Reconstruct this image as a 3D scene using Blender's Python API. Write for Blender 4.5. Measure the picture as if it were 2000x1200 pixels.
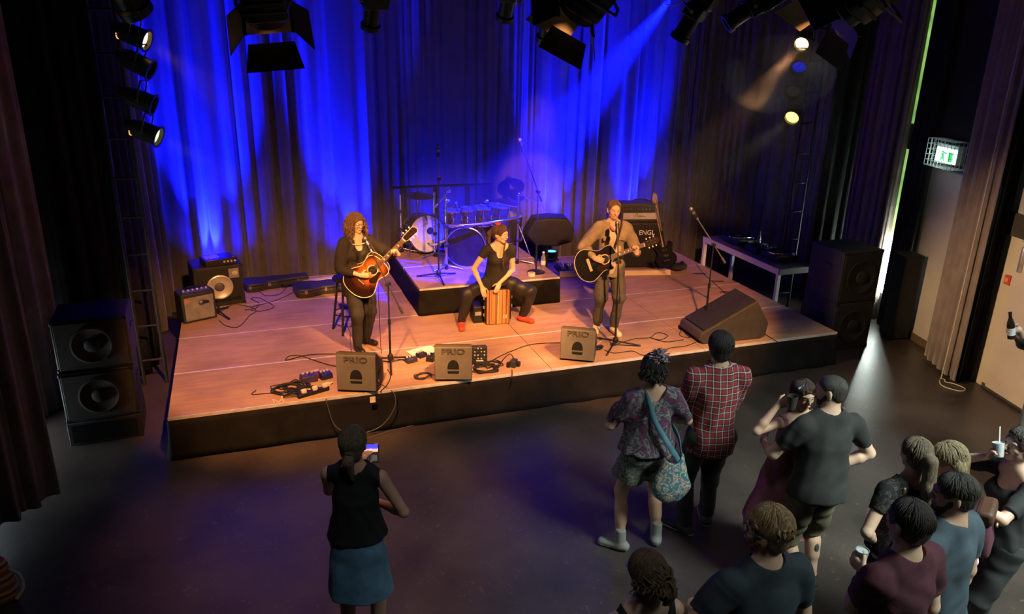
import bpy, math, random
import numpy as np
from mathutils import Vector, Matrix

random.seed(7)
RNG = np.random.default_rng(7)
for _o in list(bpy.data.objects):
    bpy.data.objects.remove(_o)
SC = bpy.context.scene
COL = SC.collection

# ------------------------------------------------------------------ camera
# x runs along the stage front, y into the stage, z up; the camera stands on a balcony
ST = 0.43                     # stage deck height
CZ = 3.93                     # eye height above the hall floor
F_PX = 1502.0
CR = np.array([0.943203164321639, -0.33163049411005113, 0.019723239844680236])
CU = np.array([0.09362936353683525, 0.32231836560496674, 0.9419896036992289])
CF = np.array([0.31874964015247864, 0.8866409005736575, -0.33506205445051385])
CAMP = np.array([0, 0, CZ])
cam = bpy.data.cameras.new('camera')
cam.sensor_width = 36.0
cam.lens = F_PX / 2000 * 36.0
cam.clip_start = 0.05
camo = bpy.data.objects.new('camera', cam)
COL.objects.link(camo)
camo.matrix_world = Matrix(((CR[0], CU[0], -CF[0], 0), (CR[1], CU[1], -CF[1], 0), (CR[2], CU[2], -CF[2], CZ), (0, 0, 0, 1)))
SC.camera = camo

def ray(px, py): return CF + CR * (px - 1000) / F_PX - CU * (py - 600) / F_PX
def gz(px, py, z=ST): d = ray(px, py); return CAMP + d * ((z - CZ) / d[2])       # a point on a level plane
def gy(px, py, y): d = ray(px, py); return CAMP + d * (y / d[1])                 # a point at a given depth
def gx(px, py, x): d = ray(px, py); return CAMP + d * (x / d[0])

# ------------------------------------------------------------------ world and light
W = bpy.data.worlds.new('world'); SC.world = W; W.use_nodes = True
W.node_tree.nodes['Background'].inputs[0].default_value = (0.55, 0.62, 0.72, 1)
W.node_tree.nodes['Background'].inputs[1].default_value = 0.010
SC.view_settings.view_transform = 'Standard'
SC.view_settings.look = 'None'
SC.view_settings.exposure = 0.0
SC.view_settings.gamma = 1.0
SC.view_settings.use_curve_mapping = False
try:
    SC.cycles.use_denoising = True
    SC.cycles.volume_bounces = 0
    SC.cycles.volume_step_rate = 2.5
    SC.cycles.volume_max_steps = 128
    SC.cycles.max_bounces = 4
    SC.cycles.diffuse_bounces = 3
    SC.cycles.glossy_bounces = 3
    SC.cycles.sample_clamp_indirect = 4.0
    SC.cycles.adaptive_threshold = 0.025
except Exception:
    pass

def aim(o, target):
    d = Vector(target) - o.location
    o.rotation_euler = d.to_track_quat('-Z', 'Y').to_euler()

def light(name, kind, loc, target, power, color, size=0.1, angle=60, blend=0.5, parent=None, sx=None):
    l = bpy.data.lights.new(name, kind)
    l.energy = power; l.color = color
    if kind == 'SPOT':
        l.spot_size = math.radians(angle); l.spot_blend = blend; l.shadow_soft_size = size
    elif kind == 'AREA':
        l.shape = 'RECTANGLE'; l.size = sx or size; l.size_y = size
    else:
        l.shadow_soft_size = size
    o = bpy.data.objects.new(name, l); COL.objects.link(o)
    o.location = Vector(loc); aim(o, target)
    return o

# added cool fill light, unseen overhead, over the right half of the audience
_fd = light('added_cool_fill', 'AREA', (5.9, 0.4, 5.7), (4.7, 3.7, 0.0), 145, (0.80, 1.0, 0.92), size=1.4, sx=2.2)
_fd.data.spread = math.radians(56)
_bl = light('added_weak_fill', 'AREA', (1.0, 1.6, 5.8), (1.1, 4.0, 0.6), 5, (0.95, 1.0, 0.97), size=0.6, sx=0.9)  # added weak fill from above for the woman filming and the floor
_bl.data.spread = math.radians(60)

# ------------------------------------------------------------------ materials
MATS = {}
def M(name, col=(0.5, 0.5, 0.5), rough=0.6, metal=0.0, var=0.12, scale=9.0, bump=0.0, bscale=60.0, spec=0.4, emit=None, estr=0.0,
      coat=0.0, trans=0.0, sheen=0.0, stretch=(1, 1, 1), alpha=1.0):
    if name in MATS: return MATS[name]
    m = bpy.data.materials.new(name); m.use_nodes = True
    nt = m.node_tree; b = nt.nodes['Principled BSDF']
    b.inputs['Base Color'].default_value = (*col, 1); b.inputs['Roughness'].default_value = rough
    b.inputs['Metallic'].default_value = metal; b.inputs['Specular IOR Level'].default_value = spec
    b.inputs['Coat Weight'].default_value = coat; b.inputs['Transmission Weight'].default_value = trans
    b.inputs['Sheen Weight'].default_value = sheen; b.inputs['Alpha'].default_value = alpha
    if emit: b.inputs['Emission Color'].default_value = (*emit, 1); b.inputs['Emission Strength'].default_value = estr
    tc = nt.nodes.new('ShaderNodeTexCoord'); mp = nt.nodes.new('ShaderNodeMapping')
    mp.inputs['Scale'].default_value = stretch
    nt.links.new(tc.outputs['Object'], mp.inputs['Vector'])
    if var:
        n = nt.nodes.new('ShaderNodeTexNoise'); n.inputs['Scale'].default_value = scale; n.inputs['Detail'].default_value = 5
        nt.links.new(mp.outputs[0], n.inputs['Vector'])
        r = nt.nodes.new('ShaderNodeValToRGB')
        lo = [max(0, c * (1 - var * 1.6)) for c in col]; hi = [min(1, c * (1 + var * 1.6)) for c in col]
        r.color_ramp.elements[0].position = 0.3; r.color_ramp.elements[1].position = 0.7
        r.color_ramp.elements[0].color = (*lo, 1); r.color_ramp.elements[1].color = (*hi, 1)
        nt.links.new(n.outputs['Fac'], r.inputs[0]); nt.links.new(r.outputs[0], b.inputs['Base Color'])
    if bump:
        n2 = nt.nodes.new('ShaderNodeTexNoise'); n2.inputs['Scale'].default_value = bscale; n2.inputs['Detail'].default_value = 3
        nt.links.new(mp.outputs[0], n2.inputs['Vector'])
        bp = nt.nodes.new('ShaderNodeBump'); bp.inputs['Strength'].default_value = bump; bp.inputs['Distance'].default_value = 0.01
        nt.links.new(n2.outputs['Fac'], bp.inputs['Height']); nt.links.new(bp.outputs[0], b.inputs['Normal'])
    MATS[name] = m
    return m

def nodes_of(m): return m.node_tree, m.node_tree.nodes, m.node_tree.links, m.node_tree.nodes['Principled BSDF']

# ------------------------------------------------------------------ mesh helpers
def frame_from(z, x=None):
    z = np.array(z, float); z /= np.linalg.norm(z)
    if x is None: x = np.array([1, 0, 0]) if abs(z[0]) < 0.8 else np.array([0, 1, 0])
    x = np.array(x, float); x = x - z * (x @ z); x /= np.linalg.norm(x)
    return np.stack([x, np.cross(z, x), z], 1)       # columns

class MB:
    def __init__(s): s.v = []; s.f = []; s.n = 0
    def add(s, v, f):
        v = np.asarray(v, float).reshape(-1, 3)
        s.f += [tuple(i + s.n for i in q) for q in f]; s.v.append(v); s.n += len(v); return s
    def box(s, c, size, R=None, taper=(1, 1)):
        hx, hy, hz = [a / 2 for a in size]; tx, ty = taper
        v = np.array([(-hx, -hy, -hz), (hx, -hy, -hz), (hx, hy, -hz), (-hx, hy, -hz),
                      (-hx * tx, -hy * ty, hz), (hx * tx, -hy * ty, hz), (hx * tx, hy * ty, hz), (-hx * tx, hy * ty, hz)])
        if R is not None: v = v @ np.asarray(R).T
        return s.add(v + np.array(c), [(0, 3, 2, 1), (4, 5, 6, 7), (0, 1, 5, 4), (1, 2, 6, 5), (2, 3, 7, 6), (3, 0, 4, 7)])
    def box2(s, lo, hi):
        lo = np.array(lo); hi = np.array(hi); return s.box((lo + hi) / 2, hi - lo)
    def cyl(s, a, b, r0, r1=None, n=16, caps=True):
        a = np.array(a, float); b = np.array(b, float); r1 = r0 if r1 is None else r1
        Fm = frame_from(b - a); t = np.arange(n) * 2 * math.pi / n
        ring = np.outer(np.cos(t), Fm[:, 0]) + np.outer(np.sin(t), Fm[:, 1])
        f = [(i, (i + 1) % n, n + (i + 1) % n, n + i) for i in range(n)]
        if caps: f += [tuple(range(n - 1, -1, -1)), tuple(range(n, 2 * n))]
        return s.add(np.vstack([a + ring * r0, b + ring * r1]), f)
    def tube(s, pts, r, n=8, closed=False):
        P = np.array(pts, float); m = len(P); rr = np.broadcast_to(np.array(r, float), (m,))
        T = np.gradient(P, axis=0)
        if closed: T = np.roll(P, -1, 0) - np.roll(P, 1, 0)
        T /= np.linalg.norm(T, axis=1)[:, None] + 1e-12
        up = np.array([0, 0, 1.0]) if abs(T[0][2]) < 0.9 else np.array([1.0, 0, 0])
        u = up - T[0] * (up @ T[0]); u /= np.linalg.norm(u)
        V = []; t = np.arange(n) * 2 * math.pi / n
        for i in range(m):
            u = u - T[i] * (u @ T[i]); u /= np.linalg.norm(u) + 1e-12
            w = np.cross(T[i], u)
            V.append(P[i] + rr[i] * (np.outer(np.cos(t), u) + np.outer(np.sin(t), w)))
        f = []
        for i in range(m if closed else m - 1):
            j = (i + 1) % m
            f += [(i * n + k, i * n + (k + 1) % n, j * n + (k + 1) % n, j * n + k) for k in range(n)]
        if not closed: f += [tuple(range(n - 1, -1, -1)), tuple(range((m - 1) * n, m * n))]
        return s.add(np.vstack(V), f)
    def lathe(s, prof, o=(0, 0, 0), axis=(0, 0, 1), n=24, caps=False):
        Fm = frame_from(axis); t = np.arange(n) * 2 * math.pi / n
        ring = np.outer(np.cos(t), Fm[:, 0]) + np.outer(np.sin(t), Fm[:, 1])
        V = [np.array(o) + ring * r + Fm[:, 2] * z for r, z in prof]; f = []
        for i in range(len(prof) - 1):
            f += [(i * n + k, i * n + (k + 1) % n, (i + 1) * n + (k + 1) % n, (i + 1) * n + k) for k in range(n)]
        if caps: f += [tuple(range(n - 1, -1, -1)), tuple(range((len(prof) - 1) * n, len(prof) * n))]
        return s.add(np.vstack(V), f)
    def prism(s, outline, z0, z1, o=(0, 0, 0), R=None):          # outline in local xy, extruded along local z
        P = np.array(outline, float); m = len(P)
        v = np.vstack([np.c_[P, np.full(m, z0)], np.c_[P, np.full(m, z1)]])
        if R is not None: v = v @ np.asarray(R).T
        f = [tuple(range(m - 1, -1, -1)), tuple(range(m, 2 * m))] + [(i, (i + 1) % m, m + (i + 1) % m, m + i) for i in range(m)]
        return s.add(v + np.array(o), f)
    def ell(s, c, rad, R=None, n=14, m=9):
        V = []; f = []
        for i in range(m + 1):
            a = math.pi * i / m
            for k in range(n):
                b = 2 * math.pi * k / n
                V.append((math.sin(a) * math.cos(b) * rad[0], math.sin(a) * math.sin(b) * rad[1], math.cos(a) * rad[2]))
        V = np.array(V)
        if R is not None: V = V @ np.asarray(R).T
        for i in range(m):
            f += [(i * n + k, (i + 1) * n + k, (i + 1) * n + (k + 1) % n, i * n + (k + 1) % n) for k in range(n)]
        return s.add(V + np.array(c), f)
    def grid(s, P):                                             # P: (a,b,3)
        a, b = P.shape[:2]
        return s.add(P.reshape(-1, 3), [(i * b + j, i * b + j + 1, (i + 1) * b + j + 1, (i + 1) * b + j) for i in range(a - 1) for j in range(b - 1)])
    def mesh(s, name, smooth=False):
        me = bpy.data.meshes.new(name)
        me.from_pydata(np.vstack(s.v).tolist(), [], s.f)
        if smooth: me.polygons.foreach_set('use_smooth', [True] * len(me.polygons))
        me.update(); return me
    def build(s, name, mat, parent=None, smooth=False, bevel=0, seg=2, angle=40):
        return link(name, s.mesh(name, smooth or bevel > 0), mat, parent, bevel, seg, angle)

def link(name, me, mat, parent=None, bevel=0, seg=2, angle=40):
    o = bpy.data.objects.new(name, me); COL.objects.link(o)
    if mat is not None and not me.materials: me.materials.append(mat)
    if parent is not None: o.parent = parent
    if bevel:
        md = o.modifiers.new('bevel', 'BEVEL'); md.width = bevel; md.segments = seg; md.limit_method = 'ANGLE'
        md.angle_limit = math.radians(angle); md.harden_normals = False
        try: me.set_sharp_from_angle(angle=math.radians(50))
        except Exception: pass
    elif mat is not None and len(me.polygons) and me.polygons[0].use_smooth:
        try: me.set_sharp_from_angle(angle=math.radians(55))
        except Exception: pass
    return o

def tag(o, label=None, cat=None, group=None, kind=None):
    if label: o['label'] = label
    if cat: o['category'] = cat
    if group: o['group'] = group
    if kind: o['kind'] = kind
    return o

def thing(name, label, cat, loc=(0, 0, 0), rz=0.0, group=None):
    o = bpy.data.objects.new(name, None); COL.objects.link(o)
    o.empty_display_size = 0.1
    o.location = Vector([float(a) for a in loc]); o.rotation_euler = (0, 0, rz)
    return tag(o, label, cat, group)

def RZ(a): c, s_ = math.cos(a), math.sin(a); return np.array([[c, -s_, 0], [s_, c, 0], [0, 0, 1]])
def RX(a): c, s_ = math.cos(a), math.sin(a); return np.array([[1, 0, 0], [0, c, -s_], [0, s_, c]])
def RY(a): c, s_ = math.cos(a), math.sin(a); return np.array([[c, 0, s_], [0, 1, 0], [-s_, 0, c]])

def spline(pts, n=60, closed=False):                            # Catmull-Rom
    P = np.array(pts, float); m = len(P)
    if closed: Q = np.vstack([P[-1], P, P[0], P[1]]); segs = m
    else: Q = np.vstack([2 * P[0] - P[1], P, 2 * P[-1] - P[-2]]); segs = m - 1
    out = []
    for t in np.linspace(0, segs, n, endpoint=not closed):
        i = min(int(t), segs - 1); u = t - i
        a, b, c, d = Q[i], Q[i + 1], Q[i + 2], Q[i + 3]
        out.append(0.5 * ((2 * b) + (c - a) * u + (2 * a - 5 * b + 4 * c - d) * u * u + (3 * b - a - 3 * c + d) * u ** 3))
    return np.array(out)

def text_mesh(txt, size, depth=0.001, outline=0.0, shear=0.0):
    cu = bpy.data.curves.new('lettering', 'FONT'); cu.body = txt; cu.size = size; cu.align_x = 'CENTER'; cu.align_y = 'CENTER'
    cu.shear = shear; cu.resolution_u = 3
    if outline: cu.fill_mode = 'NONE'; cu.bevel_depth = outline; cu.bevel_resolution = 0
    else: cu.extrude = depth
    o = bpy.data.objects.new('lettering', cu); COL.objects.link(o)
    dg = bpy.context.evaluated_depsgraph_get()
    me = bpy.data.meshes.new_from_object(o.evaluated_get(dg)); me.name = 'lettering'
    bpy.data.objects.remove(o)
    return me

def place(o, loc, R):
    o.matrix_local = Matrix(np.vstack([np.c_[np.asarray(R), np.array(loc, float)], [0, 0, 0, 1]]).tolist())
    return o
# ------------------------------------------------------------------ the hall
def floor_mat():
    m = M('hall_floor', (0.030, 0.026, 0.024), rough=0.42, var=0, spec=0.55)
    nt, N, L, b = nodes_of(m)
    tc = N.new('ShaderNodeTexCoord')
    n1 = N.new('ShaderNodeTexNoise'); n1.inputs['Scale'].default_value = 1.3; n1.inputs['Detail'].default_value = 6; n1.inputs['Roughness'].default_value = 0.65
    n2 = N.new('ShaderNodeTexNoise'); n2.inputs['Scale'].default_value = 9; n2.inputs['Detail'].default_value = 8; n2.inputs['Roughness'].default_value = 0.7; n2.inputs['Distortion'].default_value = 1.6
    for n in (n1, n2): L.new(tc.outputs['Object'], n.inputs['Vector'])
    r1 = N.new('ShaderNodeValToRGB'); r1.color_ramp.elements[0].color = (0.024, 0.018, 0.016, 1); r1.color_ramp.elements[1].color = (0.064, 0.046, 0.039, 1)
    r1.color_ramp.elements[0].position = 0.3; r1.color_ramp.elements[1].position = 0.7
    L.new(n1.outputs['Fac'], r1.inputs[0])
    r2 = N.new('ShaderNodeValToRGB'); r2.color_ramp.elements[0].position = 0.60; r2.color_ramp.elements[1].position = 0.74
    r2.color_ramp.elements[0].color = (0, 0, 0, 1); r2.color_ramp.elements[1].color = (0.55, 0.55, 0.55, 1)
    L.new(n2.outputs['Fac'], r2.inputs[0])
    mx = N.new('ShaderNodeMix'); mx.data_type = 'RGBA'
    L.new(r2.outputs[0], mx.inputs[0]); L.new(r1.outputs[0], mx.inputs[6]); mx.inputs[7].default_value = (0.26, 0.21, 0.175, 1)
    L.new(mx.outputs[2], b.inputs['Base Color'])
    r3 = N.new('ShaderNodeMapRange'); r3.inputs[3].default_value = 0.28; r3.inputs[4].default_value = 0.46
    L.new(n1.outputs['Fac'], r3.inputs[0]); L.new(r3.outputs[0], b.inputs['Roughness'])
    bp = N.new('ShaderNodeBump'); bp.inputs['Strength'].default_value = 0.12; bp.inputs['Distance'].default_value = 0.004
    L.new(n2.outputs['Fac'], bp.inputs['Height']); L.new(bp.outputs[0], b.inputs['Normal'])
    return m
BLACKW = M('black_wall_paint', (0.010, 0.010, 0.011), rough=0.85, var=0.2, scale=3)
def struct(mb, name, mat, **k):
    o = mb.build(name, mat, **k); o['kind'] = 'structure'; return o

struct(MB().box2((-3.2, -3.0, -0.12), (10.5, 13.0, 0.0)), 'floor', floor_mat())
struct(MB().box2((-3.2, 12.3, 0), (10.5, 12.5, 6.2)), 'wall_back', BLACKW)
struct(MB().box2((-3.2, 0.8, 6.0), (10.5, 13.0, 6.2)), 'ceiling', BLACKW)

def wallx(y): return 8.15 + 0.238 * (y - 5.49)          # the right wall stands a little askew
WDIR = np.array([0.238, 1, 0]); WDIR /= np.linalg.norm(WDIR)
WN = np.array([-WDIR[1], WDIR[0], 0])                   # into the hall
WR = np.stack([WDIR, WN, np.array([0, 0, 1.0])], 1)
def wpt(y, z, off=0.0): return np.array([wallx(y), y, z]) + WN * off
def wallbox(mb, y0, y1, z0, z1, d0, d1):
    a = wpt(y0, z0); b = wpt(y1, z1); L_ = np.linalg.norm((b - a)[:2])
    c = (a + b) / 2 + WN * (d0 + d1) / 2
    return mb.box(c, (L_, d1 - d0, z1 - z0), WR)

# left wall with the curtained window opening
mb = MB()
mb.box2((-2.95, 8.10, 0), (-2.8, 12.3, 6)).box2((-2.95, 0.8, 0), (-2.8, 7.40, 6)).box2((-2.95, 7.40, 0.52), (-2.8, 8.10, 6))
struct(mb, 'wall_left', BLACKW)
WINE = M('window_daylight_left', (0.8, 0.9, 1), var=0, emit=(0.78, 0.92, 1.0), estr=45)
w1 = struct(MB().box2((-2.93, 7.43, 0.03), (-2.90, 8.07, 0.50)), 'window_1', WINE)
mb = MB()
for a, b in (((-2.95, 7.40, 0), (-2.80, 7.44, 0.52)), ((-2.95, 8.06, 0), (-2.80, 8.10, 0.52)), ((-2.95, 7.40, 0.48), (-2.80, 8.10, 0.52)), ((-2.94, 7.73, 0), (-2.86, 7.76, 0.48))): mb.box2(a, b)
mb.build('window_frame', M('dark_frame', (0.03, 0.03, 0.03), 0.5), w1)

# right wall: black upper stretch, dark band, ochre-beige lower wall
BEIGE = M('beige_wall_paint', (0.50, 0.43, 0.35), rough=0.75, var=0.06, scale=2, bump=0.05, bscale=90)
GREYW = M('grey_beige_wall_paint', (0.42, 0.41, 0.40), rough=0.75, var=0.06, scale=2)
DARKB = M('dark_band_paint', (0.045, 0.04, 0.037), rough=0.7, var=0.1)
mb = MB()
wallbox(mb, 8.95, 12.2, 0, 6, -0.15, 0); wallbox(mb, 7.9, 8.95, 4.9, 6, -0.15, 0); wallbox(mb, 7.9, 8.95, 0, 0.35, -0.15, 0)
wallbox(mb, 6.45, 7.9, 2.42, 6, -0.15, 0)
WALLR = struct(mb, 'wall_right', BLACKW)
mb = MB(); wallbox(mb, 3.0, 6.45, 0, 1.86, -0.15, 0); mb.build('lower_wall', BEIGE, WALLR)
mb = MB(); wallbox(mb, 3.0, 6.45, 1.86, 2.12, -0.15, 0.03); mb.build('dark_band', DARKB, WALLR)
mb = MB(); wallbox(mb, 3.0, 6.45, 2.12, 6, -0.15, 0); mb.build('upper_wall', GREYW, WALLR)
struct(wallbox(MB(), 3.0, 6.1, 0, 0.05, 0, 0.012), 'baseboard_right', DARKB)
# the window behind the drapes, daylight and leaves outside
m = M('window_daylight_green', (0.5, 0.7, 0.4), var=0)
nt, N, L, b = nodes_of(m)
tc = N.new('ShaderNodeTexCoord'); n = N.new('ShaderNodeTexNoise'); n.inputs['Scale'].default_value = 3.5; n.inputs['Detail'].default_value = 5
L.new(tc.outputs['Object'], n.inputs['Vector'])
sp = N.new('ShaderNodeSeparateXYZ'); L.new(tc.outputs['Object'], sp.inputs[0])
mr = N.new('ShaderNodeMapRange'); mr.inputs[1].default_value = 1.15; mr.inputs[2].default_value = 1.3
L.new(sp.outputs[2], mr.inputs[0])
rp = N.new('ShaderNodeValToRGB'); rp.color_ramp.elements[0].position = 0.35; rp.color_ramp.elements[1].position = 0.68
rp.color_ramp.elements[0].color = (0.10, 0.24, 0.05, 1); rp.color_ramp.elements[1].color = (0.34, 0.60, 0.17, 1)
L.new(n.outputs['Fac'], rp.inputs[0])
mx = N.new('ShaderNodeMix'); mx.data_type = 'RGBA'
L.new(mr.outputs[0], mx.inputs[0]); mx.inputs[6].default_value = (0.86, 1.0, 0.92, 1); L.new(rp.outputs[0], mx.inputs[7])
L.new(mx.outputs[2], b.inputs['Emission Color']); b.inputs['Emission Strength'].default_value = 1.0
mrs = N.new('ShaderNodeMapRange'); mrs.inputs[1].default_value = 1.15; mrs.inputs[2].default_value = 1.3; mrs.inputs[3].default_value = 110.0; mrs.inputs[4].default_value = 1.1
L.new(sp.outputs[2], mrs.inputs[0]); L.new(mrs.outputs[0], b.inputs['Emission Strength'])
mb = MB(); wallbox(mb, 7.9, 8.95, 0.35, 4.9, -0.10, -0.08)
w2 = struct(mb, 'window_2', m)
mb = MB()
wallbox(mb, 7.9, 7.96, 0.35, 4.9, -0.14, 0.0); wallbox(mb, 8.89, 8.95, 0.35, 4.9, -0.14, 0.0)
wallbox(mb, 7.9, 8.95, 0.35, 0.41, -0.14, 0.0); wallbox(mb, 7.9, 8.95, 2.52, 2.86, -0.14, 0.0); wallbox(mb, 7.9, 8.95, 4.84, 4.9, -0.14, 0)
mb.build('window_frame', M('dark_frame'), w2)
# the exit door under the sign, and its hardware
TAUPE = M('taupe_door_paint', (0.40, 0.35, 0.31), rough=0.6, var=0.06, scale=2)
mb = MB(); wallbox(mb, 6.50, 7.86, 0.10, 2.38, -0.10, -0.04)
d1 = struct(mb, 'door_1', TAUPE)
mb = MB(); wallbox(mb, 6.45, 6.50, 0, 2.42, -0.15, 0.01); wallbox(mb, 7.86, 7.9, 0, 2.42, -0.15, 0.01); wallbox(mb, 6.45, 7.9, 2.38, 2.42, -0.15, 0.012)
mb.build('door_frame', DARKB, d1)
mb = MB(); wallbox(mb, 6.5, 7.86, 0.0, 0.10, -0.12, -0.02); mb.build('kick_board', M('brown_kick', (0.10, 0.06, 0.04), 0.5), d1)
mb = MB(); wallbox(mb, 6.98, 7.16, 2.24, 2.34, -0.04, 0.03); mb.build('door_closer', M('closer_metal', (0.5, 0.5, 0.5), 0.4, 0.6), d1, bevel=0.006)
mb = MB(); wallbox(mb, 6.9, 7.45, 2.335, 2.355, -0.03, -0.01); mb.build('closer_arm', M('closer_metal'), d1)

# second beige door further forward, seen beside the drape
mb = MB(); wallbox(mb, 4.4, 6.02, 0.04, 1.84, 0.0, 0.03)
d2 = struct(mb, 'door_2', BEIGE)
mb = MB(); wallbox(mb, 5.9, 5.94, 1.50, 1.80, 0.03, 0.07); mb.build('handle', M('brushed_aluminium', (0.62, 0.6, 0.56), 0.35, 0.8), d2, bevel=0.008)
bx = MB(); wallbox(bx, 5.78, 5.95, 2.26, 2.56, 0.0, 0.10)
tag(bx.build('junction_box', GREYW, bevel=0.006), 'grey beige box fixed high on the wall right of the long drape', 'box')
bx = thing('call_point', 'small red fire alarm call point on the beige wall', 'alarm', wpt(6.07, 1.36))
place(MB().box((0, 0.02, 0), (0.09, 0.04, 0.11)).build('housing', M('alarm_red', (0.55, 0.06, 0.03), 0.45), bx, bevel=0.006), (0, 0, 0), WR)
place(MB().box((0, 0.043, 0), (0.05, 0.006, 0.05)).build('push_plate', M('alarm_plate', (0.7, 0.25, 0.15), 0.5), bx), (0, 0, 0), WR)

# emergency exit sign in a wire cage
es = thing('exit_sign', 'lit green and white exit sign inside a white wire cage', 'exit sign', wpt(7.42, 2.60))
def inwall(o): return place(o, (0, 0, 0), WR)
inwall(MB().box((0, 0.07, 0.0), (0.42, 0.10, 0.24)).build('housing', M('sign_white', (0.75, 0.78, 0.76), 0.5), es, bevel=0.006))
inwall(MB().box((0, 0.125, -0.02), (0.40, 0.012, 0.17)).build('lit_panel', M('sign_lit', (0.8, 1, 0.9), var=0, emit=(0.72, 1.0, 0.86), estr=5.0), es))
mb = MB()       # running figure, arrow and doorway
mb.box((0.05, 0.134, -0.03), (0.045, 0.004, 0.08), RY(0.3)).box((0.03, 0.134, 0.015), (0.10, 0.004, 0.018), RY(-0.3)).box((0.02, 0.134, -0.075), (0.018, 0.004, 0.05), RY(0.6)).box((0.08, 0.134, -0.075), (0.018, 0.004, 0.05), RY(-0.5))
mb.box((-0.10, 0.134, -0.03), (0.08, 0.004, 0.12))
inwall(mb.build('pictogram', M('sign_green', (0.02, 0.45, 0.12), var=0, emit=(0.02, 0.6, 0.12), estr=1.0), es))
mb = MB(); wr = 0.0035
for z in np.linspace(-0.17, 0.17, 6):
    mb.tube([(-0.27, 0, z), (-0.27, 0.22, z), (0.27, 0.22, z), (0.27, 0, z)], wr, 5)
for x in np.linspace(-0.27, 0.27, 9): mb.tube([(x, 0.22, -0.17), (x, 0.22, 0.17)], wr, 5)
for y in (0.0, 0.055, 0.11, 0.165):
    for x in (-0.27, 0.27): mb.tube([(x, y, -0.17), (x, y, 0.17)], wr, 5)
    for z in (-0.17, 0.17): mb.tube([(-0.27, y, z), (0.27, y, z)], wr, 5)
inwall(mb.build('wire_cage', M('cage_white', (0.72, 0.76, 0.74), 0.45), es))
lo = light('exit_sign_glow', 'POINT', wpt(7.42, 2.50, 0.30), wpt(7.42, 0, 0.3), 1.4, (0.75, 1.0, 0.9), size=0.12)

# ------------------------------------------------------------------ drapes
def drape(name, path, z0, z1, mat, label, wave=0.2, amp=0.06, seed=1, flare=0.35, big=0.0, bigw=1.1, lean=None, cat='curtain', group=None, nz=14, hem=0.0, jitter=0.45):
    rg = np.random.default_rng(seed)
    P = np.array(path, float); P = np.c_[P, np.zeros(len(P))] if P.shape[1] == 2 else P
    P = spline(P, max(30, len(P) * 24)); d = np.r_[0, np.cumsum(np.linalg.norm(np.diff(P[:, :2], axis=0), axis=1))]
    L_ = d[-1]; ns = int(max(40, L_ / wave * 16)); s = np.linspace(0, L_, ns)
    X = np.interp(s, d, P[:, 0]); Y = np.interp(s, d, P[:, 1])
    tx, ty = np.gradient(X), np.gradient(Y); tl = np.hypot(tx, ty); nx, ny = ty / tl, -tx / tl
    # irregular folds
    ph = np.zeros(ns); k = 0; edges = [0]
    while edges[-1] < L_: edges.append(edges[-1] + wave * rg.uniform(1 - jitter, 1 + jitter))
    cyc = np.interp(s, edges, np.arange(len(edges)))
    hts = rg.uniform(0.45, 1.0, len(edges) + 2)
    a = np.interp(cyc, np.arange(len(hts)), hts)
    f = np.sin(2 * math.pi * cyc) + 0.28 * np.sin(4 * math.pi * cyc + 1.3)
    bigf = np.sin(2 * math.pi * s / bigw + rg.uniform(0, 6)) + 0.5 * np.sin(2 * math.pi * s / (bigw * 0.63) + rg.uniform(0, 6))
    zs = np.linspace(0, 1, nz); G = np.zeros((nz, ns, 3)); drift = rg.uniform(-1, 1, ns // 8 + 3)
    dr = np.interp(s, np.linspace(0, L_, len(drift)), drift)
    for i, t in enumerate(zs):
        k = amp * (1 - flare * t) * a
        off = k * f + big * bigf * (1 - 0.3 * t)
        off2 = off + 0.012 * np.sin(3 * t + 5 * dr)
        G[i, :, 0] = X + nx * off2 + (lean[0] * t if lean else 0)
        G[i, :, 1] = Y + ny * off2 + (lean[1] * t if lean else 0)
        G[i, :, 2] = z0 + (z1 - z0) * t + (hem * np.sin(7 * s) * (1 - t) if hem else 0)
    o = MB().grid(G).build(name, mat, smooth=True)
    md = o.modifiers.new('cloth', 'SOLIDIFY'); md.thickness = 0.006; md.offset = 0
    return tag(o, label, cat, group)

CURT = M('stage_drape_cloth', (0.105, 0.092, 0.09), rough=0.92, var=0.10, scale=5, bump=0.12, bscale=160, spec=0.15, sheen=0.25)
BLKD = M('black_molton', (0.012, 0.012, 0.013), rough=0.95, var=0.2, scale=6, spec=0.1)
TAUD = M('taupe_drape_cloth', (0.20, 0.155, 0.13), rough=0.92, var=0.10, scale=5, bump=0.12, bscale=160, spec=0.15, sheen=0.25)
drape('backdrop_drape', [(-1.28, 10.35), (-1.26, 11.0), (-0.95, 11.62), (-0.3, 11.72), (0.9, 11.74), (2.02, 11.70)], 0.02, 5.9, CURT,
      'grey stage drape lit bright blue behind the amplifiers and guitar cases', wave=0.27, amp=0.115, seed=3, big=0.12, bigw=1.15)
drape('backdrop_drape', [(1.96, 11.86), (3.0, 11.92), (4.3, 11.86), (4.62, 11.80)], 0.02, 5.9, CURT,
      'dim blue stage drape with thin folds directly behind the drum kit', wave=0.17, amp=0.035, seed=11, big=0.02, bigw=0.8)
drape('backdrop_drape', [(4.55, 11.70), (5.6, 11.74), (6.6, 11.70), (7.05, 11.66)], 0.02, 5.9, CURT,
      'grey stage drape lit bright blue behind the standing singer and amplifier stack', wave=0.27, amp=0.10, seed=23, big=0.09, bigw=1.1)
drape('backdrop_drape', [(7.0, 11.58), (7.9, 11.45), (8.6, 10.9), (8.95, 9.9)], 0.0, 5.9, CURT,
      'dark purplish stage drape behind the record player table', wave=0.17, amp=0.035, seed=31, big=0.03, bigw=0.7)
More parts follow.
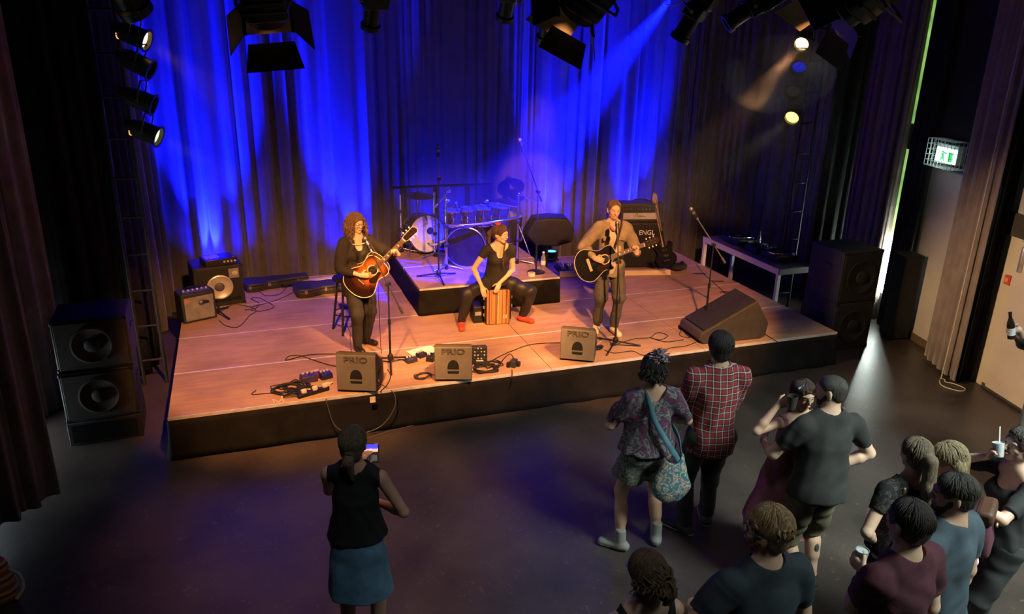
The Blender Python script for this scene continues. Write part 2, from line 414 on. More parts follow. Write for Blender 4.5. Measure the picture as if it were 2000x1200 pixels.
drape('window_drape', [wpt(9.75, 0, 0.14)[:2], wpt(9.0, 0, 0.16)[:2], wpt(8.38, 0, 0.12)[:2], wpt(8.33, 0, 0.09)[:2]], 0.0, 5.9, TAUD,
      'tall taupe drape left of the bright daylight gap, behind the speaker stack', wave=0.17, amp=0.055, seed=41)
drape('window_drape', [wpt(8.235, 0, 0.08)[:2], wpt(8.17, 0, 0.10)[:2], wpt(7.90, 0, 0.11)[:2], wpt(7.76, 0, 0.09)[:2]], 0.0, 5.9, BLKD,
      'narrow black drape right of the bright daylight gap, beside the exit door', wave=0.2, amp=0.025, seed=43)
drape('wing_drape', [(7.62, 8.62), (7.8, 8.58), (8.05, 8.60), (8.2, 8.66)], 0.0, 5.9, BLKD, 'black wing drape behind the right hand lamp tower', wave=0.2, amp=0.03, seed=47)
drape('wing_drape', [(-2.75, 9.35), (-2.2, 9.2), (-1.6, 9.25), (-1.24, 9.4), (-1.17, 9.9)], 0.0, 5.9, BLKD, 'wide black wing drape behind the left speaker stack', wave=0.25, amp=0.035, seed=53)
drape('side_drape', [(-2.00, 9.05), (-2.12, 8.7), (-2.28, 8.4), (-2.45, 8.22)], 0.0, 5.9, TAUD, 'dim taupe side drape left of the speaker stack, further back', wave=0.19, amp=0.06, seed=59)
drape('side_drape', [(-1.74, 6.86), (-1.86, 6.62), (-2.06, 6.36), (-2.3, 6.12), (-2.6, 5.95)], 0.07, 5.9, TAUD, 'taupe side drape at the left edge of the picture with light leaking under its hem', wave=0.17, amp=0.06, seed=61, flare=0.5)
drape('long_drape', [(8.36, 7.02), (8.24, 6.80), (8.12, 6.50), (8.02, 6.24)], 0.03, 5.9, TAUD, 'long taupe drape hanging between the exit door and the beige wall', wave=0.17, amp=0.065, seed=67, flare=0.6)
drape('long_drape', [(8.03, 6.205), (8.11, 6.235), (8.19, 6.245), (8.28, 6.255)], 0.03, 5.9, BLKD, 'narrow black drape edge next to the beige wall', wave=0.10, amp=0.018, seed=71, flare=0.3)
CORD = M('cream_cord', (0.55, 0.48, 0.36), 0.7)
pts = [(8.02, 6.42, 5.6), (8.0, 6.40, 3.0), (7.99, 6.40, 1.0), (7.97, 6.40, 0.05), (7.90, 6.36, 0.012), (7.80, 6.22, 0.010), (7.88, 6.05, 0.010), (8.0, 6.08, 0.010), (7.99, 6.22, 0.011), (7.93, 6.30, 0.012), (7.96, 6.34, 0.02), (7.93, 6.36, 0.03)]
tag(MB().tube(spline(pts, 70), 0.006, 6).build('pull_cord', CORD, smooth=True), 'cream pull cord of the long drape, its end looped on the floor', 'cord')

# ------------------------------------------------------------------ stage
def deck_mat():
    m = M('stage_ply', (0.36, 0.29, 0.235), rough=0.6, var=0, spec=0.3)
    nt, N, L, b = nodes_of(m)
    tc = N.new('ShaderNodeTexCoord'); mp = N.new('ShaderNodeMapping'); mp.inputs['Scale'].default_value = (0.8, 5, 1)
    geo = N.new('ShaderNodeObjectInfo'); ad = N.new('ShaderNodeVectorMath'); ad.operation = 'ADD'
    L.new(tc.outputs['Object'], ad.inputs[0]); L.new(geo.outputs['Location'], ad.inputs[1]); L.new(ad.outputs[0], mp.inputs['Vector'])
    n1 = N.new('ShaderNodeTexNoise'); n1.inputs['Scale'].default_value = 2.2; n1.inputs['Detail'].default_value = 7; n1.inputs['Roughness'].default_value = 0.6
    L.new(mp.outputs[0], n1.inputs['Vector'])
    n2 = N.new('ShaderNodeTexNoise'); n2.inputs['Scale'].default_value = 1.1; n2.inputs['Detail'].default_value = 6
    L.new(ad.outputs[0], n2.inputs['Vector'])
    r = N.new('ShaderNodeValToRGB'); r.color_ramp.elements[0].position = 0.28; r.color_ramp.elements[1].position = 0.72
    r.color_ramp.elements[0].color = (0.33, 0.205, 0.125, 1); r.color_ramp.elements[1].color = (0.50, 0.325, 0.20, 1)
    L.new(n1.outputs['Fac'], r.inputs[0])
    r2 = N.new('ShaderNodeValToRGB'); r2.color_ramp.elements[0].position = 0.3; r2.color_ramp.elements[1].position = 0.62
    r2.color_ramp.elements[0].color = (0.62, 0.6, 0.6, 1); r2.color_ramp.elements[1].color = (1, 1, 1, 1)
    L.new(n2.outputs['Fac'], r2.inputs[0])
    mx = N.new('ShaderNodeMix'); mx.data_type = 'RGBA'; mx.blend_type = 'MULTIPLY'; mx.inputs[0].default_value = 1.0
    L.new(r.outputs[0], mx.inputs[6]); L.new(r2.outputs[0], mx.inputs[7]); L.new(mx.outputs[2], b.inputs['Base Color'])
    return m
DECK = deck_mat(); ALU = M('deck_edge_aluminium', (0.72, 0.68, 0.62), rough=0.4, metal=0.35)
SX0, SX1, SY0, SY1 = -0.857, 7.0, 7.20, 11.40
stage = thing('stage', 'low wooden stage of joined deck panels with a black skirt', 'stage', (0, 0, 0))
cols = np.linspace(SX0, SX1, 5); rows = np.linspace(SY0, SY1, 5)
dw, dd = cols[1] - cols[0], rows[1] - rows[0]
dme = MB().box((0, 0, -0.02), (dw - 0.008, dd - 0.022, 0.04)).mesh('deck_panel'); dme.materials.append(DECK)
eme = MB().box((0, 0, -0.045), (dw - 0.004, 0.0095, 0.094)).mesh('edge_profile'); eme.materials.append(ALU)
for i in range(4):
    for j in range(4):
        o = link('deck_panel', dme, None, stage); o.location = ((cols[i] + cols[i + 1]) / 2, (rows[j] + rows[j + 1]) / 2, ST)
        for sy in (-1, 1): link('edge_profile', eme, None, o).location = (0, sy * (dd / 2 - 0.0052), 0)
for x in cols:
    for y in rows:
        MB().box((min(max(x, SX0 + 0.06), SX1 - 0.06), min(max(y, SY0 + 0.06), SY1 - 0.06), 0.165), (0.05, 0.05, 0.33)).build('leg', M('leg_steel', (0.2, 0.2, 0.2), 0.5, 0.7), stage)
# skirt: cloth hanging from the front and side edges
def skirt(path, z0, z1, mat, parent, seed=5, amp=0.012, out=0.05):
    rg = np.random.default_rng(seed); P = np.array(path, float)
    d = np.r_[0, np.cumsum(np.linalg.norm(np.diff(P, axis=0), axis=1))]; ns = int(d[-1] * 45) + 8
    s = np.linspace(0, d[-1], ns); X = np.interp(s, d, P[:, 0]); Y = np.interp(s, d, P[:, 1])
    tx, ty = np.gradient(X), np.gradient(Y); tl = np.hypot(tx, ty); nx, ny = ty / tl, -tx / tl
    f = np.sin(s * 11 + 2 * np.sin(s * 2.3)) * np.interp(s, np.linspace(0, d[-1], 20), rg.uniform(0, 1, 20))
    G = np.zeros((7, ns, 3))
    for i, t in enumerate(np.linspace(0, 1, 7)):
        o = 0.008 + out * t ** 2 + amp * t * f
        G[i, :, 0] = X + nx * o; G[i, :, 1] = Y + ny * o; G[i, :, 2] = z1 + (z0 - z1) * t
    o = MB().grid(G).build('skirt', mat, parent, smooth=True)
    md = o.modifiers.new('cloth', 'SOLIDIFY'); md.thickness = 0.004; md.offset = 0
    return o
SKIRT = M('skirt_molton', (0.009, 0.008, 0.008), rough=0.92, var=0.2, scale=5, spec=0.12)
skirt([(SX0, 10.6), (SX0, SY0), (SX1, SY0), (SX1, 11.3)], 0.004, ST - 0.025, SKIRT, stage)
# drum riser: two decks on the stage
RZT = ST + 0.365
riser = thing('drum_riser', 'square black sided drum riser standing on the stage', 'riser', (0, 0, 0))
rx0, rx1, ry0, ry1 = 2.06, 4.02, 9.27, 11.30
for j in range(2):
    y0 = ry0 + (ry1 - ry0) / 2 * j; y1 = y0 + (ry1 - ry0) / 2
    o = MB().box((0, 0, -0.02), (rx1 - rx0 - 0.006, y1 - y0 - 0.02, 0.04)).build('deck_panel', DECK, riser); o.location = ((rx0 + rx1) / 2, (y0 + y1) / 2, RZT)
    for sy in (-1, 1): MB().box((0, sy * ((y1 - y0) / 2 - 0.005), -0.045), (rx1 - rx0, 0.009, 0.094)).build('edge_profile', ALU, o)
MB().box2((rx0 + 0.03, ry0 + 0.03, ST + 0.001), (rx1 - 0.03, ry1 - 0.03, RZT - 0.042)).build('core', SKIRT, riser)
skirt([(rx0, ry1), (rx0, ry0), (rx1, ry0), (rx1, ry1)], ST + 0.003, RZT - 0.02, SKIRT, riser, seed=9, amp=0.004, out=0.012)
# ------------------------------------------------------------------ lamps: each holds its own light
WARM = (1.0, 0.42, 0.13)
BLUE = (0.0015, 0.004, 1.0)
LBLK = M('lamp_black', (0.014, 0.014, 0.015), rough=0.45, metal=0.3, var=0.15)
LMET = M('lamp_bracket', (0.10, 0.10, 0.10), rough=0.4, metal=0.8)
PIPE = M('pipe_black', (0.02, 0.02, 0.02), rough=0.5, metal=0.4)

def par_can(loc, axis, label, lit=None, lens_mat=None, L_=0.36, r=0.105, hang=(0, 0, 1), vents=False, group=None, power=0, tgt=None, color=WARM, angle=22):
    axis = np.array(axis, float); axis /= np.linalg.norm(axis)
    R = frame_from(axis, (0, 0, 1))                   # local z = beam axis, local x = upward
    t = thing('par_can', label, 'stage light', loc, 0, group)
    def P(mb, n, mat, **k): return place(mb.build(n, mat, t, **k), (0, 0, 0), R)
    P(MB().lathe([(0.03, -0.36), (0.062, -0.35), (0.07, -0.30), (0.085, -0.27), (r * 0.92, -0.22), (r * 0.95, -0.03), (r * 1.02, -0.02), (r * 1.02, 0.0), (r * 0.9, 0.0), (r * 0.88, -0.05)], n=24), 'housing', LBLK, smooth=True)
    P(MB().lathe([(0.001, -0.045), (r * 0.5, -0.030), (r * 0.86, -0.042)], n=24), 'lens', lens_mat or M('lens_dark', (0.05, 0.05, 0.06), 0.15, spec=0.8), smooth=True)
    P(MB().lathe([(r * 1.02, -0.004), (r * 1.16, -0.004), (r * 1.16, 0.002), (r * 1.02, 0.002)], n=24), 'gel_frame', LBLK)
    yk = MB().tube([(0.0, r * 1.08, -0.14), (0.14, r * 1.08, -0.15), (0.20, r * 0.9, -0.16), (0.20, -r * 0.9, -0.16), (0.14, -r * 1.08, -0.15), (0.0, -r * 1.08, -0.14)], 0.009, 6)
    P(yk, 'yoke', LMET)
    for s in (-1, 1): P(MB().cyl((0, s * r * 0.95, -0.14), (0, s * r * 1.28, -0.14), 0.018, n=10), 'yoke_knob', LMET)
    if vents:
        vm = M('vent_glow', (1, 0.5, 0.2), var=0, emit=(1.0, 0.45, 0.2), estr=1.6)
        for k in range(5):
            a = 2.0 + k * 0.28
            P(MB().ell((0.088 * math.cos(a), 0.088 * math.sin(a), -0.272), (0.007, 0.007, 0.006), n=8, m=5), 'vent_slot', vm)
    if power:
        p = np.array(loc) + axis * 0.03
        light('beam_of_par', 'SPOT', p, np.array(tgt) if tgt is not None else p + axis, power, color, size=0.05, angle=angle, blend=0.6)
    return t

def tower(x, y, z0, z1, label):
    t = thing('lamp_ladder', label, 'lamp stand', (x, y, z0))
    for s in (-0.12, 0.12): MB().cyl((s, 0, 0), (s, 0, z1 - z0), 0.02, n=10).build('upright', PIPE, t, smooth=True)
    for z in np.arange(0.3, z1 - z0, 0.42): MB().cyl((-0.12, 0, z), (0.12, 0, z), 0.014, n=8).build('rung', PIPE, t, smooth=True)

LW = M('lens_lit_warm', (1, 0.7, 0.4), var=0, emit=(1.0, 0.60, 0.24), estr=5)
LY = M('lens_lit_yellow', (1, 0.9, 0.3), var=0, emit=(1.0, 0.82, 0.12), estr=4)
LG = M('lens_lit_pale_green', (0.9, 1, 0.5), var=0, emit=(0.85, 1.0, 0.40), estr=2)
LB = M('lens_blue_glass', (0.02, 0.03, 0.6), 0.2, var=0, emit=(0.0, 0.01, 0.7), estr=0.5)  # faint blue glow put into the glass itself
ax = (0.86, -0.30, -0.36)
tower(-1.14, 9.05, 0.0, 5.9, 'black lamp ladder at the left of the stage holding four par cans')
par_can(gy(288, 80, 8.9), ax, 'topmost lit amber par can on the left lamp ladder', lens_mat=LW, vents=True, power=60, tgt=(3.0, 8.6, 0.5), angle=30)
par_can(gy(296, 138, 8.9), (0.82, -0.25, -0.45), 'second par can from the top on the left ladder, unlit')
par_can(gy(301, 206, 8.9), (0.86, -0.2, -0.36), 'third par can from the top on the left ladder, unlit')
par_can(gy(311, 268, 8.9), ax, 'lowest par can on the left ladder, glowing pale green', lens_mat=LG, vents=True, power=25, tgt=(3.0, 8.4, 0.5), color=(1, 0.9, 0.4), angle=30)
tower(7.62, 9.05, 0.0, 5.9, 'black lamp ladder at the right of the stage holding four par cans')
axr = (-0.72, -0.52, -0.42)
par_can(gy(1565, 87, 8.9), axr, 'bright amber par can beaming through smoke at the upper right', lens_mat=LW, power=240, tgt=gz(1120, 600), angle=22, color=(1.0, 0.46, 0.18))
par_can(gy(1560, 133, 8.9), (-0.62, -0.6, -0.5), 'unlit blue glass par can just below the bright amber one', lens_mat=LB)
par_can(gy(1550, 183, 8.9), (-0.55, -0.62, -0.5), 'dark par can third from the top on the right ladder')
par_can(gy(1546, 231, 8.9), axr, 'lowest par can on the right ladder, glowing yellow', lens_mat=LY, vents=True, power=60, tgt=gz(1000, 640), color=(1, 0.8, 0.2), angle=20)

def fresnel(loc, axis, label, power, tgt, w=0.26, lit=True, doors=(0.75, 0.15, 0.7, 0.7), angle=50, roll=0.0, color=WARM, sharp=0.35):
    axis = np.array(axis, float); axis /= np.linalg.norm(axis)
    R = frame_from(axis, (1, 0, 0)) @ RZ(roll)         # local z along the beam, local x sideways
    t = thing('fresnel_lamp', label, 'stage light', loc)
    def P(mb, n, mat, **k): return place(mb.build(n, mat, t, **k), (0, 0, 0), R)
    h = w / 2
    P(MB().prism([(-h, -h * 0.8), (h, -h * 0.8), (h, h * 0.8), (h * 0.7, h), (-h * 0.7, h), (-h, h * 0.8)], -0.36, -0.02), 'housing', LBLK, bevel=0.012)
    for k in range(4): P(MB().box((0, h * 1.0, -0.30 + k * 0.07), (w * 0.8, 0.02, 0.022)), 'cooling_fin', LBLK)
    P(MB().lathe([(h * 0.98, -0.02), (h * 0.98, 0.03), (h * 0.86, 0.03), (h * 0.86, -0.02)], n=28), 'lens_ring', LBLK, smooth=True)
    P(MB().lathe([(0.001, 0.012), (h * 0.5, 0.008), (h * 0.86, -0.01)], n=28), 'lens', M('fresnel_lens_lit', (1, 0.7, 0.4), var=0, emit=(1.0, 0.55, 0.22), estr=3.5) if lit else M('lens_dark'), smooth=True)
    mb = MB().box((0, 0, 0.034), (w * 1.1, w * 1.1, 0.006))
    fr = MB()
    for sx, sy, bx, by in ((0, -1, 1.14, 0.08), (1, 0, 0.08, 1.14), (-1, 0, 0.08, 1.14)):
        fr.box((sx * w * 0.53, sy * w * 0.53, 0.034), (w * bx, w * by, 0.01))
    P(fr, 'door_frame', LBLK)
    inner = M('barn_door_steel', (0.05, 0.042, 0.036), rough=0.5, metal=0.5)
    for k, (sx, sy) in enumerate(((0, 1), (0, -1), (1, 0), (-1, 0))):
        op = doors[k]; dl = w * (0.62, 1.15, 0.62, 0.62)[k]
        u = np.array([sx, sy, 0.0]); v = np.array([-sy, sx, 0.0]); c = u * w * 0.55 + np.array([0, 0, (0.11, 0.04, 0.04, 0.04)[k]])
        d = u * math.sin(op) + np.array([0, 0, math.cos(op)])
        a0, a1, b0, b1 = c - v * w * 0.52, c + v * w * 0.52, c + d * dl - v * w * 0.66, c + d * dl + v * w * 0.66
        nn = np.cross(d, v) * 0.002
        V = [a0 - nn, a1 - nn, b1 - nn, b0 - nn, a0 + nn, a1 + nn, b1 + nn, b0 + nn]
        P(MB().add(V, [(0, 1, 2, 3), (7, 6, 5, 4), (0, 4, 5, 1), (1, 5, 6, 2), (2, 6, 7, 3), (3, 7, 4, 0)]), 'barn_door', inner)
    P(MB().tube([(h * 1.1, 0, -0.18), (h * 1.15, h * 1.2, -0.2), (h * 0.9, h * 1.9, -0.2), (-h * 0.9, h * 1.9, -0.2), (-h * 1.15, h * 1.2, -0.2), (-h * 1.1, 0, -0.18)], 0.011, 6), 'yoke', LMET)
    if power:
        p = np.array(loc) + axis * 0.06
        light('beam_of_fresnel', 'SPOT', p, tgt, power, color, size=0.06, angle=angle, blend=sharp)
    return t

down = np.array([0.1, 0.62, -0.78])
fresnel(gy(520, 22, 5.1), (0.12, 0.66, -0.74), 'lit fresnel lamp with barn doors at the top left of the stage', 1700, (0.55, 8.3, ST + 0.3), angle=52, sharp=0.5)
fresnel(gy(1128, 18, 4.9), (-0.35, 0.60, -0.72), 'large black fresnel lamp with wide lower barn door at top centre', 2400, (2.4, 8.5, ST + 0.35), roll=0.25, angle=42, sharp=0.5)
fresnel(gy(1652, 14, 4.1), (-0.45, 0.62, -0.64), 'lit fresnel lamp hanging nearest the right at the top', 2300, (4.5, 8.3, ST + 0.35), angle=44, sharp=0.4)

def profile(loc, axis, label, s=1.0):
    axis = np.array(axis, float); axis /= np.linalg.norm(axis); R = frame_from(axis, (0, 0, 1))
    t = thing('profile_spot', label, 'stage light', loc)
    def P(mb, n, mat, **k): return place(mb.build(n, mat, t, **k), (0, 0, 0), R)
    P(MB().box((0, 0, -0.42 * s), (0.20 * s, 0.18 * s, 0.24 * s)), 'lamp_house', LBLK, bevel=0.02)
    P(MB().box((0, 0, -0.25 * s), (0.15 * s, 0.21 * s, 0.10 * s)), 'shutter_gate', LBLK, bevel=0.008)
    P(MB().lathe([(0.070 * s, -0.22 * s), (0.070 * s, -0.05 * s), (0.085 * s, -0.04 * s), (0.085 * s, 0), (0.06 * s, 0), (0.06 * s, -0.03 * s)], n=20), 'lens_tube', LBLK, smooth=True)
    P(MB().lathe([(0.001, -0.02 * s), (0.06 * s, -0.03 * s)], n=20), 'lens', M('lens_dark'), smooth=True)
    P(MB().box((0, 0, 0.004), (0.19 * s, 0.19 * s, 0.006)), 'gel_holder', LBLK) if False else None
    for k in (-1, 1): P(MB().cyl((0.0, k * 0.10 * s, -0.25 * s), (0, k * 0.14 * s, -0.25 * s), 0.014, n=8), 'yoke_knob', M('pale_knob', (0.32, 0.33, 0.32), 0.5))
    P(MB().tube([(0, 0.125 * s, -0.25 * s), (0.15 * s, 0.125 * s, -0.3 * s), (0.22 * s, 0, -0.32 * s), (0.15 * s, -0.125 * s, -0.3 * s), (0, -0.125 * s, -0.25 * s)], 0.009, 6), 'yoke', LMET)
    P(MB().tube(spline([(0.1 * s, -0.1 * s, -0.5 * s), (0.02, -0.24 * s, -0.42 * s), (0.1 * s, -0.27 * s, -0.25 * s), (0.2 * s, -0.2 * s, -0.2 * s)], 16), 0.005, 5), 'safety_cable', M('pale_cable', (0.35, 0.35, 0.36), 0.5))
    return t
profile(gy(723, 56, 7.0), (-0.1, 0.45, -0.85), 'small black spotlight hanging top left of centre, unlit')
profile(gy(1325, 78, 6.0), (-0.34, 0.35, -0.87), 'black profile spot hanging beside the blue beam')
profile(gy(1418, 48, 6.0), (-0.72, 0.3, -0.55), 'black profile spot tilted left, second right of the blue beam')
profile(gy(985, 38, 7.2), (0.0, 0.5, -0.86), 'small black spotlight hanging above the drum kit')
profile(gy(1066, 78, 6.4), (0.1, 0.5, -0.86), 'black spotlight sending a brown beam down behind the fresnel')
profile(gy(268, 24, 6.6), (0.35, 0.5, -0.79), 'black spotlight at the very top left above the ladder', s=1.5)

# the beam makers: a blue spot over the drums, a dim rust coloured one beside it
bp_ = gy(1318, -12, 8.0)
profile(bp_, (np.array([2.85, 10.3, 0.8]) - bp_), 'blue spotlight at the top whose beam crosses the stage smoke', s=0.9)
dv = np.array([2.75, 10.2, 0.8]) - bp_; dv /= np.linalg.norm(dv)
light('beam_of_blue_spot', 'SPOT', bp_ + dv * 0.06, (2.75, 10.2, 0.8), 36000, BLUE, size=0.03, angle=22, blend=0.6)
rp_ = gy(1072, 84, 6.4)
light('beam_of_rust_spot', 'SPOT', rp_, gy(1040, 330, 10.5), 1500, (1.0, 0.30, 0.14), size=0.03, angle=12, blend=0.6)

# blue uplighters at the foot of the drapes
def uplight(x, y, label, power, tx, ty, tz, angle=44, z=ST):
    t = thing('floor_uplighter', label, 'stage light', (x, y, z))
    MB().box((0, 0, 0.01), (0.22, 0.16, 0.02)).build('base_plate', LBLK, t)
    for s in (-1, 1): MB().box((s * 0.105, 0, 0.09), (0.008, 0.03, 0.15)).build('bracket', LBLK, t)
    MB().lathe([(0.06, 0.03), (0.095, 0.05), (0.095, 0.15), (0.085, 0.15), (0.085, 0.14)], n=20).build('housing', LBLK, t, smooth=True)
    MB().lathe([(0.001, 0.145), (0.085, 0.142)], n=20).build('led_face', M('led_blue', (0.1, 0.1, 1), var=0, emit=(0.05, 0.25, 1.0), estr=6), t)
    light('spill_of_uplighter', 'SPOT', (x, y, z + 0.17), (tx, ty, z + 0.75), power * 0.035, BLUE, size=0.05, angle=100, blend=1.0)
    light('beam_of_uplighter', 'SPOT', (x, y, z + 0.17), (tx, ty, tz), power, BLUE, size=0.05, angle=angle, blend=0.7)
uplight(-0.46, 11.28, 'blue floor lamp behind the bass amplifier', 15000, -0.40, 11.76, 2.5, 46)
uplight(1.50, 11.34, 'blue floor lamp behind the woman with the sunburst guitar', 10000, 1.52, 11.82, 2.6, 46)
uplight(2.95, 11.345, 'dim blue floor lamp behind the drum kit', 420, 3.0, 12.0, 2.6, 90)  # added lamp that gives the centre drape its dim blue
uplight(4.72, 11.28, 'blue floor lamp behind the monitor on the riser', 10000, 4.95, 11.80, 2.5, 42)
uplight(6.30, 11.30, 'blue floor lamp behind the amplifier stack', 8500, 6.25, 11.80, 2.6, 40)
# added floods, unseen above the view: hall floor and the right hand wall
par_can((-1.3, 6.3, 4.35), (0.94, -0.04, -0.32), 'par can with amber gel shining across the hall to the beige wall', power=3300, tgt=(8.15, 5.85, 1.05), color=(1.0, 0.66, 0.34), angle=26, lens_mat=LW)
par_can((1.0, 5.05, 4.62), (0.05, 0.12, -1), 'par can with red amber gel over the hall floor, left one', power=680, tgt=(0.5, 5.6, 0), color=(1.0, 0.52, 0.36), angle=46, lens_mat=LW)
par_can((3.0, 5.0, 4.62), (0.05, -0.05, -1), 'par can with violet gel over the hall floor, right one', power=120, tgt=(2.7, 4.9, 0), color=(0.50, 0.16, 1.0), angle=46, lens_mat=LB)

# overhead pipes that carry the lamps
for (a, b, lab) in (((-1.5, 5.05, 4.55), (6.6, 4.95, 4.55), 'black overhead pipe nearest the camera carrying the fresnels'), ((-1.6, 7.2, 4.72), (8.0, 7.2, 4.72), 'black overhead pipe above the stage front')):
    tag(MB().cyl(a, b, 0.025, n=12).build('lighting_pipe', PIPE, smooth=True), lab, 'pipe')

# thin smoke over the stage that makes the beams visible
def vol(name, lo, hi, dens, label, noise=0.0, aniso=0.2, col=(1, 1, 1), ell=False):
    m = bpy.data.materials.new(name); m.use_nodes = True; nt = m.node_tree
    nt.nodes.remove(nt.nodes['Principled BSDF'])
    v = nt.nodes.new('ShaderNodeVolumeScatter'); v.inputs['Density'].default_value = dens; v.inputs['Anisotropy'].default_value = aniso; v.inputs['Color'].default_value = (*col, 1)
    nt.links.new(v.outputs[0], nt.nodes['Material Output'].inputs['Volume'])
    c = (np.array(lo) + np.array(hi)) / 2; h = (np.array(hi) - np.array(lo)) / 2
    if noise:
        tc = nt.nodes.new('ShaderNodeTexCoord'); n = nt.nodes.new('ShaderNodeTexNoise'); n.inputs['Scale'].default_value = noise; n.inputs['Detail'].default_value = 3
        nt.links.new(tc.outputs['Object'], n.inputs['Vector'])
        r = nt.nodes.new('ShaderNodeMapRange'); r.inputs[1].default_value = 0.42; r.inputs[2].default_value = 0.62; r.inputs[3].default_value = 0.0; r.inputs[4].default_value = dens
        nt.links.new(n.outputs['Fac'], r.inputs[0]); nt.links.new(r.outputs[0], v.inputs['Density'])
    mb = MB().ell((0, 0, 0), h, n=20, m=12) if ell else MB().box((0, 0, 0), h * 2)
    o = mb.build(name, m); o.location = Vector(c.tolist())
    return tag(o, label, 'smoke', kind='stuff')
vol('stage_haze', (-1.0, 7.9, 1.7), (7.5, 11.5, 4.9), 0.036, 'thin bluish haze hanging over the stage')
vol('stage_smoke', (5.9, 8.0, 3.0), (7.45, 9.2, 4.0), 0.6, 'drifting smoke in front of the bright amber par can', noise=1.9, ell=True)
# ------------------------------------------------------------------ loudspeakers
CABB = M('cabinet_black', (0.016, 0.015, 0.015), rough=0.7, var=0.15, bump=0.15, bscale=220)
CONE = M('cone_dark', (0.028, 0.022, 0.018), rough=0.7)
def sub_cabinet(loc, w, d, h, label, rz=0.0, grille=(0.030, 0.024, 0.019), woofer=(0.042, 0.032, 0.024)):
    t = thing('speaker_cabinet', label, 'speaker', loc, rz)
    MB().box((0, 0, h / 2), (w, d, h)).build('cabinet', CABB, t, bevel=0.012)
    gm = M('grille_%d' % int(grille[0] * 1000), grille, rough=0.8, var=0.2, scale=6, bump=0.3, bscale=260)
    MB().box((0, -d / 2 - 0.006, h / 2), (w * 0.93, 0.012, h * 0.88)).build('grille', gm, t, bevel=0.004)
    r = min(w, h) * 0.36
    MB().lathe([(r, 0.0), (r, 0.012), (r * 0.9, 0.016), (r * 0.84, 0.004), (r * 0.36, -0.0)], (0, -d / 2 - 0.012, h / 2), (0, -1, 0), 32).build('woofer', M('cone_%d' % int(woofer[0] * 1000), woofer, rough=0.8), t, smooth=True)
    MB().ell((0, -d / 2 - 0.014, h / 2), (r * 0.38, 0.022, r * 0.38), n=20).build('dust_cap', CONE if woofer[0] > 0.02 else CABB, t, smooth=True)
    for s in (-1, 1):
        hd = MB().box((s * (w / 2 + 0.001), -d * 0.08, h * 0.66), (0.006, 0.16, 0.09)).build('handle_cup', M('handle_black', (0.006, 0.006, 0.006), 0.5), t, bevel=0.003)
        MB().cyl((s * (w / 2 + 0.012), -d * 0.08 - 0.065, h * 0.69), (s * (w / 2 + 0.012), -d * 0.08 + 0.065, h * 0.69), 0.009, n=8).build('grip', LBLK, hd, smooth=True)
    for sx in (-1, 1):
        for z in (0.02, h - 0.02): MB().box((sx * (w / 2 - 0.018), -d / 2 + 0.018, z), (0.042, 0.042, 0.042)).build('corner_guard', LBLK, t, bevel=0.006)
    return t
PLR = math.atan2(0.10, 0.65)
c0 = np.array([-1.50, 8.02, 0.0])
pl = thing('speaker_plinth', 'low black plinth under the left pair of speakers', 'plinth', c0, 0.04)
MB().box((0, 0, 0.125), (0.66, 0.56, 0.25)).build('box', CABB, pl, bevel=0.008)
MB().box((0, -0.285, 0.125), (0.58, 0.012, 0.18)).build('front_panel', SKIRT, pl)
sub_cabinet(c0 + [0, 0, 0.251], 0.65, 0.55, 0.525, 'lower loudspeaker of the stack at the left of the stage', 0.04)
sub_cabinet(c0 + [0.01, 0.01, 0.778], 0.65, 0.55, 0.525, 'upper loudspeaker of the stack at the left of the stage', 0.03)
c1 = np.array([7.56, 7.86, 0.0])
sub_cabinet(c1, 0.64, 0.62, 0.66, 'lower loudspeaker of the stack at the right of the stage', 0.0, grille=(0.014, 0.013, 0.012), woofer=(0.012, 0.011, 0.010))
sub_cabinet(c1 + [0, 0, 0.662], 0.64, 0.62, 0.70, 'upper loudspeaker of the stack at the right of the stage', 0.0, grille=(0.014, 0.013, 0.012), woofer=(0.012, 0.011, 0.010))
fc = thing('flight_case', 'tall black case beside the exit door at the right', 'case', wpt(7.685, 0, 0.165), math.atan2(WDIR[1], WDIR[0]))
MB().box((0, 0, 0.62), (0.27, 0.24, 1.2)).build('body', M('case_black', (0.010, 0.011, 0.013), 0.6), fc, bevel=0.01)
for x in (-1, 1):
    for y in (-1, 1): MB().box((x * 0.132, y * 0.118, 0.62), (0.02, 0.02, 1.2)).build('edge_rail', M('rail_dark', (0.03, 0.03, 0.035), 0.4, 0.6), fc, bevel=0.003)
for x in (-1, 1):
    for y in (-1, 1): MB().cyl((x * 0.10 - 0.01, y * 0.09, 0.012), (x * 0.10 + 0.01, y * 0.09, 0.012), 0.012, n=10).build('castor', LBLK, fc)

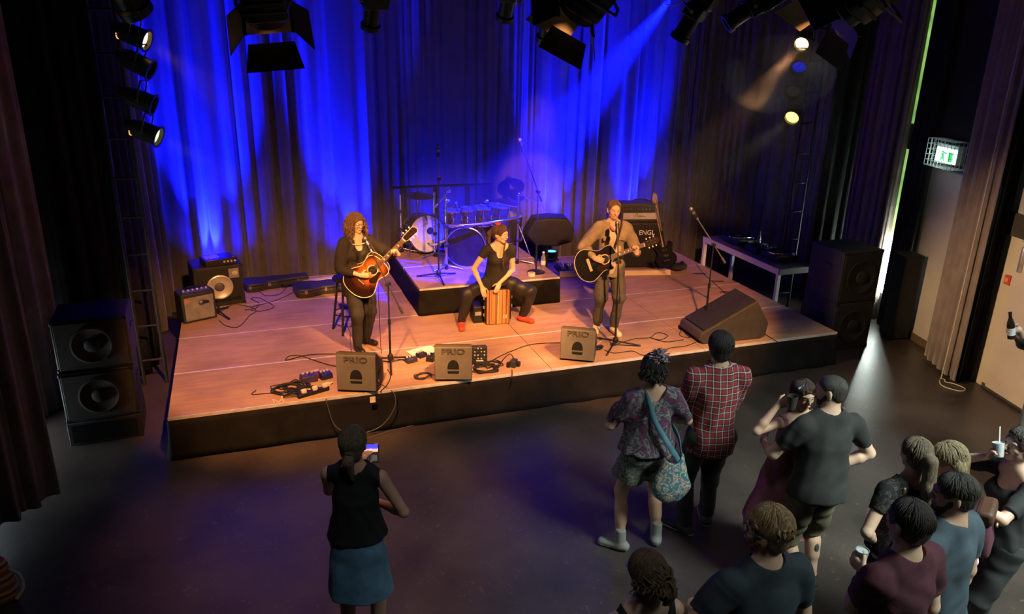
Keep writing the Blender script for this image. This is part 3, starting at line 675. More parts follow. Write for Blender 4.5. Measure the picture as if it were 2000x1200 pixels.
# stage monitors
WEDG = M('monitor_grey_olive', (0.13, 0.118, 0.10), rough=0.75, var=0.10, scale=5, bump=0.15, bscale=240)
WEDS = M('monitor_side_brown', (0.055, 0.047, 0.04), rough=0.75, var=0.12, bump=0.15, bscale=240)
def wedge(a, b, h, label, depth=0.40, text=True, dark=False):
    a = np.array(a); b = np.array(b); c = (a + b) / 2; w = np.linalg.norm((b - a)[:2]); rz = math.atan2(b[1] - a[1], b[0] - a[0])
    t = thing('stage_monitor', label, 'monitor', (c[0], c[1], ST), rz)
    R = np.array([[0, 0, 1], [1, 0, 0], [0, 1, 0.0]])      # profile (y,z) -> extrude along x
    pr = [(0.04, 0.0), (0.0, 0.035), (0.012, h - 0.02), (0.05, h), (depth, h * 0.50), (depth, 0.04), (depth - 0.03, 0.0)]
    body = MB().prism(pr, -w / 2, w / 2, R=R).build('cabinet', WEDS, t, bevel=0.008)
    MB().box((0, 0.002, h * 0.5 + 0.006), (w * 0.985, 0.012, h * 0.90), RX(-0.03)).build('back_panel', WEDG if not dark else CABB, t, bevel=0.006)
    # dome shaped port above a flat slot
    hole = M('port_black', (0.004, 0.004, 0.004), 0.8)
    th = np.linspace(0, math.pi, 14); dome = [(0.062 * math.cos(x), 0.105 * math.sin(x) ** 0.8) for x in th]
    RP = np.array([[1, 0, 0], [0, 0, -1], [0, 1, 0.0]])
    MB().prism(dome, 0, 0.004, (0, -0.005, h * 0.36), RP).build('port', hole, t)
    slot = [(0.062 * math.cos(x), -0.052 * math.sin(x) ** 0.7) for x in th][::-1]
    MB().prism(slot, 0, 0.004, (0, -0.0035, h * 0.31), RP).build('port_slot', hole, t)
    # sloping grille toward the players
    sl = np.array([0, depth - 0.05, h * 0.5 - h]); sl /= np.linalg.norm(sl)
    Rg = np.stack([np.array([1.0, 0, 0]), sl, np.cross([1.0, 0, 0], sl)], 1)
    MB().box(np.array([0, 0.05, h]) + sl * 0.18 + Rg[:, 2] * 0.004, (w * 0.92, 0.32, 0.012), Rg).build('grille', CABB, t, bevel=0.004)
    for s in (-1, 1):
        hd = MB().box((s * (w / 2 + 0.001), 0.17, h * 0.42), (0.006, 0.13, 0.06)).build('handle_cup', hole, t, bevel=0.002)
    MB().cyl((w / 2 - 0.002, 0.10, h * 0.22), (w / 2 + 0.008, 0.10, h * 0.22), 0.018, n=12).build('socket', LMET, t)
    if text:
        me = text_mesh('PRIO', 0.115, outline=0.0022)
        o = link('lettering', me, M('monitor_paint_dark', (0.05, 0.046, 0.038), 0.7), t)
        place(o, (0, -0.0055, h * 0.84), RP)
        o.scale = (1.0, 0.8, 1.0)
    return t
wedge(gz(659, 766), gz(736, 769), 0.43, 'grey stage monitor at the stage edge in front of the woman with the sunburst guitar', 0.36)
wedge(gz(849, 746), gz(922, 746), 0.41, 'grey stage monitor at the stage edge left of the percussionist, cables beside it', 0.34)
wedge(gz(1093, 704), gz(1160, 710), 0.40, 'grey stage monitor at the stage edge between percussionist and standing man', 0.36)
# the wedge at far right lies turned, its side toward the hall
t = thing('stage_monitor', 'black wedge monitor turned sideways near the right end of the stage', 'monitor', gz(1425, 668), math.radians(-3))
pr = [(-0.36, 0.0), (-0.42, 0.06), (-0.40, 0.14), (0.33, 0.50), (0.52, 0.20), (0.50, 0.05), (0.42, 0.0)]
R0 = np.array([[1, 0, 0], [0, 0, -1], [0, 1, 0.0]])
def slab(pr, y0, y1): return MB().prism(pr, -y1, -y0, R=R0)
wb = M('monitor_black_brown', (0.040, 0.034, 0.028), rough=0.7, var=0.12, bump=0.15, bscale=240)
slab(pr, 0.0, 0.52).build('cabinet', wb, t, bevel=0.012)
slab([(-0.355, 0.17), (0.30, 0.495), (0.31, 0.51), (-0.365, 0.18)], 0.03, 0.49).build('grille', M('grille_14'), t)
MB().box((0.435, 0.26, 0.36), (0.02, 0.16, 0.09), RY(0.56)).build('handle_cup', M('port_black'), t, bevel=0.003)
MB().cyl((0.50, 0.12, 0.20), (0.525, 0.12, 0.215), 0.02, n=12).build('socket', LMET, t)
# the fill monitor on the riser edge, a rounded black box on a stand
t = thing('stage_monitor', 'rounded black monitor speaker at the right rear corner of the drum riser', 'monitor', (4.30, 10.42, ST), math.radians(-10))
oc = [(-0.36, -0.02), (-0.24, 0.20), (0.0, 0.22), (0.26, 0.20), (0.36, 0.02), (0.33, -0.16), (0.10, -0.22), (-0.22, -0.20)]
mbk = MB().prism([(x * 1.0, z) for x, z in oc], -0.18, 0.18, (0, 0, 0.74), R0)
mbk.build('cabinet', M('case_black'), t, bevel=0.03, seg=3)
MB().prism([(x * 0.86, z * 0.82) for x, z in oc], 0.18, 0.19, (0, 0, 0.74), R0).build('grille', M('grille_14'), t)
MB().cyl((0, 0.05, 0.02), (0, 0.05, 0.60), 0.02, n=10).build('stand_pole', LBLK, t)
MB().cyl((0, 0.05, 0), (0, 0.05, 0.02), 0.2, n=20).build('stand_foot', LBLK, t)

# ------------------------------------------------------------------ amplifiers on stage
KNOB = M('knob_cream', (0.55, 0.5, 0.42), 0.4); CHR = M('chrome', (0.72, 0.72, 0.75), rough=0.18, metal=1.0, var=0)
TOLEX = M('tolex_black', (0.020, 0.018, 0.018), rough=0.6, var=0.15, bump=0.25, bscale=180)
t = thing('bass_amplifier', 'large black bass combo amplifier with a pale speaker cone', 'amplifier', (-0.42, 10.62, ST), math.radians(10))
MB().box((0, 0, 0.275), (0.62, 0.50, 0.55)).build('cabinet', TOLEX, t, bevel=0.015)
MB().box((0, -0.252, 0.285), (0.56, 0.012, 0.44)).build('baffle', M('baffle_black', (0.012, 0.012, 0.012), 0.7), t)
co = MB().lathe([(0.165, 0.0), (0.165, 0.016), (0.150, 0.022), (0.138, 0.012), (0.058, 0.004)], (0.0, -0.256, 0.27), (0, -1, 0), 36).build('speaker_cone', M('cone_silver', (0.55, 0.52, 0.47), 0.4, 0.35), t, smooth=True)
MB().ell((-0.012, -0.262, 0.272), (0.058, 0.02, 0.058), n=20).build('dust_cap', M('cap_dark', (0.10, 0.09, 0.085), 0.5), co, smooth=True)
hn = MB().box((0.19, -0.262, 0.44), (0.13, 0.014, 0.13)).build('tweeter_horn', M('horn_grey', (0.22, 0.20, 0.19), 0.5), t, bevel=0.004)
MB().ell((0.20, -0.268, 0.44), (0.04, 0.012, 0.03)).build('horn_throat', M('horn_pale', (0.42, 0.40, 0.38), 0.4), hn, smooth=True)
MB().box((0, -0.256, 0.09), (0.52, 0.01, 0.05)).build('port_slot', M('port_black'), t)
for x in (-1, 1):
    for z in (0.02, 0.53): MB().box((x * 0.295, -0.235, z), (0.04, 0.04, 0.04)).build('corner_guard', LBLK, t, bevel=0.008)
MB().box((0.0, -0.262, 0.115), (0.10, 0.008, 0.014)).build('badge', KNOB, t)
for x in (-0.28, 0.28):
    for y in (-0.2, 0.2): MB().cyl((x, y, -0.0), (x, y, 0.01), 0.02, n=8).build('foot', LBLK, t)
t = thing('amplifier_head', 'small black amplifier box lying on top of the bass combo', 'amplifier', (-0.37, 10.54, ST + 0.552), math.radians(16))
MB().box((0, 0, 0.045), (0.40, 0.30, 0.09)).build('case', M('head_black', (0.022, 0.02, 0.024), 0.35, 0.3), t, bevel=0.008)
MB().box((-0.08, 0.02, 0.092), (0.18, 0.16, 0.004)).build('lid_panel', M('lid_violet_grey', (0.32, 0.26, 0.34), 0.4), t)
for k in range(4): MB().cyl((0.04 + k * 0.045, -0.15, 0.05), (0.04 + k * 0.045, -0.168, 0.05), 0.012, n=10).build('knob', KNOB, t)
for k in (-1, 1): MB().box((k * 0.15 + 0.02, -0.10, 0.095), (0.03, 0.05, 0.01)).build('latch', CHR, t)
t = thing('guitar_amplifier', 'small black guitar amplifier with grey cloth front at the left stage edge', 'amplifier', (-0.67, 9.98, ST), math.radians(22))
MB().box((0, 0, 0.19), (0.42, 0.25, 0.38), RX(-0.0)).build('cabinet', TOLEX, t, bevel=0.014)
MB().box((0.0, -0.128, 0.18), (0.36, 0.012, 0.30)).build('grille_cloth', M('cloth_grey', (0.20, 0.185, 0.165), 0.9, var=0.15, bump=0.3, bscale=400), t, bevel=0.004)
MB().box((-0.14, -0.136, 0.29), (0.05, 0.005, 0.035)).build('badge', M('badge_red', (0.45, 0.12, 0.08), 0.5), t)
MB().box((0, -0.03, 0.385), (0.34, 0.10, 0.012)).build('control_panel', M('panel_blue', (0.06, 0.07, 0.12), 0.3), t)
for k in range(6): MB().cyl((-0.14 + k * 0.056, -0.03, 0.39), (-0.14 + k * 0.056, -0.03, 0.408), 0.012, n=10).build('knob', KNOB, t)
MB().tube(spline([(-0.10, 0.05, 0.382), (-0.07, 0.05, 0.41), (0.07, 0.05, 0.41), (0.10, 0.05, 0.382)], 10), 0.009, 6).build('handle', LBLK, t)

# amplifier stack behind the standing man
t = thing('speaker_cabinet', 'tall black guitar speaker cabinet marked ENGL in white letters', 'speaker', (5.93, 10.62, ST + 0.02), math.radians(-12))
MB().box((0, 0, 0.36), (0.70, 0.36, 0.72)).build('cabinet', TOLEX, t, bevel=0.015)
MB().box((0, -0.182, 0.36), (0.64, 0.012, 0.66)).build('grille', M('grille_cloth_black', (0.012, 0.012, 0.014), 0.85, bump=0.3, bscale=300), t, bevel=0.004)
place(link('lettering', text_mesh('ENGL', 0.135, 0.004), M('letter_white', (0.75, 0.74, 0.72), 0.5), t), (0.085, -0.193, 0.565), R0).scale = (0.76, 0.80, 1)
for x in (-1, 1):
    for z in (0.025, 0.695): MB().box((x * 0.33, -0.16, z), (0.05, 0.05, 0.05)).build('corner_guard', LBLK, t, bevel=0.01)
    for y in (-1, 1): MB().cyl((x * 0.28, y * 0.13, -0.02), (x * 0.28, y * 0.13, 0.005), 0.022, n=8).build('castor', LBLK, t)
t = thing('amplifier_head', 'black amplifier head with a pale script lettered panel on the white lettered cabinet', 'amplifier', (5.93, 10.62, ST + 0.742), math.radians(-12))
MB().box((0, 0, 0.15), (0.68, 0.27, 0.30)).build('case', TOLEX, t, bevel=0.015)
pn = MB().box((-0.03, -0.138, 0.10), (0.54, 0.008, 0.10)).build('name_panel', M('panel_pale', (0.50, 0.50, 0.52), 0.4, 0.3), t)
sc = [(-0.09, 0, -0.02), (-0.06, 0, 0.03), (-0.035, 0, 0.035), (-0.05, 0, -0.015), (-0.03, 0, -0.01), (-0.012, 0, 0.008), (-0.005, 0, -0.012), (0.012, 0, 0.008), (0.02, 0, -0.012), (0.04, 0, 0.006), (0.045, 0, -0.012), (0.065, 0, 0.006), (0.07, 0, -0.012), (0.10, 0, 0.0)]
o = MB().tube(spline(sc, 60) + np.array([-0.03, -0.145, 0.10]), 0.0035, 5).build('script_lettering', M('script_dark', (0.03, 0.03, 0.04), 0.5), pn)
MB().box((0, -0.137, 0.21), (0.60, 0.008, 0.075)).build('control_panel', M('panel_dark', (0.03, 0.03, 0.035), 0.35, 0.5), t)
for k in range(9): MB().cyl((-0.24 + k * 0.06, -0.14, 0.21), (-0.24 + k * 0.06, -0.16, 0.21), 0.014, n=10).build('knob', CHR, t)
MB().tube(spline([(-0.12, 0, 0.30), (-0.09, 0, 0.335), (0.09, 0, 0.335), (0.12, 0, 0.30)], 10), 0.011, 6).build('handle', LBLK, t)

# ------------------------------------------------------------------ guitar cases
CASE = M('case_tolex', (0.028, 0.026, 0.028), rough=0.5, var=0.12, bump=0.2, bscale=160)
def gcase(loc, rz, label, l=1.05):
    t = thing('guitar_case', label, 'guitar case', loc, rz)
    up = [(-0.53, 0.02), (-0.52, 0.17), (-0.42, 0.21), (-0.28, 0.20), (-0.16, 0.15), (-0.02, 0.16), (0.08, 0.13), (0.42, 0.11), (0.53, 0.10)]
    ol = spline(np.array(up + [(x, -y) for x, y in up[::-1]]), 70, True) * (l / 1.06)
    o = MB().prism(ol, 0.0, 0.075).build('lower_shell', CASE, t, bevel=0.01)
    MB().prism(ol * 0.995, 0.078, 0.125).build('lid', CASE, t, bevel=0.02, seg=3)
    MB().prism(ol * 1.006, 0.072, 0.081).build('seam_trim', M('trim_dark_metal', (0.12, 0.115, 0.11), 0.4, 0.7), t)
    for x in (-0.40, -0.12, 0.30):
        y = -np.interp(x, ol[:, 0][np.argsort(ol[:, 0])], np.abs(ol[:, 1])[np.argsort(ol[:, 0])])
        lt = MB().box((x, y - 0.006, 0.078), (0.04, 0.014, 0.05)).build('latch', CHR, t, bevel=0.003)
        MB().box((x, y - 0.015, 0.07), (0.016, 0.008, 0.03)).build('clasp', M('brass', (0.6, 0.45, 0.2), 0.35, 0.9), lt)
    y = -0.155
    MB().tube(spline([(0.05, y, 0.05), (0.06, y - 0.045, 0.05), (0.16, y - 0.045, 0.05), (0.17, y, 0.05)], 12), 0.011, 6).build('handle', LBLK, t, smooth=True)
    return t
gcase((0.36, 11.08, ST), math.radians(10), 'black guitar case lying closed against the blue drape beside the bass amplifier', 0.9)
gcase((1.10, 10.66, ST), math.radians(6), 'black guitar case lying closed behind the woman with the sunburst guitar', 1.05)
t = thing('wooden_batten', 'pale wooden batten lying behind the left guitar case', 'batten', (1.10, 11.10, ST), math.radians(16))
MB().box((0, 0, 0.035), (0.75, 0.09, 0.05)).build('board', M('pale_wood', (0.55, 0.46, 0.36), 0.6, var=0.1, stretch=(0.3, 3, 3)), t, bevel=0.004)
MB().box((-0.2, 0, 0.005), (0.05, 0.09, 0.01)).build('foot', LBLK, t); MB().box((0.2, 0, 0.005), (0.05, 0.09, 0.01)).build('foot', LBLK, t)
a, b = gz(1094, 541), gz(1310, 537); cc = (a + b) / 2
t = thing('wooden_batten', 'long cream wooden batten lying in front of the pedals and amplifier stack', 'batten', (cc[0], cc[1] + 0.03, ST), math.atan2(b[1] - a[1], b[0] - a[0]))
MB().box((0, 0, 0.04), (np.linalg.norm((b - a)[:2]), 0.06, 0.07)).build('board', M('cream_wood', (0.62, 0.50, 0.36), 0.55, var=0.08, stretch=(0.3, 3, 3)), t, bevel=0.004)
MB().box((0, -0.033, 0.012), (np.linalg.norm((b - a)[:2]), 0.012, 0.02)).build('lip', M('cream_wood'), t)

# ------------------------------------------------------------------ microphone stands
MICG = M('mic_grille', (0.25, 0.25, 0.26), rough=0.4, metal=0.7); MICB = M('mic_body', (0.03, 0.03, 0.032), rough=0.4)
STB = M('stand_black', (0.016, 0.016, 0.017), rough=0.4, metal=0.3); STS = M('stand_silver', (0.42, 0.40, 0.38), rough=0.3, metal=0.9)
def mic_at(t, p, d, clip=True, pale=False):
    d = np.array(d, float); d /= np.linalg.norm(d); p = np.array(p, float)        # p: tip of the grille, d: handle direction
    MB().ell(p + d * 0.026, (0.025, 0.025, 0.028), frame_from(d), n=14).build('mic_head', MICG, t, smooth=True)
    m = MB().cyl(p + d * 0.048, p + d * 0.185, 0.021, 0.014, n=14).build('mic_handle', STS if pale else MICB, t, smooth=True)
    MB().lathe([(0.026, 0), (0.026, 0.012), (0.0225, 0.014), (0.0225, -0.002)], p + d * 0.047, d, 14).build('mic_collar', STB, m, smooth=True)
    if clip: MB().cyl(p + d * 0.10, p + d * 0.155, 0.024, n=12).build('mic_clip', STB, t)
def mic_stand(base, rz, pole_h, joint, tip, label, tail=None, legs=0.30, mic=True, pole_mat=STB, boom_mat=STB, round_base=False, top=None, pale=False):
    """base: floor point; joint: world point of the boom pivot; tip: world point of the mic head; tail: other boom end"""
    base = np.array(base, float); t = thing('microphone_stand', label, 'microphone stand', base)
    J = np.array(joint, float) - base; T = np.array(tip, float) - base
    if round_base:
        MB().lathe([(0.001, 0.02), (0.10, 0.018), (0.125, 0.008), (0.125, 0)], n=24).build('base', STB, t, smooth=True)
        z0 = 0.015
    else:
        for k in range(3):
            a = rz + k * 2 * math.pi / 3; d = np.array([math.cos(a), math.sin(a), 0])
            lg = MB().tube([(0, 0, 0.075) + d * 0.02, d * legs + np.array([0, 0, 0.014])], 0.011, 8).build('leg', STB, t, smooth=True)
            MB().ell(d * legs + np.array([0, 0, 0.0135]), (0.016, 0.016, 0.0135), n=8, m=5).build('rubber_foot', STB, lg)
        MB().lathe([(0.016, 0.13), (0.034, 0.10), (0.034, 0.06), (0.016, 0.045)], n=12).build('hub', STB, t, smooth=True)
        z0 = 0.05
    mid = J * 0.55 + np.array([0, 0, 0.0])
    MB().cyl((0, 0, z0), mid, 0.0125, n=10).build('lower_tube', pole_mat, t, smooth=True)
    MB().cyl(mid, J, 0.0085, n=10).build('upper_tube', pole_mat, t, smooth=True)
    MB().cyl(mid - np.array([0, 0, 0.035]), mid + np.array([0, 0, 0.02]), 0.018, n=10).build('clutch', STB, t, smooth=True)
    bd = (T - J); bl = np.linalg.norm(bd); bd /= bl
    side = np.cross(bd, [0, 0, 1.0]); side /= np.linalg.norm(side) + 1e-9
    MB().cyl(J - side * 0.03, J + side * 0.03, 0.020, n=12).build('boom_knuckle', STB, t)
    end = T - bd * 0.15 if mic else T
    tl = (J - bd * tail) if tail else J
    MB().cyl(tl, end + bd * 0.03, 0.0075, n=8).build('boom', boom_mat, t, smooth=True)
    if tail: MB().cyl(tl - bd * 0.03, tl + bd * 0.05, 0.013, n=10).build('counterweight', boom_mat, t, smooth=True)
    if mic: mic_at(t, T, -bd, pale=pale)
    return t

def cable(pts, label, r=0.0045, mat=None, n=90, name='cable', group=None, z=None):
    P = np.array([(p if len(p) == 3 else (p[0], p[1], ST + r + 0.001)) for p in pts], float)
    Q = spline(P, n)
    Q[:, 2] = np.maximum(Q[:, 2], r if z is None else z + r)
    return tag(MB().tube(Q, r, 6).build(name, mat or M('cable_black', (0.014, 0.013, 0.013), 0.55, var=0), smooth=True), label, 'cable', group)
def gzs(pix, z=ST, r=0.005): return [tuple(gz(x, y, z + r)) for x, y in pix]

# woman's stand, slightly right of her
bW = gz(763, 712); jW = gy(758, 556, bW[1] - 0.02); tW = gy(711, 462, bW[1] + 0.20)
mic_stand(bW, 0.35, 0, jW, tW, 'boom microphone stand in front of the woman with the sunburst guitar', tail=0.32, boom_mat=STB, pale=True)
bM = gz(1201, 678); jM = gy(1208, 512, bM[1] - 0.02); tM = gy(1205, 431, bM[1] + 0.16)
mic_stand(bM, -0.25, 0, jM, tM, 'boom microphone stand in front of the standing man', tail=0.45)
b4 = gz(1375, 648); j4 = gy(1394, 478, b4[1] - 0.02); t4 = gy(1348, 405, b4[1] + 0.05)
mic_stand(b4, 2.6, 0, j4, t4, 'boom microphone stand without a player next to the turned black monitor', tail=0.26, boom_mat=STS, pale=True)
b5 = gz(857, 545, RZT); j5 = gy(857, 350, b5[1]); t5 = gy(855, 282, b5[1] + 0.03)
mic_stand(b5, 0.5, 0, j5, t5, 'tall upright overhead microphone stand at the left of the drums', pole_mat=STB, boom_mat=STS, pale=True)
b6 = gz(1047, 532, RZT); j6 = gy(1051, 375, b6[1]); t6 = gy(1014, 270, b6[1] - 0.1)
mic_stand(b6, 0.8, 0, j6, t6, 'overhead microphone stand with slanting boom at the right of the drums', round_base=True, tail=0.12)
b7 = gz(425, 616); j7 = b7 + np.array([0, 0, 0.20]); t7 = gy(390, 590, b7[1] - 0.22)
mic_stand(b7, -1.0, 0, j7, t7, 'low microphone stand bending to the small guitar amplifier', tail=0.06, legs=0.26)

# ------------------------------------------------------------------ drum kit
SHELL = M('drum_shell_black', (0.014, 0.012, 0.016), rough=0.18, var=0.1, coat=0.6); HEADW = M('drum_head', (0.55, 0.55, 0.58), rough=0.45, var=0.05)
CYM = M('cymbal_bronze', (0.62, 0.44, 0.20), rough=0.28, metal=1.0, var=0.08, scale=30)
def hoop(mb, c, ax_, r, rr=0.007): Fm = frame_from(ax_); th = np.arange(40) * 2 * math.pi / 40; return mb.tube(np.array(c) + r * (np.outer(np.cos(th), Fm[:, 0]) + np.outer(np.sin(th), Fm[:, 1])), rr, 6, closed=True)
def drum(name, loc, axis, r, d, label, lugs=6, head=HEADW, cat='drum', legs=False, black_head=False, port=False):
    axis = np.array(axis, float); axis /= np.linalg.norm(axis); Fm = frame_from(axis); t = thing(name, label, cat, loc); A, B = -axis * d / 2, axis * d / 2
    MB().cyl(A, B, r, n=36, caps=False).build('shell', SHELL, t, smooth=True)
    for s, c in ((1, B), (-1, A)):
        MB().lathe([(0.001, 0.002), (r * 0.985, 0.0)], c, axis * s, 36).build('drum_head', head if s > 0 else HEADW, t, smooth=True)
        hoop(MB(), c + axis * s * 0.004, axis, r * 1.02, 0.009).build('hoop', CHR, t, smooth=True)
    for k in range(lugs):
        a = k * 2 * math.pi / lugs + 0.3; e = Fm[:, 0] * math.cos(a) + Fm[:, 1] * math.sin(a)
        lg = MB().box(e * (r + 0.010), (0.022, 0.022, min(0.07, d * 0.4)), np.stack([e, np.cross(axis, e), axis], 1)).build('lug', CHR, t, bevel=0.004)
        MB().cyl(A * 1.02 + e * (r + 0.016), B * 1.02 + e * (r + 0.016), 0.004, n=6).build('tension_rod', CHR, lg)
    if port: MB().lathe([(0.001, 0.004), (0.055, 0.004)], B + Fm[:, 0] * 0.05 + Fm[:, 1] * 0.04, axis, 20).build('port_hole', M('port_black'), t)
    if legs:
        for s in (-1, 1):
            e = np.array([axis[1], -axis[0], 0]) * s
            MB().cyl(e * r * 0.9 + B * 0.6 + np.array([0, 0, -r * 0.2]), e * (r * 1.15) + B * 1.5 + np.array([0, 0, -(loc[2] - RZT)]), 0.008, n=8).build('spur', CHR, t, smooth=True)
    return t
BHEAD = M('drum_head_dark', (0.012, 0.009, 0.012), rough=0.25, var=0.2, scale=4)
drum('bass_drum', (2.98, 10.30, RZT + 0.285), (-0.30, -0.92, 0.0), 0.28, 0.42, 'black bass drum right behind the percussionist', 8, BHEAD, 'bass drum', legs=True)
drum('bass_drum', (2.52, 11.02, RZT + 0.30), (0.12, -0.98, 0.12), 0.27, 0.36, 'bass drum with pale blue lit head at the left rear of the kit', 8, M('drum_head_pale', (0.6, 0.62, 0.66), 0.5, var=0.06), 'bass drum', legs=True, port=True)
names = ['leftmost', 'second from left', 'third from left', 'fourth from left']
for k, (px, py, r) in enumerate(((885, 424, 0.125), (912, 423, 0.125), (942, 421, 0.135), (973, 419, 0.15))):
    drum('tom_drum', gy(px, py, 10.22), (0.05 * (k - 1.5), -0.10, 0.99), r, 0.20 + 0.015 * k, '%s of the four black rack toms above the bass drum' % names[k], 6, M('tom_head_smoke', (0.16, 0.16, 0.18), 0.35), 'tom drum')
drum('snare_drum', (3.30, 10.75, RZT + 0.62), (0, -0.1, 1), 0.17, 0.13, 'shallow snare drum behind the toms', 8, HEADW, 'snare drum')
drum('floor_tom', (3.72, 10.55, RZT + 0.42), (0, -0.08, 1), 0.19, 0.36, 'black floor tom at the right of the drum kit', 8, HEADW, 'floor tom')
rk = thing('drum_rack', 'tubular drum rack with chrome cross bars carrying toms and cymbals', 'drum rack', (0, 0, RZT))
z0 = RZT
def rp(px, py, y): p = gy(px, py, y); return (p[0], p[1], p[2] - z0)
for n_, (px, pyt, y) in enumerate(((871, 385, 10.05), (1013, 375, 10.05), (848, 375, 10.72), (782, 380, 11.10))):
    p = rp(px, pyt, y); MB().cyl((p[0], p[1], 0.03), p, 0.019, n=12).build('upright', CHR if n_ != 1 else M('dull_chrome', (0.4, 0.36, 0.36), 0.3, 1.0), rk, smooth=True)
    ft = MB().tube([(p[0] - 0.22, p[1] - 0.10, 0.014), (p[0], p[1], 0.06), (p[0] + 0.22, p[1] - 0.10, 0.014)], 0.013, 8).build('foot', CHR, rk, smooth=True)
    MB().cyl((p[0], p[1], 0.0), (p[0], p[1], 0.07), 0.026, n=12).build('foot_clamp', STB, ft)
    for zz in (0.35, 0.62):
        if zz < p[2]: MB().box((p[0], p[1], zz), (0.06, 0.06, 0.05)).build('clamp', STB, rk, bevel=0.008)
bar = spline([rp(874, 440, 10.05), rp(905, 440, 9.98), rp(945, 436, 9.96), rp(985, 430, 9.98), rp(1013, 424, 10.05)], 30)
MB().tube(bar, 0.019, 10).build('cross_bar', CHR, rk, smooth=True)
MB().tube(spline([rp(782, 462, 11.10), rp(815, 470, 10.92), rp(848, 478, 10.72), rp(871, 470, 10.05)], 24), 0.019, 10).build('cross_bar', CHR, rk, smooth=True)
for (px, py, qx, qy, y0, y1) in ((845, 408, 868, 385, 10.6, 10.1), (1013, 378, 1050, 394, 10.05, 9.9), (955, 396, 1010, 404, 10.2, 10.05), (868, 385, 876, 365, 10.1, 10.1), (1013, 440, 1035, 497, 10.05, 9.9)):
    MB().cyl(rp(px, py, y0), rp(qx, qy, y1), 0.009, n=8).build('boom_arm', CHR, rk, smooth=True)
for (px, py, y) in ((876, 373, 10.1), (873, 392, 10.05), (950, 393, 10.2), (1013, 380, 10.03), (852, 402, 10.5)):
    p = np.array(rp(px, py, y)); MB().box(p, (0.06, 0.05, 0.045)).build('multi_clamp', CHR, rk, bevel=0.01)
def cymbal(px, py, y, r, tilt, roll, label, sx=0, base=True, name='cymbal'):
    p = gy(px, py, y); t = thing(name, label, 'cymbal', (p[0], p[1], RZT)); h = p[2] - RZT
    R = RY(roll) @ RX(tilt); ax_ = R[:, 2]; top = np.array([0, 0, h])
    MB().lathe([(0.008, 0.030), (0.03, 0.026), (0.05, 0.008), (r * 0.55, -0.006), (r, -0.022), (r, -0.024), (r * 0.55, -0.009), (0.05, 0.004), (0.008, 0.026)], top, ax_, 40).build('plate', CYM, t, smooth=True)
    MB().cyl(top - ax_ * 0.06, top + ax_ * 0.06, 0.006, n=8).build('spindle', CHR, t); MB().ell(top + ax_ * 0.045, (0.016, 0.016, 0.012)).build('wing_nut', CHR, t)
    foot = np.array([sx, 0.10, 0.30]); MB().tube(spline([foot * [1, 1, 0] + [0, 0, 0.12], foot * [1, 1, 2.0], top - ax_ * 0.05], 14), 0.011, 8).build('stand_tube', CHR, t, smooth=True)
    for k in range(3):
        a = k * 2.094 + 0.5; f0 = foot * [1, 1, 0]
        MB().tube([f0 + [0, 0, 0.16], f0 + [0.20 * math.cos(a), 0.20 * math.sin(a), 0.012]], 0.008, 6).build('leg', CHR, t)
cymbal(817, 380, 10.9, 0.23, 0.06, 0.05, 'wide flat crash cymbal at the left of the drum kit')
cymbal(997, 364, 10.5, 0.20, 0.45, -0.35, 'tilted crash cymbal highest at the right of the kit')
cymbal(992, 392, 10.45, 0.19, 0.10, 0.08, 'flat ride cymbal below the tilted crash at the right')
cymbal(1003, 383, 10.75, 0.17, 0.2, -0.1, 'small splash cymbal between crash and ride at the right')
for px, py, y, lab in ((891, 398, 10.15, 'small clip microphone over the left rack tom'), (830, 418, 10.7, 'small clip microphone beside the blue lit bass drum')):
    p = gy(px, py, y); t = thing('drum_microphone', lab, 'microphone', p)
    MB().cyl((0, 0, 0), (0.02, -0.02, -0.10), 0.018, 0.014, n=12).build('body', MICB, t, smooth=True); MB().ell((0, 0, 0.008), (0.02, 0.02, 0.022)).build('grille', MICG, t, smooth=True)
    MB().tube(spline([(0.02, -0.02, -0.09), (0.03, 0.0, -0.14), (0.01, 0.03, -0.16)], 8), 0.006, 6).build('clip_arm', STB, t)
t = thing('drum_stool', 'black drum stool behind the kit', 'stool', (3.18, 11.10, RZT))
MB().lathe([(0.001, 0.52), (0.15, 0.515), (0.165, 0.48), (0.15, 0.44), (0.001, 0.44)], n=24).build('seat', LBLK, t, smooth=True); MB().cyl((0, 0, 0.12), (0, 0, 0.44), 0.014, n=10).build('post', CHR, t)
for k in range(3): a = k * 2.094; MB().tube([(0, 0, 0.2), (0.2 * math.cos(a), 0.2 * math.sin(a), 0.012)], 0.009, 6).build('leg', CHR, t)
# dark rail standing behind the drums
t = thing('guard_rail', 'dark metal guard rail behind the drum kit at the foot of the drape', 'rail', (0, 11.36, ST))
a, b = gy(768, 367, 11.36), gy(960, 360, 11.36)
MB().cyl((a[0], 0, a[2] - ST), (b[0], 0, b[2] - ST), 0.022, n=10).build('top_bar', PIPE, t)
for px in (790, 850, 913, 955): p = gy(px, 364, 11.36); MB().box((p[0], 0, (p[2] - ST) / 2), (0.07, 0.03, p[2] - ST)).build('post', PIPE, t)
t = thing('water_bottle', 'clear plastic water bottle standing on the drum riser edge', 'bottle', (3.95, 9.72, RZT))
MB().lathe([(0.001, 0), (0.032, 0.0), (0.034, 0.01), (0.034, 0.15), (0.028, 0.18), (0.014, 0.21), (0.014, 0.225)], n=20).build('bottle_body', M('clear_plastic', (0.8, 0.85, 0.9), 0.1, trans=0.85, var=0), t, smooth=True)
MB().cyl((0, 0, 0.225), (0, 0, 0.245), 0.016, n=14).build('cap', M('cap_white', (0.8, 0.8, 0.8), 0.4), t); MB().lathe([(0.0348, 0.06), (0.0348, 0.12)], n=20).build('label_band', M('label_pale', (0.6, 0.65, 0.75), 0.5), t, smooth=True)
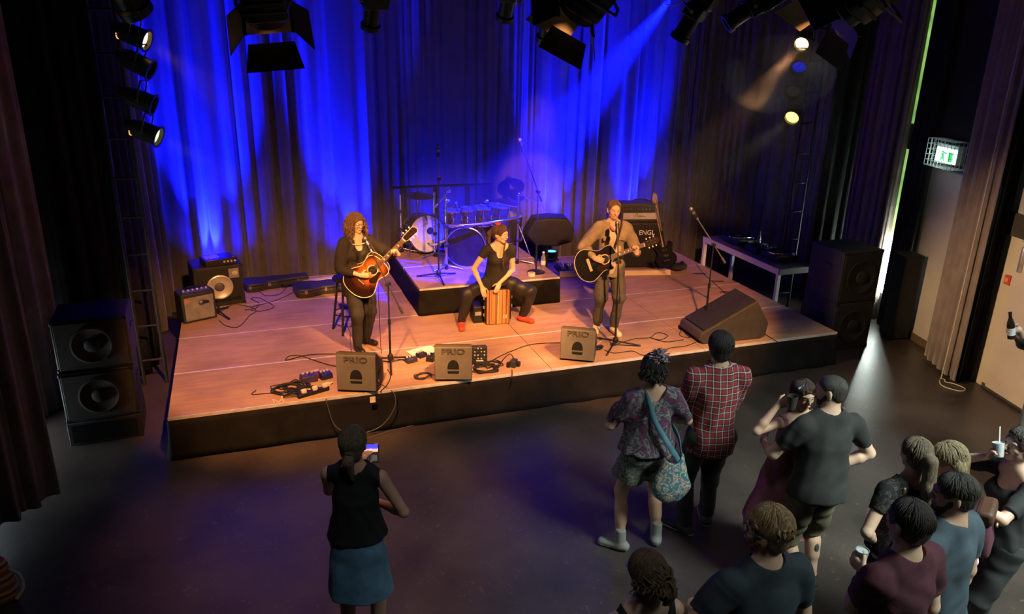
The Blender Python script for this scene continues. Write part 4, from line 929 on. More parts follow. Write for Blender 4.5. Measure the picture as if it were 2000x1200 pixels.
t = thing('tape_roll', 'small cream tape roll on the front edge of the riser', 'tape', gz(1038, 539, RZT))
MB().lathe([(0.03, 0), (0.05, 0), (0.05, 0.045), (0.03, 0.045), (0.03, 0)], n=24).build('roll', M('cream_tape', (0.7, 0.55, 0.42), 0.6), t, smooth=True); MB().lathe([(0.03, 0), (0.028, 0), (0.028, 0.045), (0.03, 0.045)], n=24).build('core', M('card_brown', (0.3, 0.2, 0.12), 0.8), t, smooth=True)

# ------------------------------------------------------------------ pedals and small boxes
def pedal(loc, rz, size, col, label, knobs=3, led=False, name='effect_pedal'):
    t = thing(name, label, 'pedal', loc, rz); w, d, h = size
    m = M('pedal_%02x%02x%02x' % tuple(int(c * 255) for c in col), col, 0.4, 0.2)
    MB().box((0, 0, h / 2), (w, d, h), taper=(0.94, 0.92)).build('enclosure', m, t, bevel=0.006)
    for k in range(knobs): MB().cyl(((k - (knobs - 1) / 2) * w * 0.28, d * 0.28, h), ((k - (knobs - 1) / 2) * w * 0.28, d * 0.28, h + 0.016), 0.011, n=10).build('knob', KNOB, t)
    MB().cyl((0, -d * 0.25, h), (0, -d * 0.25, h + 0.012), 0.013, n=10).build('foot_switch', CHR, t)
    return t
pedal(gz(803, 707), 0.3, (0.13, 0.09, 0.05), (0.03, 0.03, 0.07), 'dark blue pedal right of the boom stand foot')
pedal(gz(823, 697), 0.5, (0.11, 0.09, 0.05), (0.02, 0.02, 0.05), 'small black pedal in front of the paper sheet')
pedal(gz(843, 703), 1.0, (0.15, 0.09, 0.06), (0.015, 0.015, 0.02), 'black rocker pedal leaning at the second monitor', 1)
pedal(gz(603, 744), 0.2, (0.17, 0.13, 0.07), (0.05, 0.035, 0.11), 'violet pedal left of the first monitor, among cables')
pedal(gz(620, 736), 0.4, (0.08, 0.12, 0.05), (0.16, 0.03, 0.05), 'dark red small pedal between the two bluish ones')
pedal(gz(636, 738), 0.3, (0.13, 0.11, 0.06), (0.02, 0.02, 0.09), 'dark blue pedal closest to the first monitor')
t = thing('paper_sheet', 'white paper sheet lying on the stage between the first two monitors', 'paper', gz(822, 687, ST + 0.004), 0.25)
g = np.zeros((6, 9, 3)); xx, yy = np.meshgrid(np.linspace(-0.15, 0.15, 9), np.linspace(-0.105, 0.105, 6)); g[..., 0] = xx; g[..., 1] = yy; g[..., 2] = 0.004 + 0.006 * np.sin(9 * xx + 12 * yy) ** 2
o = MB().grid(g).build('sheet', M('paper_white', (0.85, 0.80, 0.72), 0.8, var=0.03), t, smooth=True); o.modifiers.new('thick', 'SOLIDIFY').thickness = 0.001
g2 = g * [0.85, 0.8, 1] + [0.05, 0.02, 0.005]; o = MB().grid(g2).build('second_sheet', M('paper_white'), t, smooth=True); o.modifiers.new('thick', 'SOLIDIFY').thickness = 0.001
t = thing('small_mixer', 'small black mixing box standing on end beside the second monitor', 'mixer', gz(936, 708), -0.2)
MB().box((0, 0, 0.10), (0.17, 0.10, 0.19), RX(-0.2)).build('case', M('mixer_black', (0.02, 0.02, 0.024), 0.4), t, bevel=0.006)
for i in range(4):
    for j in range(4): p = RX(-0.2) @ np.array([-0.055 + i * 0.036, -0.052, -0.04 + j * 0.038]) + [0, 0, 0.10]; MB().ell(p, (0.009, 0.012, 0.009), n=8, m=5).build('knob', KNOB if (i + j) % 3 else M('knob_dark', (0.06, 0.06, 0.07), 0.4), t)
MB().box(RX(-0.2) @ np.array([0.0, -0.053, -0.065]) + [0, 0, 0.10], (0.08, 0.006, 0.012)).build('label_strip', KNOB, t)
t = thing('adapter_block', 'black plug block with cables near the stage edge right of the second monitor', 'power adapter', gz(1003, 716), 0.9)
MB().box((0, 0, 0.04), (0.10, 0.07, 0.08)).build('block', MICB, t, bevel=0.008); MB().box((0.02, -0.05, 0.03), (0.05, 0.04, 0.05)).build('plug', LBLK, t, bevel=0.006); MB().box((-0.045, 0.045, 0.03), (0.04, 0.04, 0.06)).build('plug', LBLK, t, bevel=0.006)
t = thing('foot_switch', 'rounded black foot switch right of the third monitor', 'pedal', gz(1170, 682), 0.6)
MB().ell((0, 0, 0.022), (0.07, 0.045, 0.022)).build('shell', M('switch_black', (0.012, 0.012, 0.013), 0.2), t, smooth=True); MB().ell((0.0, 0, 0.036), (0.03, 0.02, 0.012)).build('button', CHR, t, smooth=True)
t = thing('power_strip', 'black power strip with cream plugs in the cable heap', 'power strip', gz(612, 770), 0.35)
MB().box((0, 0, 0.022), (0.34, 0.055, 0.042)).build('strip', LBLK, t, bevel=0.006)
PLUGC = M('plug_cream', (0.72, 0.62, 0.46), 0.5)
for x in (-0.10, 0.02, 0.13): MB().box((x, 0, 0.06), (0.05, 0.045, 0.04)).build('plug', PLUGC, t, bevel=0.008)
t = thing('plug_adapter', 'cream plug adapter lying beside the first monitor', 'plug', gz(637, 756), 0.6)
MB().box((0, 0, 0.022), (0.10, 0.05, 0.042), taper=(0.8, 0.8)).build('body', PLUGC, t, bevel=0.008); MB().cyl((0.05, 0, 0.02), (0.085, 0, 0.02), 0.009, n=8).build('cord_boot', PLUGC, t)
# pedal board behind the batten, right of the riser
t = thing('pedal_board', 'flat board crowded with effect pedals right of the riser', 'pedal board', gz(1118, 527), -0.12)
MB().box((0, 0, 0.02), (0.52, 0.30, 0.03)).build('board', LBLK, t, bevel=0.004)
for i in range(4):
    for j in range(2):
        e = MB().box((-0.19 + i * 0.125, -0.07 + j * 0.14, 0.06), (0.08, 0.115, 0.05), taper=(0.95, 0.9)).build('pedal', M('pedal_c%d' % ((i + 2 * j) % 4), [(0.10, 0.10, 0.16), (0.03, 0.03, 0.05), (0.22, 0.2, 0.24), (0.05, 0.04, 0.14)][(i + 2 * j) % 4], 0.35, 0.3), t, bevel=0.005)
        for s in (-1, 1): MB().cyl((-0.19 + i * 0.125 + s * 0.02, -0.035 + j * 0.14, 0.085), (-0.19 + i * 0.125 + s * 0.02, -0.035 + j * 0.14, 0.10), 0.009, n=8).build('knob', KNOB, e)
        MB().cyl((-0.19 + i * 0.125, -0.105 + j * 0.14, 0.08), (-0.19 + i * 0.125, -0.105 + j * 0.14, 0.093), 0.012, n=8).build('foot_switch', CHR, e)

# ------------------------------------------------------------------ instruments leaning at the stack
t = thing('electric_guitar', 'dark electric guitar leaning on the amplifier stack', 'guitar', (6.28, 10.20, ST), math.radians(-12))
lean = RY(-0.22) @ RX(-0.22)
ol = spline([(0, 0.02), (0.14, 0.05), (0.17, 0.16), (0.12, 0.25), (0.15, 0.36), (0.09, 0.42), (0.04, 0.34), (-0.04, 0.34), (-0.10, 0.43), (-0.16, 0.37), (-0.12, 0.25), (-0.17, 0.15), (-0.13, 0.05)], 60, True)
def PL(mb, n, mat, **k): return place(mb.build(n, mat, t, **k), (0, 0, 0.05), lean)
PL(MB().prism(ol, -0.02, 0.02, R=R0), 'body', M('guitar_gloss_black', (0.012, 0.010, 0.012), 0.12, coat=0.5), bevel=0.008)
PL(MB().box((0, -0.008, 0.68), (0.045, 0.025, 0.68)), 'neck', M('neck_maple', (0.42, 0.28, 0.16), 0.4)); PL(MB().prism([(-0.03, 1.0), (0.035, 1.0), (0.05, 1.17), (0.0, 1.20), (-0.035, 1.12)], 0, 0.015, R=R0), 'headstock', M('neck_maple'))
for k in range(2): PL(MB().box((0, -0.024, 0.20 + k * 0.09), (0.08, 0.01, 0.03)), 'pickup', CHR)
PL(MB().box((0, -0.026, 0.12), (0.09, 0.014, 0.02)), 'bridge', CHR)
for s in (-1, 1):
    MB().tube([(s * 0.13, 0.10, 0.012), (s * 0.10, 0.02, 0.10), (s * 0.10, -0.06, 0.10)], 0.011, 6).build('stand_leg', STB, t)
gb = thing('instrument_bag', 'soft black bag slumped on the floor right of the stack', 'bag', gz(1326, 528), 0.4)
MB().ell((0, 0, 0.06), (0.17, 0.10, 0.06)).build('sack', M('bag_black', (0.013, 0.012, 0.013), 0.8), gb, smooth=True); MB().tube(spline([(-0.1, 0, 0.10), (-0.02, -0.06, 0.16), (0.08, -0.02, 0.11)], 12), 0.012, 6).build('strap', STB, gb)
# closed microphone stand leaning on the stack
a, b = gz(1307, 528), gy(1281, 388, 10.30)
t = thing('folded_stand', 'folded pale microphone stand leaning on the amplifier stack', 'stand', a)
MB().cyl((0, 0, 0.0), (b - a) * 0.55, 0.012, n=10).build('lower_tube', STB, t); MB().cyl((b - a) * 0.5, b - a, 0.009, n=10).build('upper_tube', STS, t); MB().cyl((b - a) * 0.5, (b - a) * 0.56, 0.018, n=10).build('clutch', STB, t)

# ------------------------------------------------------------------ record player table on the hall floor right of the stage
WHT = M('table_white', (0.62, 0.60, 0.60), rough=0.5, var=0.05)
tb = thing('dj_table', 'long white framed table right of the stage carrying record players', 'table', (0, 0, 0))
tx0, tx1, ty0, ty1, tz = 7.10, 7.72, 8.58, 10.52, 0.855
MB().box2((tx0, ty0, tz - 0.03), (tx1, ty1, tz)).build('tabletop', M('table_top_grey', (0.16, 0.13, 0.12), 0.5), tb, bevel=0.004)
MB().box2((tx0 - 0.012, ty0, tz - 0.085), (tx0, ty1, tz + 0.002)).build('edge_rail', WHT, tb, bevel=0.002); MB().box2((tx0, ty0 - 0.012, tz - 0.085), (tx1, ty0, tz - 0.002)).build('edge_rail', M('table_dark_end', (0.05, 0.04, 0.035), 0.6), tb)
for x in (tx0 + 0.02, tx1 - 0.03):
    for y in (ty0 + 0.025, ty1 - 0.03): MB().box((x, y, (tz - 0.03) / 2), (0.05, 0.05, tz - 0.03)).build('leg', WHT, tb)
def turntable(loc, rz, label, red=False):
    t = thing('record_player', label, 'record player', loc, rz)
    MB().box((0, 0, 0.065), (0.43, 0.35, 0.07)).build('plinth', M('deck_dark_metal', (0.035, 0.035, 0.04), 0.35, 0.6), t, bevel=0.008)
    MB().cyl((-0.04, 0, 0.10), (-0.04, 0, 0.118), 0.16, n=40).build('platter', CHR, t, smooth=True); rc = MB().cyl((-0.04, 0, 0.118), (-0.04, 0, 0.122), 0.15, n=40).build('record', M('vinyl', (0.008, 0.008, 0.009), 0.25), t)
    MB().cyl((-0.04, 0, 0.122), (-0.04, 0, 0.1235), 0.05, n=24).build('record_label', M('label_orange', (0.6, 0.10, 0.04), 0.5) if red else M('label_pale2', (0.45, 0.42, 0.4), 0.5), rc)
    MB().tube(spline([(0.16, 0.12, 0.13), (0.165, 0.0, 0.135), (0.13, -0.09, 0.128), (0.09, -0.12, 0.126)], 14), 0.006, 6).build('tone_arm', CHR, t, smooth=True); MB().cyl((0.16, 0.12, 0.10), (0.16, 0.12, 0.14), 0.03, n=16).build('arm_base', CHR, t)
    MB().box((0.18, -0.06, 0.104), (0.02, 0.12, 0.008)).build('pitch_slider', CHR, t)
    for x in (-1, 1):
        for y in (-1, 1): MB().cyl((x * 0.18, y * 0.14, 0), (x * 0.18, y * 0.14, 0.032), 0.025, n=12).build('foot', CHR, t)
turntable((7.40, 9.98, tz), math.radians(-90), 'record player at the far end of the white framed table'); turntable((7.42, 9.02, tz), math.radians(-90), 'record player with orange record label at the near end of the table', True)
t = thing('dj_mixer', 'small dark mixer between the two record players', 'mixer', (7.40, 9.49, tz), math.radians(-90))
MB().box((0, 0, 0.045), (0.28, 0.30, 0.09), taper=(1, 0.94)).build('case', M('deck_dark_metal'), t, bevel=0.006)
for i in range(4):
    for j in range(4): MB().cyl((-0.09 + i * 0.06, -0.03 + j * 0.04, 0.09), (-0.09 + i * 0.06, -0.03 + j * 0.04, 0.108), 0.009, n=8).build('knob', KNOB if j == 3 else LBLK, t)
for i in range(3): MB().box((-0.06 + i * 0.06, -0.10, 0.095), (0.012, 0.03, 0.014)).build('fader', CHR, t)
t = thing('headphones', 'headphones lying on the table behind the near record player', 'headphones', (7.62, 9.33, tz), 0.7)
MB().tube(spline([(-0.08, 0, 0.03), (-0.085, 0.06, 0.07), (0, 0.13, 0.09), (0.085, 0.06, 0.07), (0.08, 0, 0.03)], 24), 0.008, 6).build('headband', CHR, t, smooth=True)
for s in (-1, 1): MB().cyl((s * 0.065, -0.01, 0.035), (s * 0.10, -0.01, 0.035), 0.036, n=18).build('ear_cup', LBLK, t, bevel=0.006)
t = thing('crumpled_cloth', 'small pale cloth lying behind the dj mixer', 'cloth', (7.60, 9.62, tz), 0.2)
MB().ell((0, 0, 0.03), (0.10, 0.06, 0.03)).build('cloth', M('cloth_pale', (0.5, 0.48, 0.52), 0.9), t, smooth=True); MB().ell((0.05, 0.02, 0.045), (0.05, 0.04, 0.028)).build('fold', M('cloth_pale'), t, smooth=True)
t = thing('glass_bottle', 'dark glass bottle standing at the back of the record player table', 'bottle', (7.64, 9.80, tz))
MB().lathe([(0.001, 0), (0.032, 0), (0.033, 0.12), (0.028, 0.15), (0.013, 0.19), (0.013, 0.235), (0.001, 0.236)], n=18).build('bottle_body', M('glass_dark', (0.05, 0.04, 0.035), 0.1, spec=0.8), t, smooth=True); MB().lathe([(0.0335, 0.04), (0.0335, 0.10)], n=18).build('paper_label', M('label_pale2'), t, smooth=True)

# high stool behind the woman with the sunburst guitar
t = thing('bar_stool', 'dark high stool standing behind the woman with the sunburst guitar', 'stool', (1.10, 9.02, ST), 0.3)
MB().lathe([(0.001, 0.70), (0.15, 0.70), (0.165, 0.685), (0.165, 0.665), (0.15, 0.655), (0.001, 0.655)], n=24).build('seat', LBLK, t, smooth=True)
for k in range(4):
    a = k * math.pi / 2 + 0.78; MB().cyl((0.10 * math.cos(a), 0.10 * math.sin(a), 0.66), (0.20 * math.cos(a), 0.20 * math.sin(a), 0.0), 0.014, n=10).build('leg', PIPE, t, smooth=True)
th = np.arange(24) * 2 * math.pi / 24; MB().tube([(0.165 * math.cos(x), 0.165 * math.sin(x), 0.24) for x in th], 0.009, 6, closed=True).build('foot_ring', PIPE, t, smooth=True)
# ------------------------------------------------------------------ people: smooth blended volumes turned into one skin each
class Field:
    def __init__(s, lo, hi, h):
        s.h = h; s.lo = np.array(lo, float); n = np.ceil((np.array(hi) - s.lo) / h).astype(int) + 1
        s.ax = [(s.lo[i] + h * np.arange(n[i])).astype(np.float32) for i in range(3)]
        s.d = np.full(n, 0.5, np.float32)
    def win(s, lo, hi):
        sl = []
        for i in range(3):
            a = int(max(0, math.floor((lo[i] - s.lo[i]) / s.h))); b = int(min(len(s.ax[i]), math.ceil((hi[i] - s.lo[i]) / s.h) + 1))
            if b <= a: return None
            sl.append(slice(a, b))
        return tuple(sl)
    def pts(s, w): return s.ax[0][w[0]][:, None, None], s.ax[1][w[1]][None, :, None], s.ax[2][w[2]][None, None, :]
    def blend(s, w, n, k, op='add'):
        a = s.d[w]
        if op == 'add':
            if k > 0:
                hh = np.maximum(k - np.abs(a - n), 0) / k
                s.d[w] = np.minimum(a, n) - hh * hh * k * 0.25
            else: s.d[w] = np.minimum(a, n)
        else:
            n = -n
            if k > 0:
                hh = np.maximum(k - np.abs(a - n), 0) / k
                s.d[w] = np.maximum(a, n) + hh * hh * k * 0.25
            else: s.d[w] = np.maximum(a, n)
    def cone(s, a, b, ra, rb, k=0.02, flat=None, capped=False, op='add', g=0.0):
        a = np.array(a, float); b = np.array(b, float); ra += g; rb += g; m = max(ra, rb) + k + 3 * s.h
        w = s.win(np.minimum(a, b) - m, np.maximum(a, b) + m)
        if w is None: return
        X, Y, Z = s.pts(w); X = X - a[0]; Y = Y - a[1]; Z = Z - a[2]; ab = b - a
        if flat is not None:
            n, sc = np.array(flat[0], float), 1.0 / flat[1] - 1.0
            c = (X * n[0] + Y * n[1] + Z * n[2]) * sc
            X, Y, Z = X + c * n[0], Y + c * n[1], Z + c * n[2]; ab = ab + n * (ab @ n) * sc
        L2 = float(ab @ ab) + 1e-9; t = (X * ab[0] + Y * ab[1] + Z * ab[2]) / L2
        if capped:
            L = math.sqrt(L2); tc = np.clip(t, 0, 1)
            q = np.sqrt((X - t * ab[0]) ** 2 + (Y - t * ab[1]) ** 2 + (Z - t * ab[2]) ** 2) - (ra + tc * (rb - ra))
            e = np.maximum(-t, t - 1) * L
            n_ = np.minimum(np.maximum(q, e), 0) + np.sqrt(np.maximum(q, 0) ** 2 + np.maximum(e, 0) ** 2)
        else:
            t = np.clip(t, 0, 1)
            n_ = np.sqrt((X - t * ab[0]) ** 2 + (Y - t * ab[1]) ** 2 + (Z - t * ab[2]) ** 2) - (ra + t * (rb - ra))
        s.blend(w, n_.astype(np.float32), k, op)
    def ell(s, c, r, R=None, k=0.02, op='add', g=0.0):
        c = np.array(c, float); r = np.array(r, float) + g; m = max(r) + k + 3 * s.h
        w = s.win(c - m, c + m)
        if w is None: return
        X, Y, Z = s.pts(w); X = X - c[0]; Y = Y - c[1]; Z = Z - c[2]
        R = np.eye(3) if R is None else np.asarray(R)
        u = (X * R[0, 0] + Y * R[1, 0] + Z * R[2, 0]); v = (X * R[0, 1] + Y * R[1, 1] + Z * R[2, 1]); q = (X * R[0, 2] + Y * R[1, 2] + Z * R[2, 2])
        k0 = np.sqrt((u / r[0]) ** 2 + (v / r[1]) ** 2 + (q / r[2]) ** 2); k1 = np.sqrt((u / r[0] ** 2) ** 2 + (v / r[1] ** 2) ** 2 + (q / r[2] ** 2) ** 2) + 1e-6
        s.blend(w, (k0 * (k0 - 1) / k1).astype(np.float32), k, op)
    def plane(s, p, n, k=0.0, box=None):         # keep the side n points away from
        w = (slice(None),) * 3 if box is None else s.win(*box)
        if w is None: return
        X, Y, Z = s.pts(w); n = np.array(n, float); n /= np.linalg.norm(n)
        v = ((X - p[0]) * n[0] + (Y - p[1]) * n[1] + (Z - p[2]) * n[2]).astype(np.float32)
        s.blend(w, -np.broadcast_to(v, s.d[w].shape), k, 'sub')
    def ripple(s, amp, freq, seed=0, squash=(1, 1, 1)):
        rg = np.random.default_rng(seed); X, Y, Z = s.pts((slice(None),) * 3); v = 0
        for i in range(4):
            k = rg.normal(size=3) * np.array(squash); k = k / np.linalg.norm(k) * freq * rg.uniform(0.6, 1.5); p = rg.uniform(0, 6, 2); k2 = rg.normal(size=3) * freq * 0.3
            v = v + np.sin(X * k[0] + Y * k[1] + Z * k[2] + p[0] + 1.5 * np.sin(X * k2[0] + Y * k2[1] + Z * k2[2] + p[1]))
        s.d = (s.d + amp * 0.5 * v).astype(np.float32)
    def mesh(s, name):
        d = s.d.copy(); d[0], d[-1] = 0.5, 0.5; d[:, 0], d[:, -1] = 0.5, 0.5; d[:, :, 0], d[:, :, -1] = 0.5, 0.5
        S = d < 0; n = np.array(d.shape)
        c = np.zeros(n - 1, np.int8)
        for i in (0, 1):
            for j in (0, 1):
                for k in (0, 1): c += S[i:n[0] - 1 + i, j:n[1] - 1 + j, k:n[2] - 1 + k]
        act = (c > 0) & (c < 8); I, J, K = np.nonzero(act)
        idx = np.full(act.shape, -1, np.int32); idx[I, J, K] = np.arange(len(I))
        pos = np.zeros((len(I), 3)); cnt = np.zeros(len(I))
        cs = [(i, j, k) for i in (0, 1) for j in (0, 1) for k in (0, 1)]
        val = {q: d[I + q[0], J + q[1], K + q[2]] for q in cs}
        for a in cs:
            for ax_ in range(3):
                if a[ax_] == 0:
                    b = list(a); b[ax_] = 1; b = tuple(b); va, vb = val[a], val[b]; cr = (va < 0) != (vb < 0)
                    t = np.where(cr, va / np.where(cr, va - vb, 1), 0)
                    for e in range(3): pos[:, e] += np.where(cr, a[e] + (t if e == ax_ else 0), 0)
                    cnt += cr
        pos = (pos / cnt[:, None] + np.stack([I, J, K], 1)) * s.h + s.lo
        Q = []
        for ax_ in range(3):
            A = np.moveaxis(S, ax_, 0); D = np.moveaxis(idx, ax_, 0)
            x, y, z = np.nonzero(A[:-1] != A[1:]); ok = (y > 0) & (z > 0) & (y < D.shape[1]) & (z < D.shape[2]); x, y, z = x[ok], y[ok], z[ok]
            q = np.stack([D[x, y - 1, z - 1], D[x, y, z - 1], D[x, y, z], D[x, y - 1, z]], 1); inside = A[x, y, z]
            fl = inside if ax_ != 1 else ~inside
            q[~fl] = q[~fl][:, ::-1]; Q.append(q)
        Q = np.vstack(Q); Q = Q[(Q >= 0).all(1)]
        me = bpy.data.meshes.new(name); me.vertices.add(len(pos)); me.vertices.foreach_set('co', pos.astype(np.float32).ravel())
        me.loops.add(len(Q) * 4); me.loops.foreach_set('vertex_index', Q.astype(np.int32).ravel())
        me.polygons.add(len(Q)); me.polygons.foreach_set('loop_start', np.arange(0, len(Q) * 4, 4, dtype=np.int32)); 
        me.update(calc_edges=True); me.polygons.foreach_set('use_smooth', np.ones(len(Q), bool)); me.validate(); return me

def unit(v): v = np.array(v, float); return v / (np.linalg.norm(v) + 1e-12)
def two_bone(a, t, l1, l2, pole):
    a = np.array(a, float); t = np.array(t, float); d = t - a; L = np.linalg.norm(d); L2 = min(L, (l1 + l2) * 0.998); u = d / L
    x = (l1 * l1 - l2 * l2 + L2 * L2) / (2 * L2); hh = math.sqrt(max(l1 * l1 - x * x, 0)); p = np.array(pole, float); p = unit(p - u * (p @ u))
    return a + u * x + p * hh, a + u * L2

class Person:
    """Local frame: y forward, x to the person's right, z up, origin between the feet."""
    def __init__(s, label, loc, rz, h=1.72, fem=False, skin=(0.56, 0.36, 0.27), res=0.007, build=1.0):
        s.t = thing('person', label, 'person', loc, rz); s.loc = np.array(loc, float); s.rz = rz; s.h = h; s.fem = fem; s.res = res; s.bw = build
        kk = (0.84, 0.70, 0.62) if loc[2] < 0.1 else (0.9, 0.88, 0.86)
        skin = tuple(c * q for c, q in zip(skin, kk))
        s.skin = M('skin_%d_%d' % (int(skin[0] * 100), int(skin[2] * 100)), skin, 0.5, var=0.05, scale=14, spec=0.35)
        s.lean = np.zeros(2); s.pz = 0.53 * h; s.poff = np.zeros(2); s.tyaw = 0.0; s.head = (0, 0, 0); s.hoff = np.zeros(3)
        s.arms = {}; s.legs = {}; s.hands = {}; s.prims = []; s.shrug = {1: 0, -1: 0}
    def loc_of(s, w): return RZ(-s.rz) @ (np.array(w, float) - s.loc)
    def dir_of(s, w): return RZ(-s.rz) @ np.array(w, float)
    def pose(s):
        h = s.h; k = h / 1.75; f = s.fem; b = s.bw
        P0 = np.array([s.poff[0], s.poff[1], s.pz]); L = 0.295 * h
        up = unit([s.lean[0], s.lean[1], 1.0]); s.up = up; fy = np.array([-math.sin(s.tyaw), math.cos(s.tyaw), 0]); s.rt = unit(np.cross(fy, up)); s.fw = np.cross(up, s.rt)
        s.P0 = P0; s.P1 = P0 + up * L * 0.28; s.P2 = P0 + up * L * 0.64; s.P3 = P0 + up * L; s.R = np.stack([s.rt, s.fw, up], 1)
        sw = (0.098 if f else 0.107) * h * (0.5 + 0.5 * b); hw = (0.054 if f else 0.052) * h
        s.sh = {q: s.P3 + s.rt * q * sw - up * 0.030 * h + up * s.shrug[q] for q in (1, -1)}; s.hp = {q: P0 + s.rt * q * hw - up * 0.015 * h for q in (1, -1)}
        s.el, s.wr, s.kn, s.an = {}, {}, {}, {}
        l1, l2, m1, m2 = 0.172 * h, 0.150 * h, 0.243 * h, 0.247 * h
        for q in (1, -1):
            sp = s.arms.get(q, None)
            if sp is None: sp = dict(t=s.sh[q] + np.array([q * 0.06, 0.02, -0.315 * h]), pole=(q * 0.5, -1, 0))
            s.el[q], s.wr[q] = two_bone(s.sh[q], sp['t'], l1, l2, sp.get('pole', (q, -0.6, -0.4)))
            sp = s.legs.get(q, {}); t = np.array(sp.get('t', (q * 0.055 * h, 0.0, 0.045 * h)), float)
            s.kn[q], s.an[q] = two_bone(s.hp[q], t, m1, m2, sp.get('pole', (q * 0.15, 1, 0)))
        s.H = s.P3 + up * 0.106 * h + s.fw * 0.014 * h + s.hoff
        yaw, pitch, roll = s.head; s.HR = RZ(yaw) @ RX(pitch) @ RY(roll); s.hs = 0.132 * h / 0.225
    def torso(s):
        k = s.h / 1.75; f = s.fem; b = s.bw; R = s.R; A = []
        def e(c, r, kk=0.05): A.append(('ell', c, np.array(r) * k, R, kk))
        if f:
            e(s.P2 + s.up * 0.02 * k, (0.132 * b, 0.090 * b, 0.165)); e(s.P1, (0.116 * b, 0.085 * b, 0.13)); e(s.P0 - s.up * 0.01, (0.158 * b, 0.106 * b, 0.115))
            for q in (1, -1): e(s.P2 + s.rt * q * 0.062 * k + s.fw * 0.072 * k + s.up * 0.005, (0.056, 0.05, 0.056), 0.03)
        else:
            e(s.P2 + s.up * 0.015 * k, (0.158 * b, 0.108 * b, 0.175)); e(s.P1, (0.140 * b, 0.103 * b, 0.14)); e(s.P0 - s.up * 0.01, (0.150 * b, 0.108 * b, 0.11))
        for q in (1, -1):
            e(s.P0 + s.rt * q * 0.065 * k - s.fw * 0.05 * k - s.up * 0.05 * k, (0.078, 0.075, 0.085), 0.04)
            A.append(('cone', s.P3 - s.up * 0.012, s.sh[q] - s.rt * q * 0.01, 0.056 * k * (0.82 if f else 1), 0.046 * k * (0.85 if f else 1), 0.05))
            A.append(('cone', s.P3 + s.up * 0.045 * k, s.P3 + s.rt * q * 0.09 * k, 0.045 * k, 0.034 * k, 0.05))
        return A
    def arm(s, q, part):
        k = s.h / 1.75 * (0.84 if s.fem else 1.0) * (0.6 + 0.4 * s.bw)
        if part == 'up': return [('cone', s.sh[q], s.el[q], 0.054 * k, 0.042 * k, 0.03)]
        m = s.el[q] + (s.wr[q] - s.el[q]) * 0.3
        return [('cone', s.el[q], m, 0.041 * k, 0.043 * k, 0.015), ('cone', m, s.wr[q], 0.043 * k, 0.027 * k, 0.015)]
    def leg(s, q, part):
        k = s.h / 1.75 * (0.6 + 0.4 * s.bw)
        if part == 'up': return [('cone', s.hp[q], s.kn[q], 0.092 * k, 0.058 * k, 0.04)]
        m = s.kn[q] + (s.an[q] - s.kn[q]) * 0.33; bk = unit(np.cross(s.rt, s.an[q] - s.kn[q])) * -1
        bk = -s.fw
        return [('cone', s.kn[q], s.an[q], 0.055 * k, 0.036 * k, 0.02), ('cone', m + bk * 0.014, m + (s.an[q] - m) * 0.35 + bk * 0.012, 0.050 * k, 0.044 * k, 0.03)]
    def foot(s, q, g=0.0, sole=False):
        k = s.h / 1.75 * (0.97 if s.fem else 1.03); a = s.legs.get(q, {}).get('yaw', -q * 0.25); d = np.array([-math.sin(a), math.cos(a), 0]); an = s.an[q]; gr = an[2] - 0.045 * s.h
        heel = np.array([an[0], an[1], 0]) - d * 0.045 * k; toe = heel + d * 0.235 * k; z = gr + 0.036
        return heel, toe, z, d, k
    def handprims(s, q):
        hp = s.hands.get(q, {}); k = s.h / 1.75 * (0.92 if s.fem else 1.0); w = s.wr[q]
        f = unit(hp.get('f', s.wr[q] - s.el[q])); n = np.array(hp.get('n', (-q, 0, 0)), float); n = unit(n - f * (n @ f)); c = np.cross(f, n) * (1 if q == 1 else -1)  # c: toward the thumb
        curl = hp.get('curl', 0.35); A = []; pc = w + f * 0.05 * k
        A.append(('conef', w + f * 0.008, w + f * 0.075 * k, 0.032 * k, 0.040 * k, 0.012, (n, 0.48)))
        for i, (o, l) in enumerate(((0.029, 0.070), (0.010, 0.080), (-0.010, 0.074), (-0.028, 0.058))):
            p = w + f * 0.088 * k + c * o * k; ang = 0.0; l = l * k
            for j, (fr, bend) in enumerate(((0.45, 0.55), (0.30, 0.9), (0.25, 0.6))):
                ang += bend * curl * 1.9; d = f * math.cos(ang) + n * math.sin(ang); e_ = p + d * l * fr; rr = (0.0088 - 0.0009 * j) * k
                A.append(('cone', p, e_, rr, rr - 0.0006, 0.004)); p = e_
        tb = w + f * 0.028 * k + c * 0.028 * k; td = unit(f * 0.62 + c * 0.75 + n * (0.25 + 0.5 * curl)); t2 = tb + td * 0.042 * k; td2 = unit(f * 0.85 + c * (0.45 - 0.9 * curl) + n * (0.3 + 0.7 * curl))
        A += [('cone', tb - td * 0.012, t2, 0.0135 * k, 0.011 * k, 0.008), ('cone', t2, t2 + td2 * 0.035 * k, 0.0105 * k, 0.009 * k, 0.004)]
        return A
    def hp_(s, v): return s.H + s.HR @ (np.array(v, float) * s.hs)
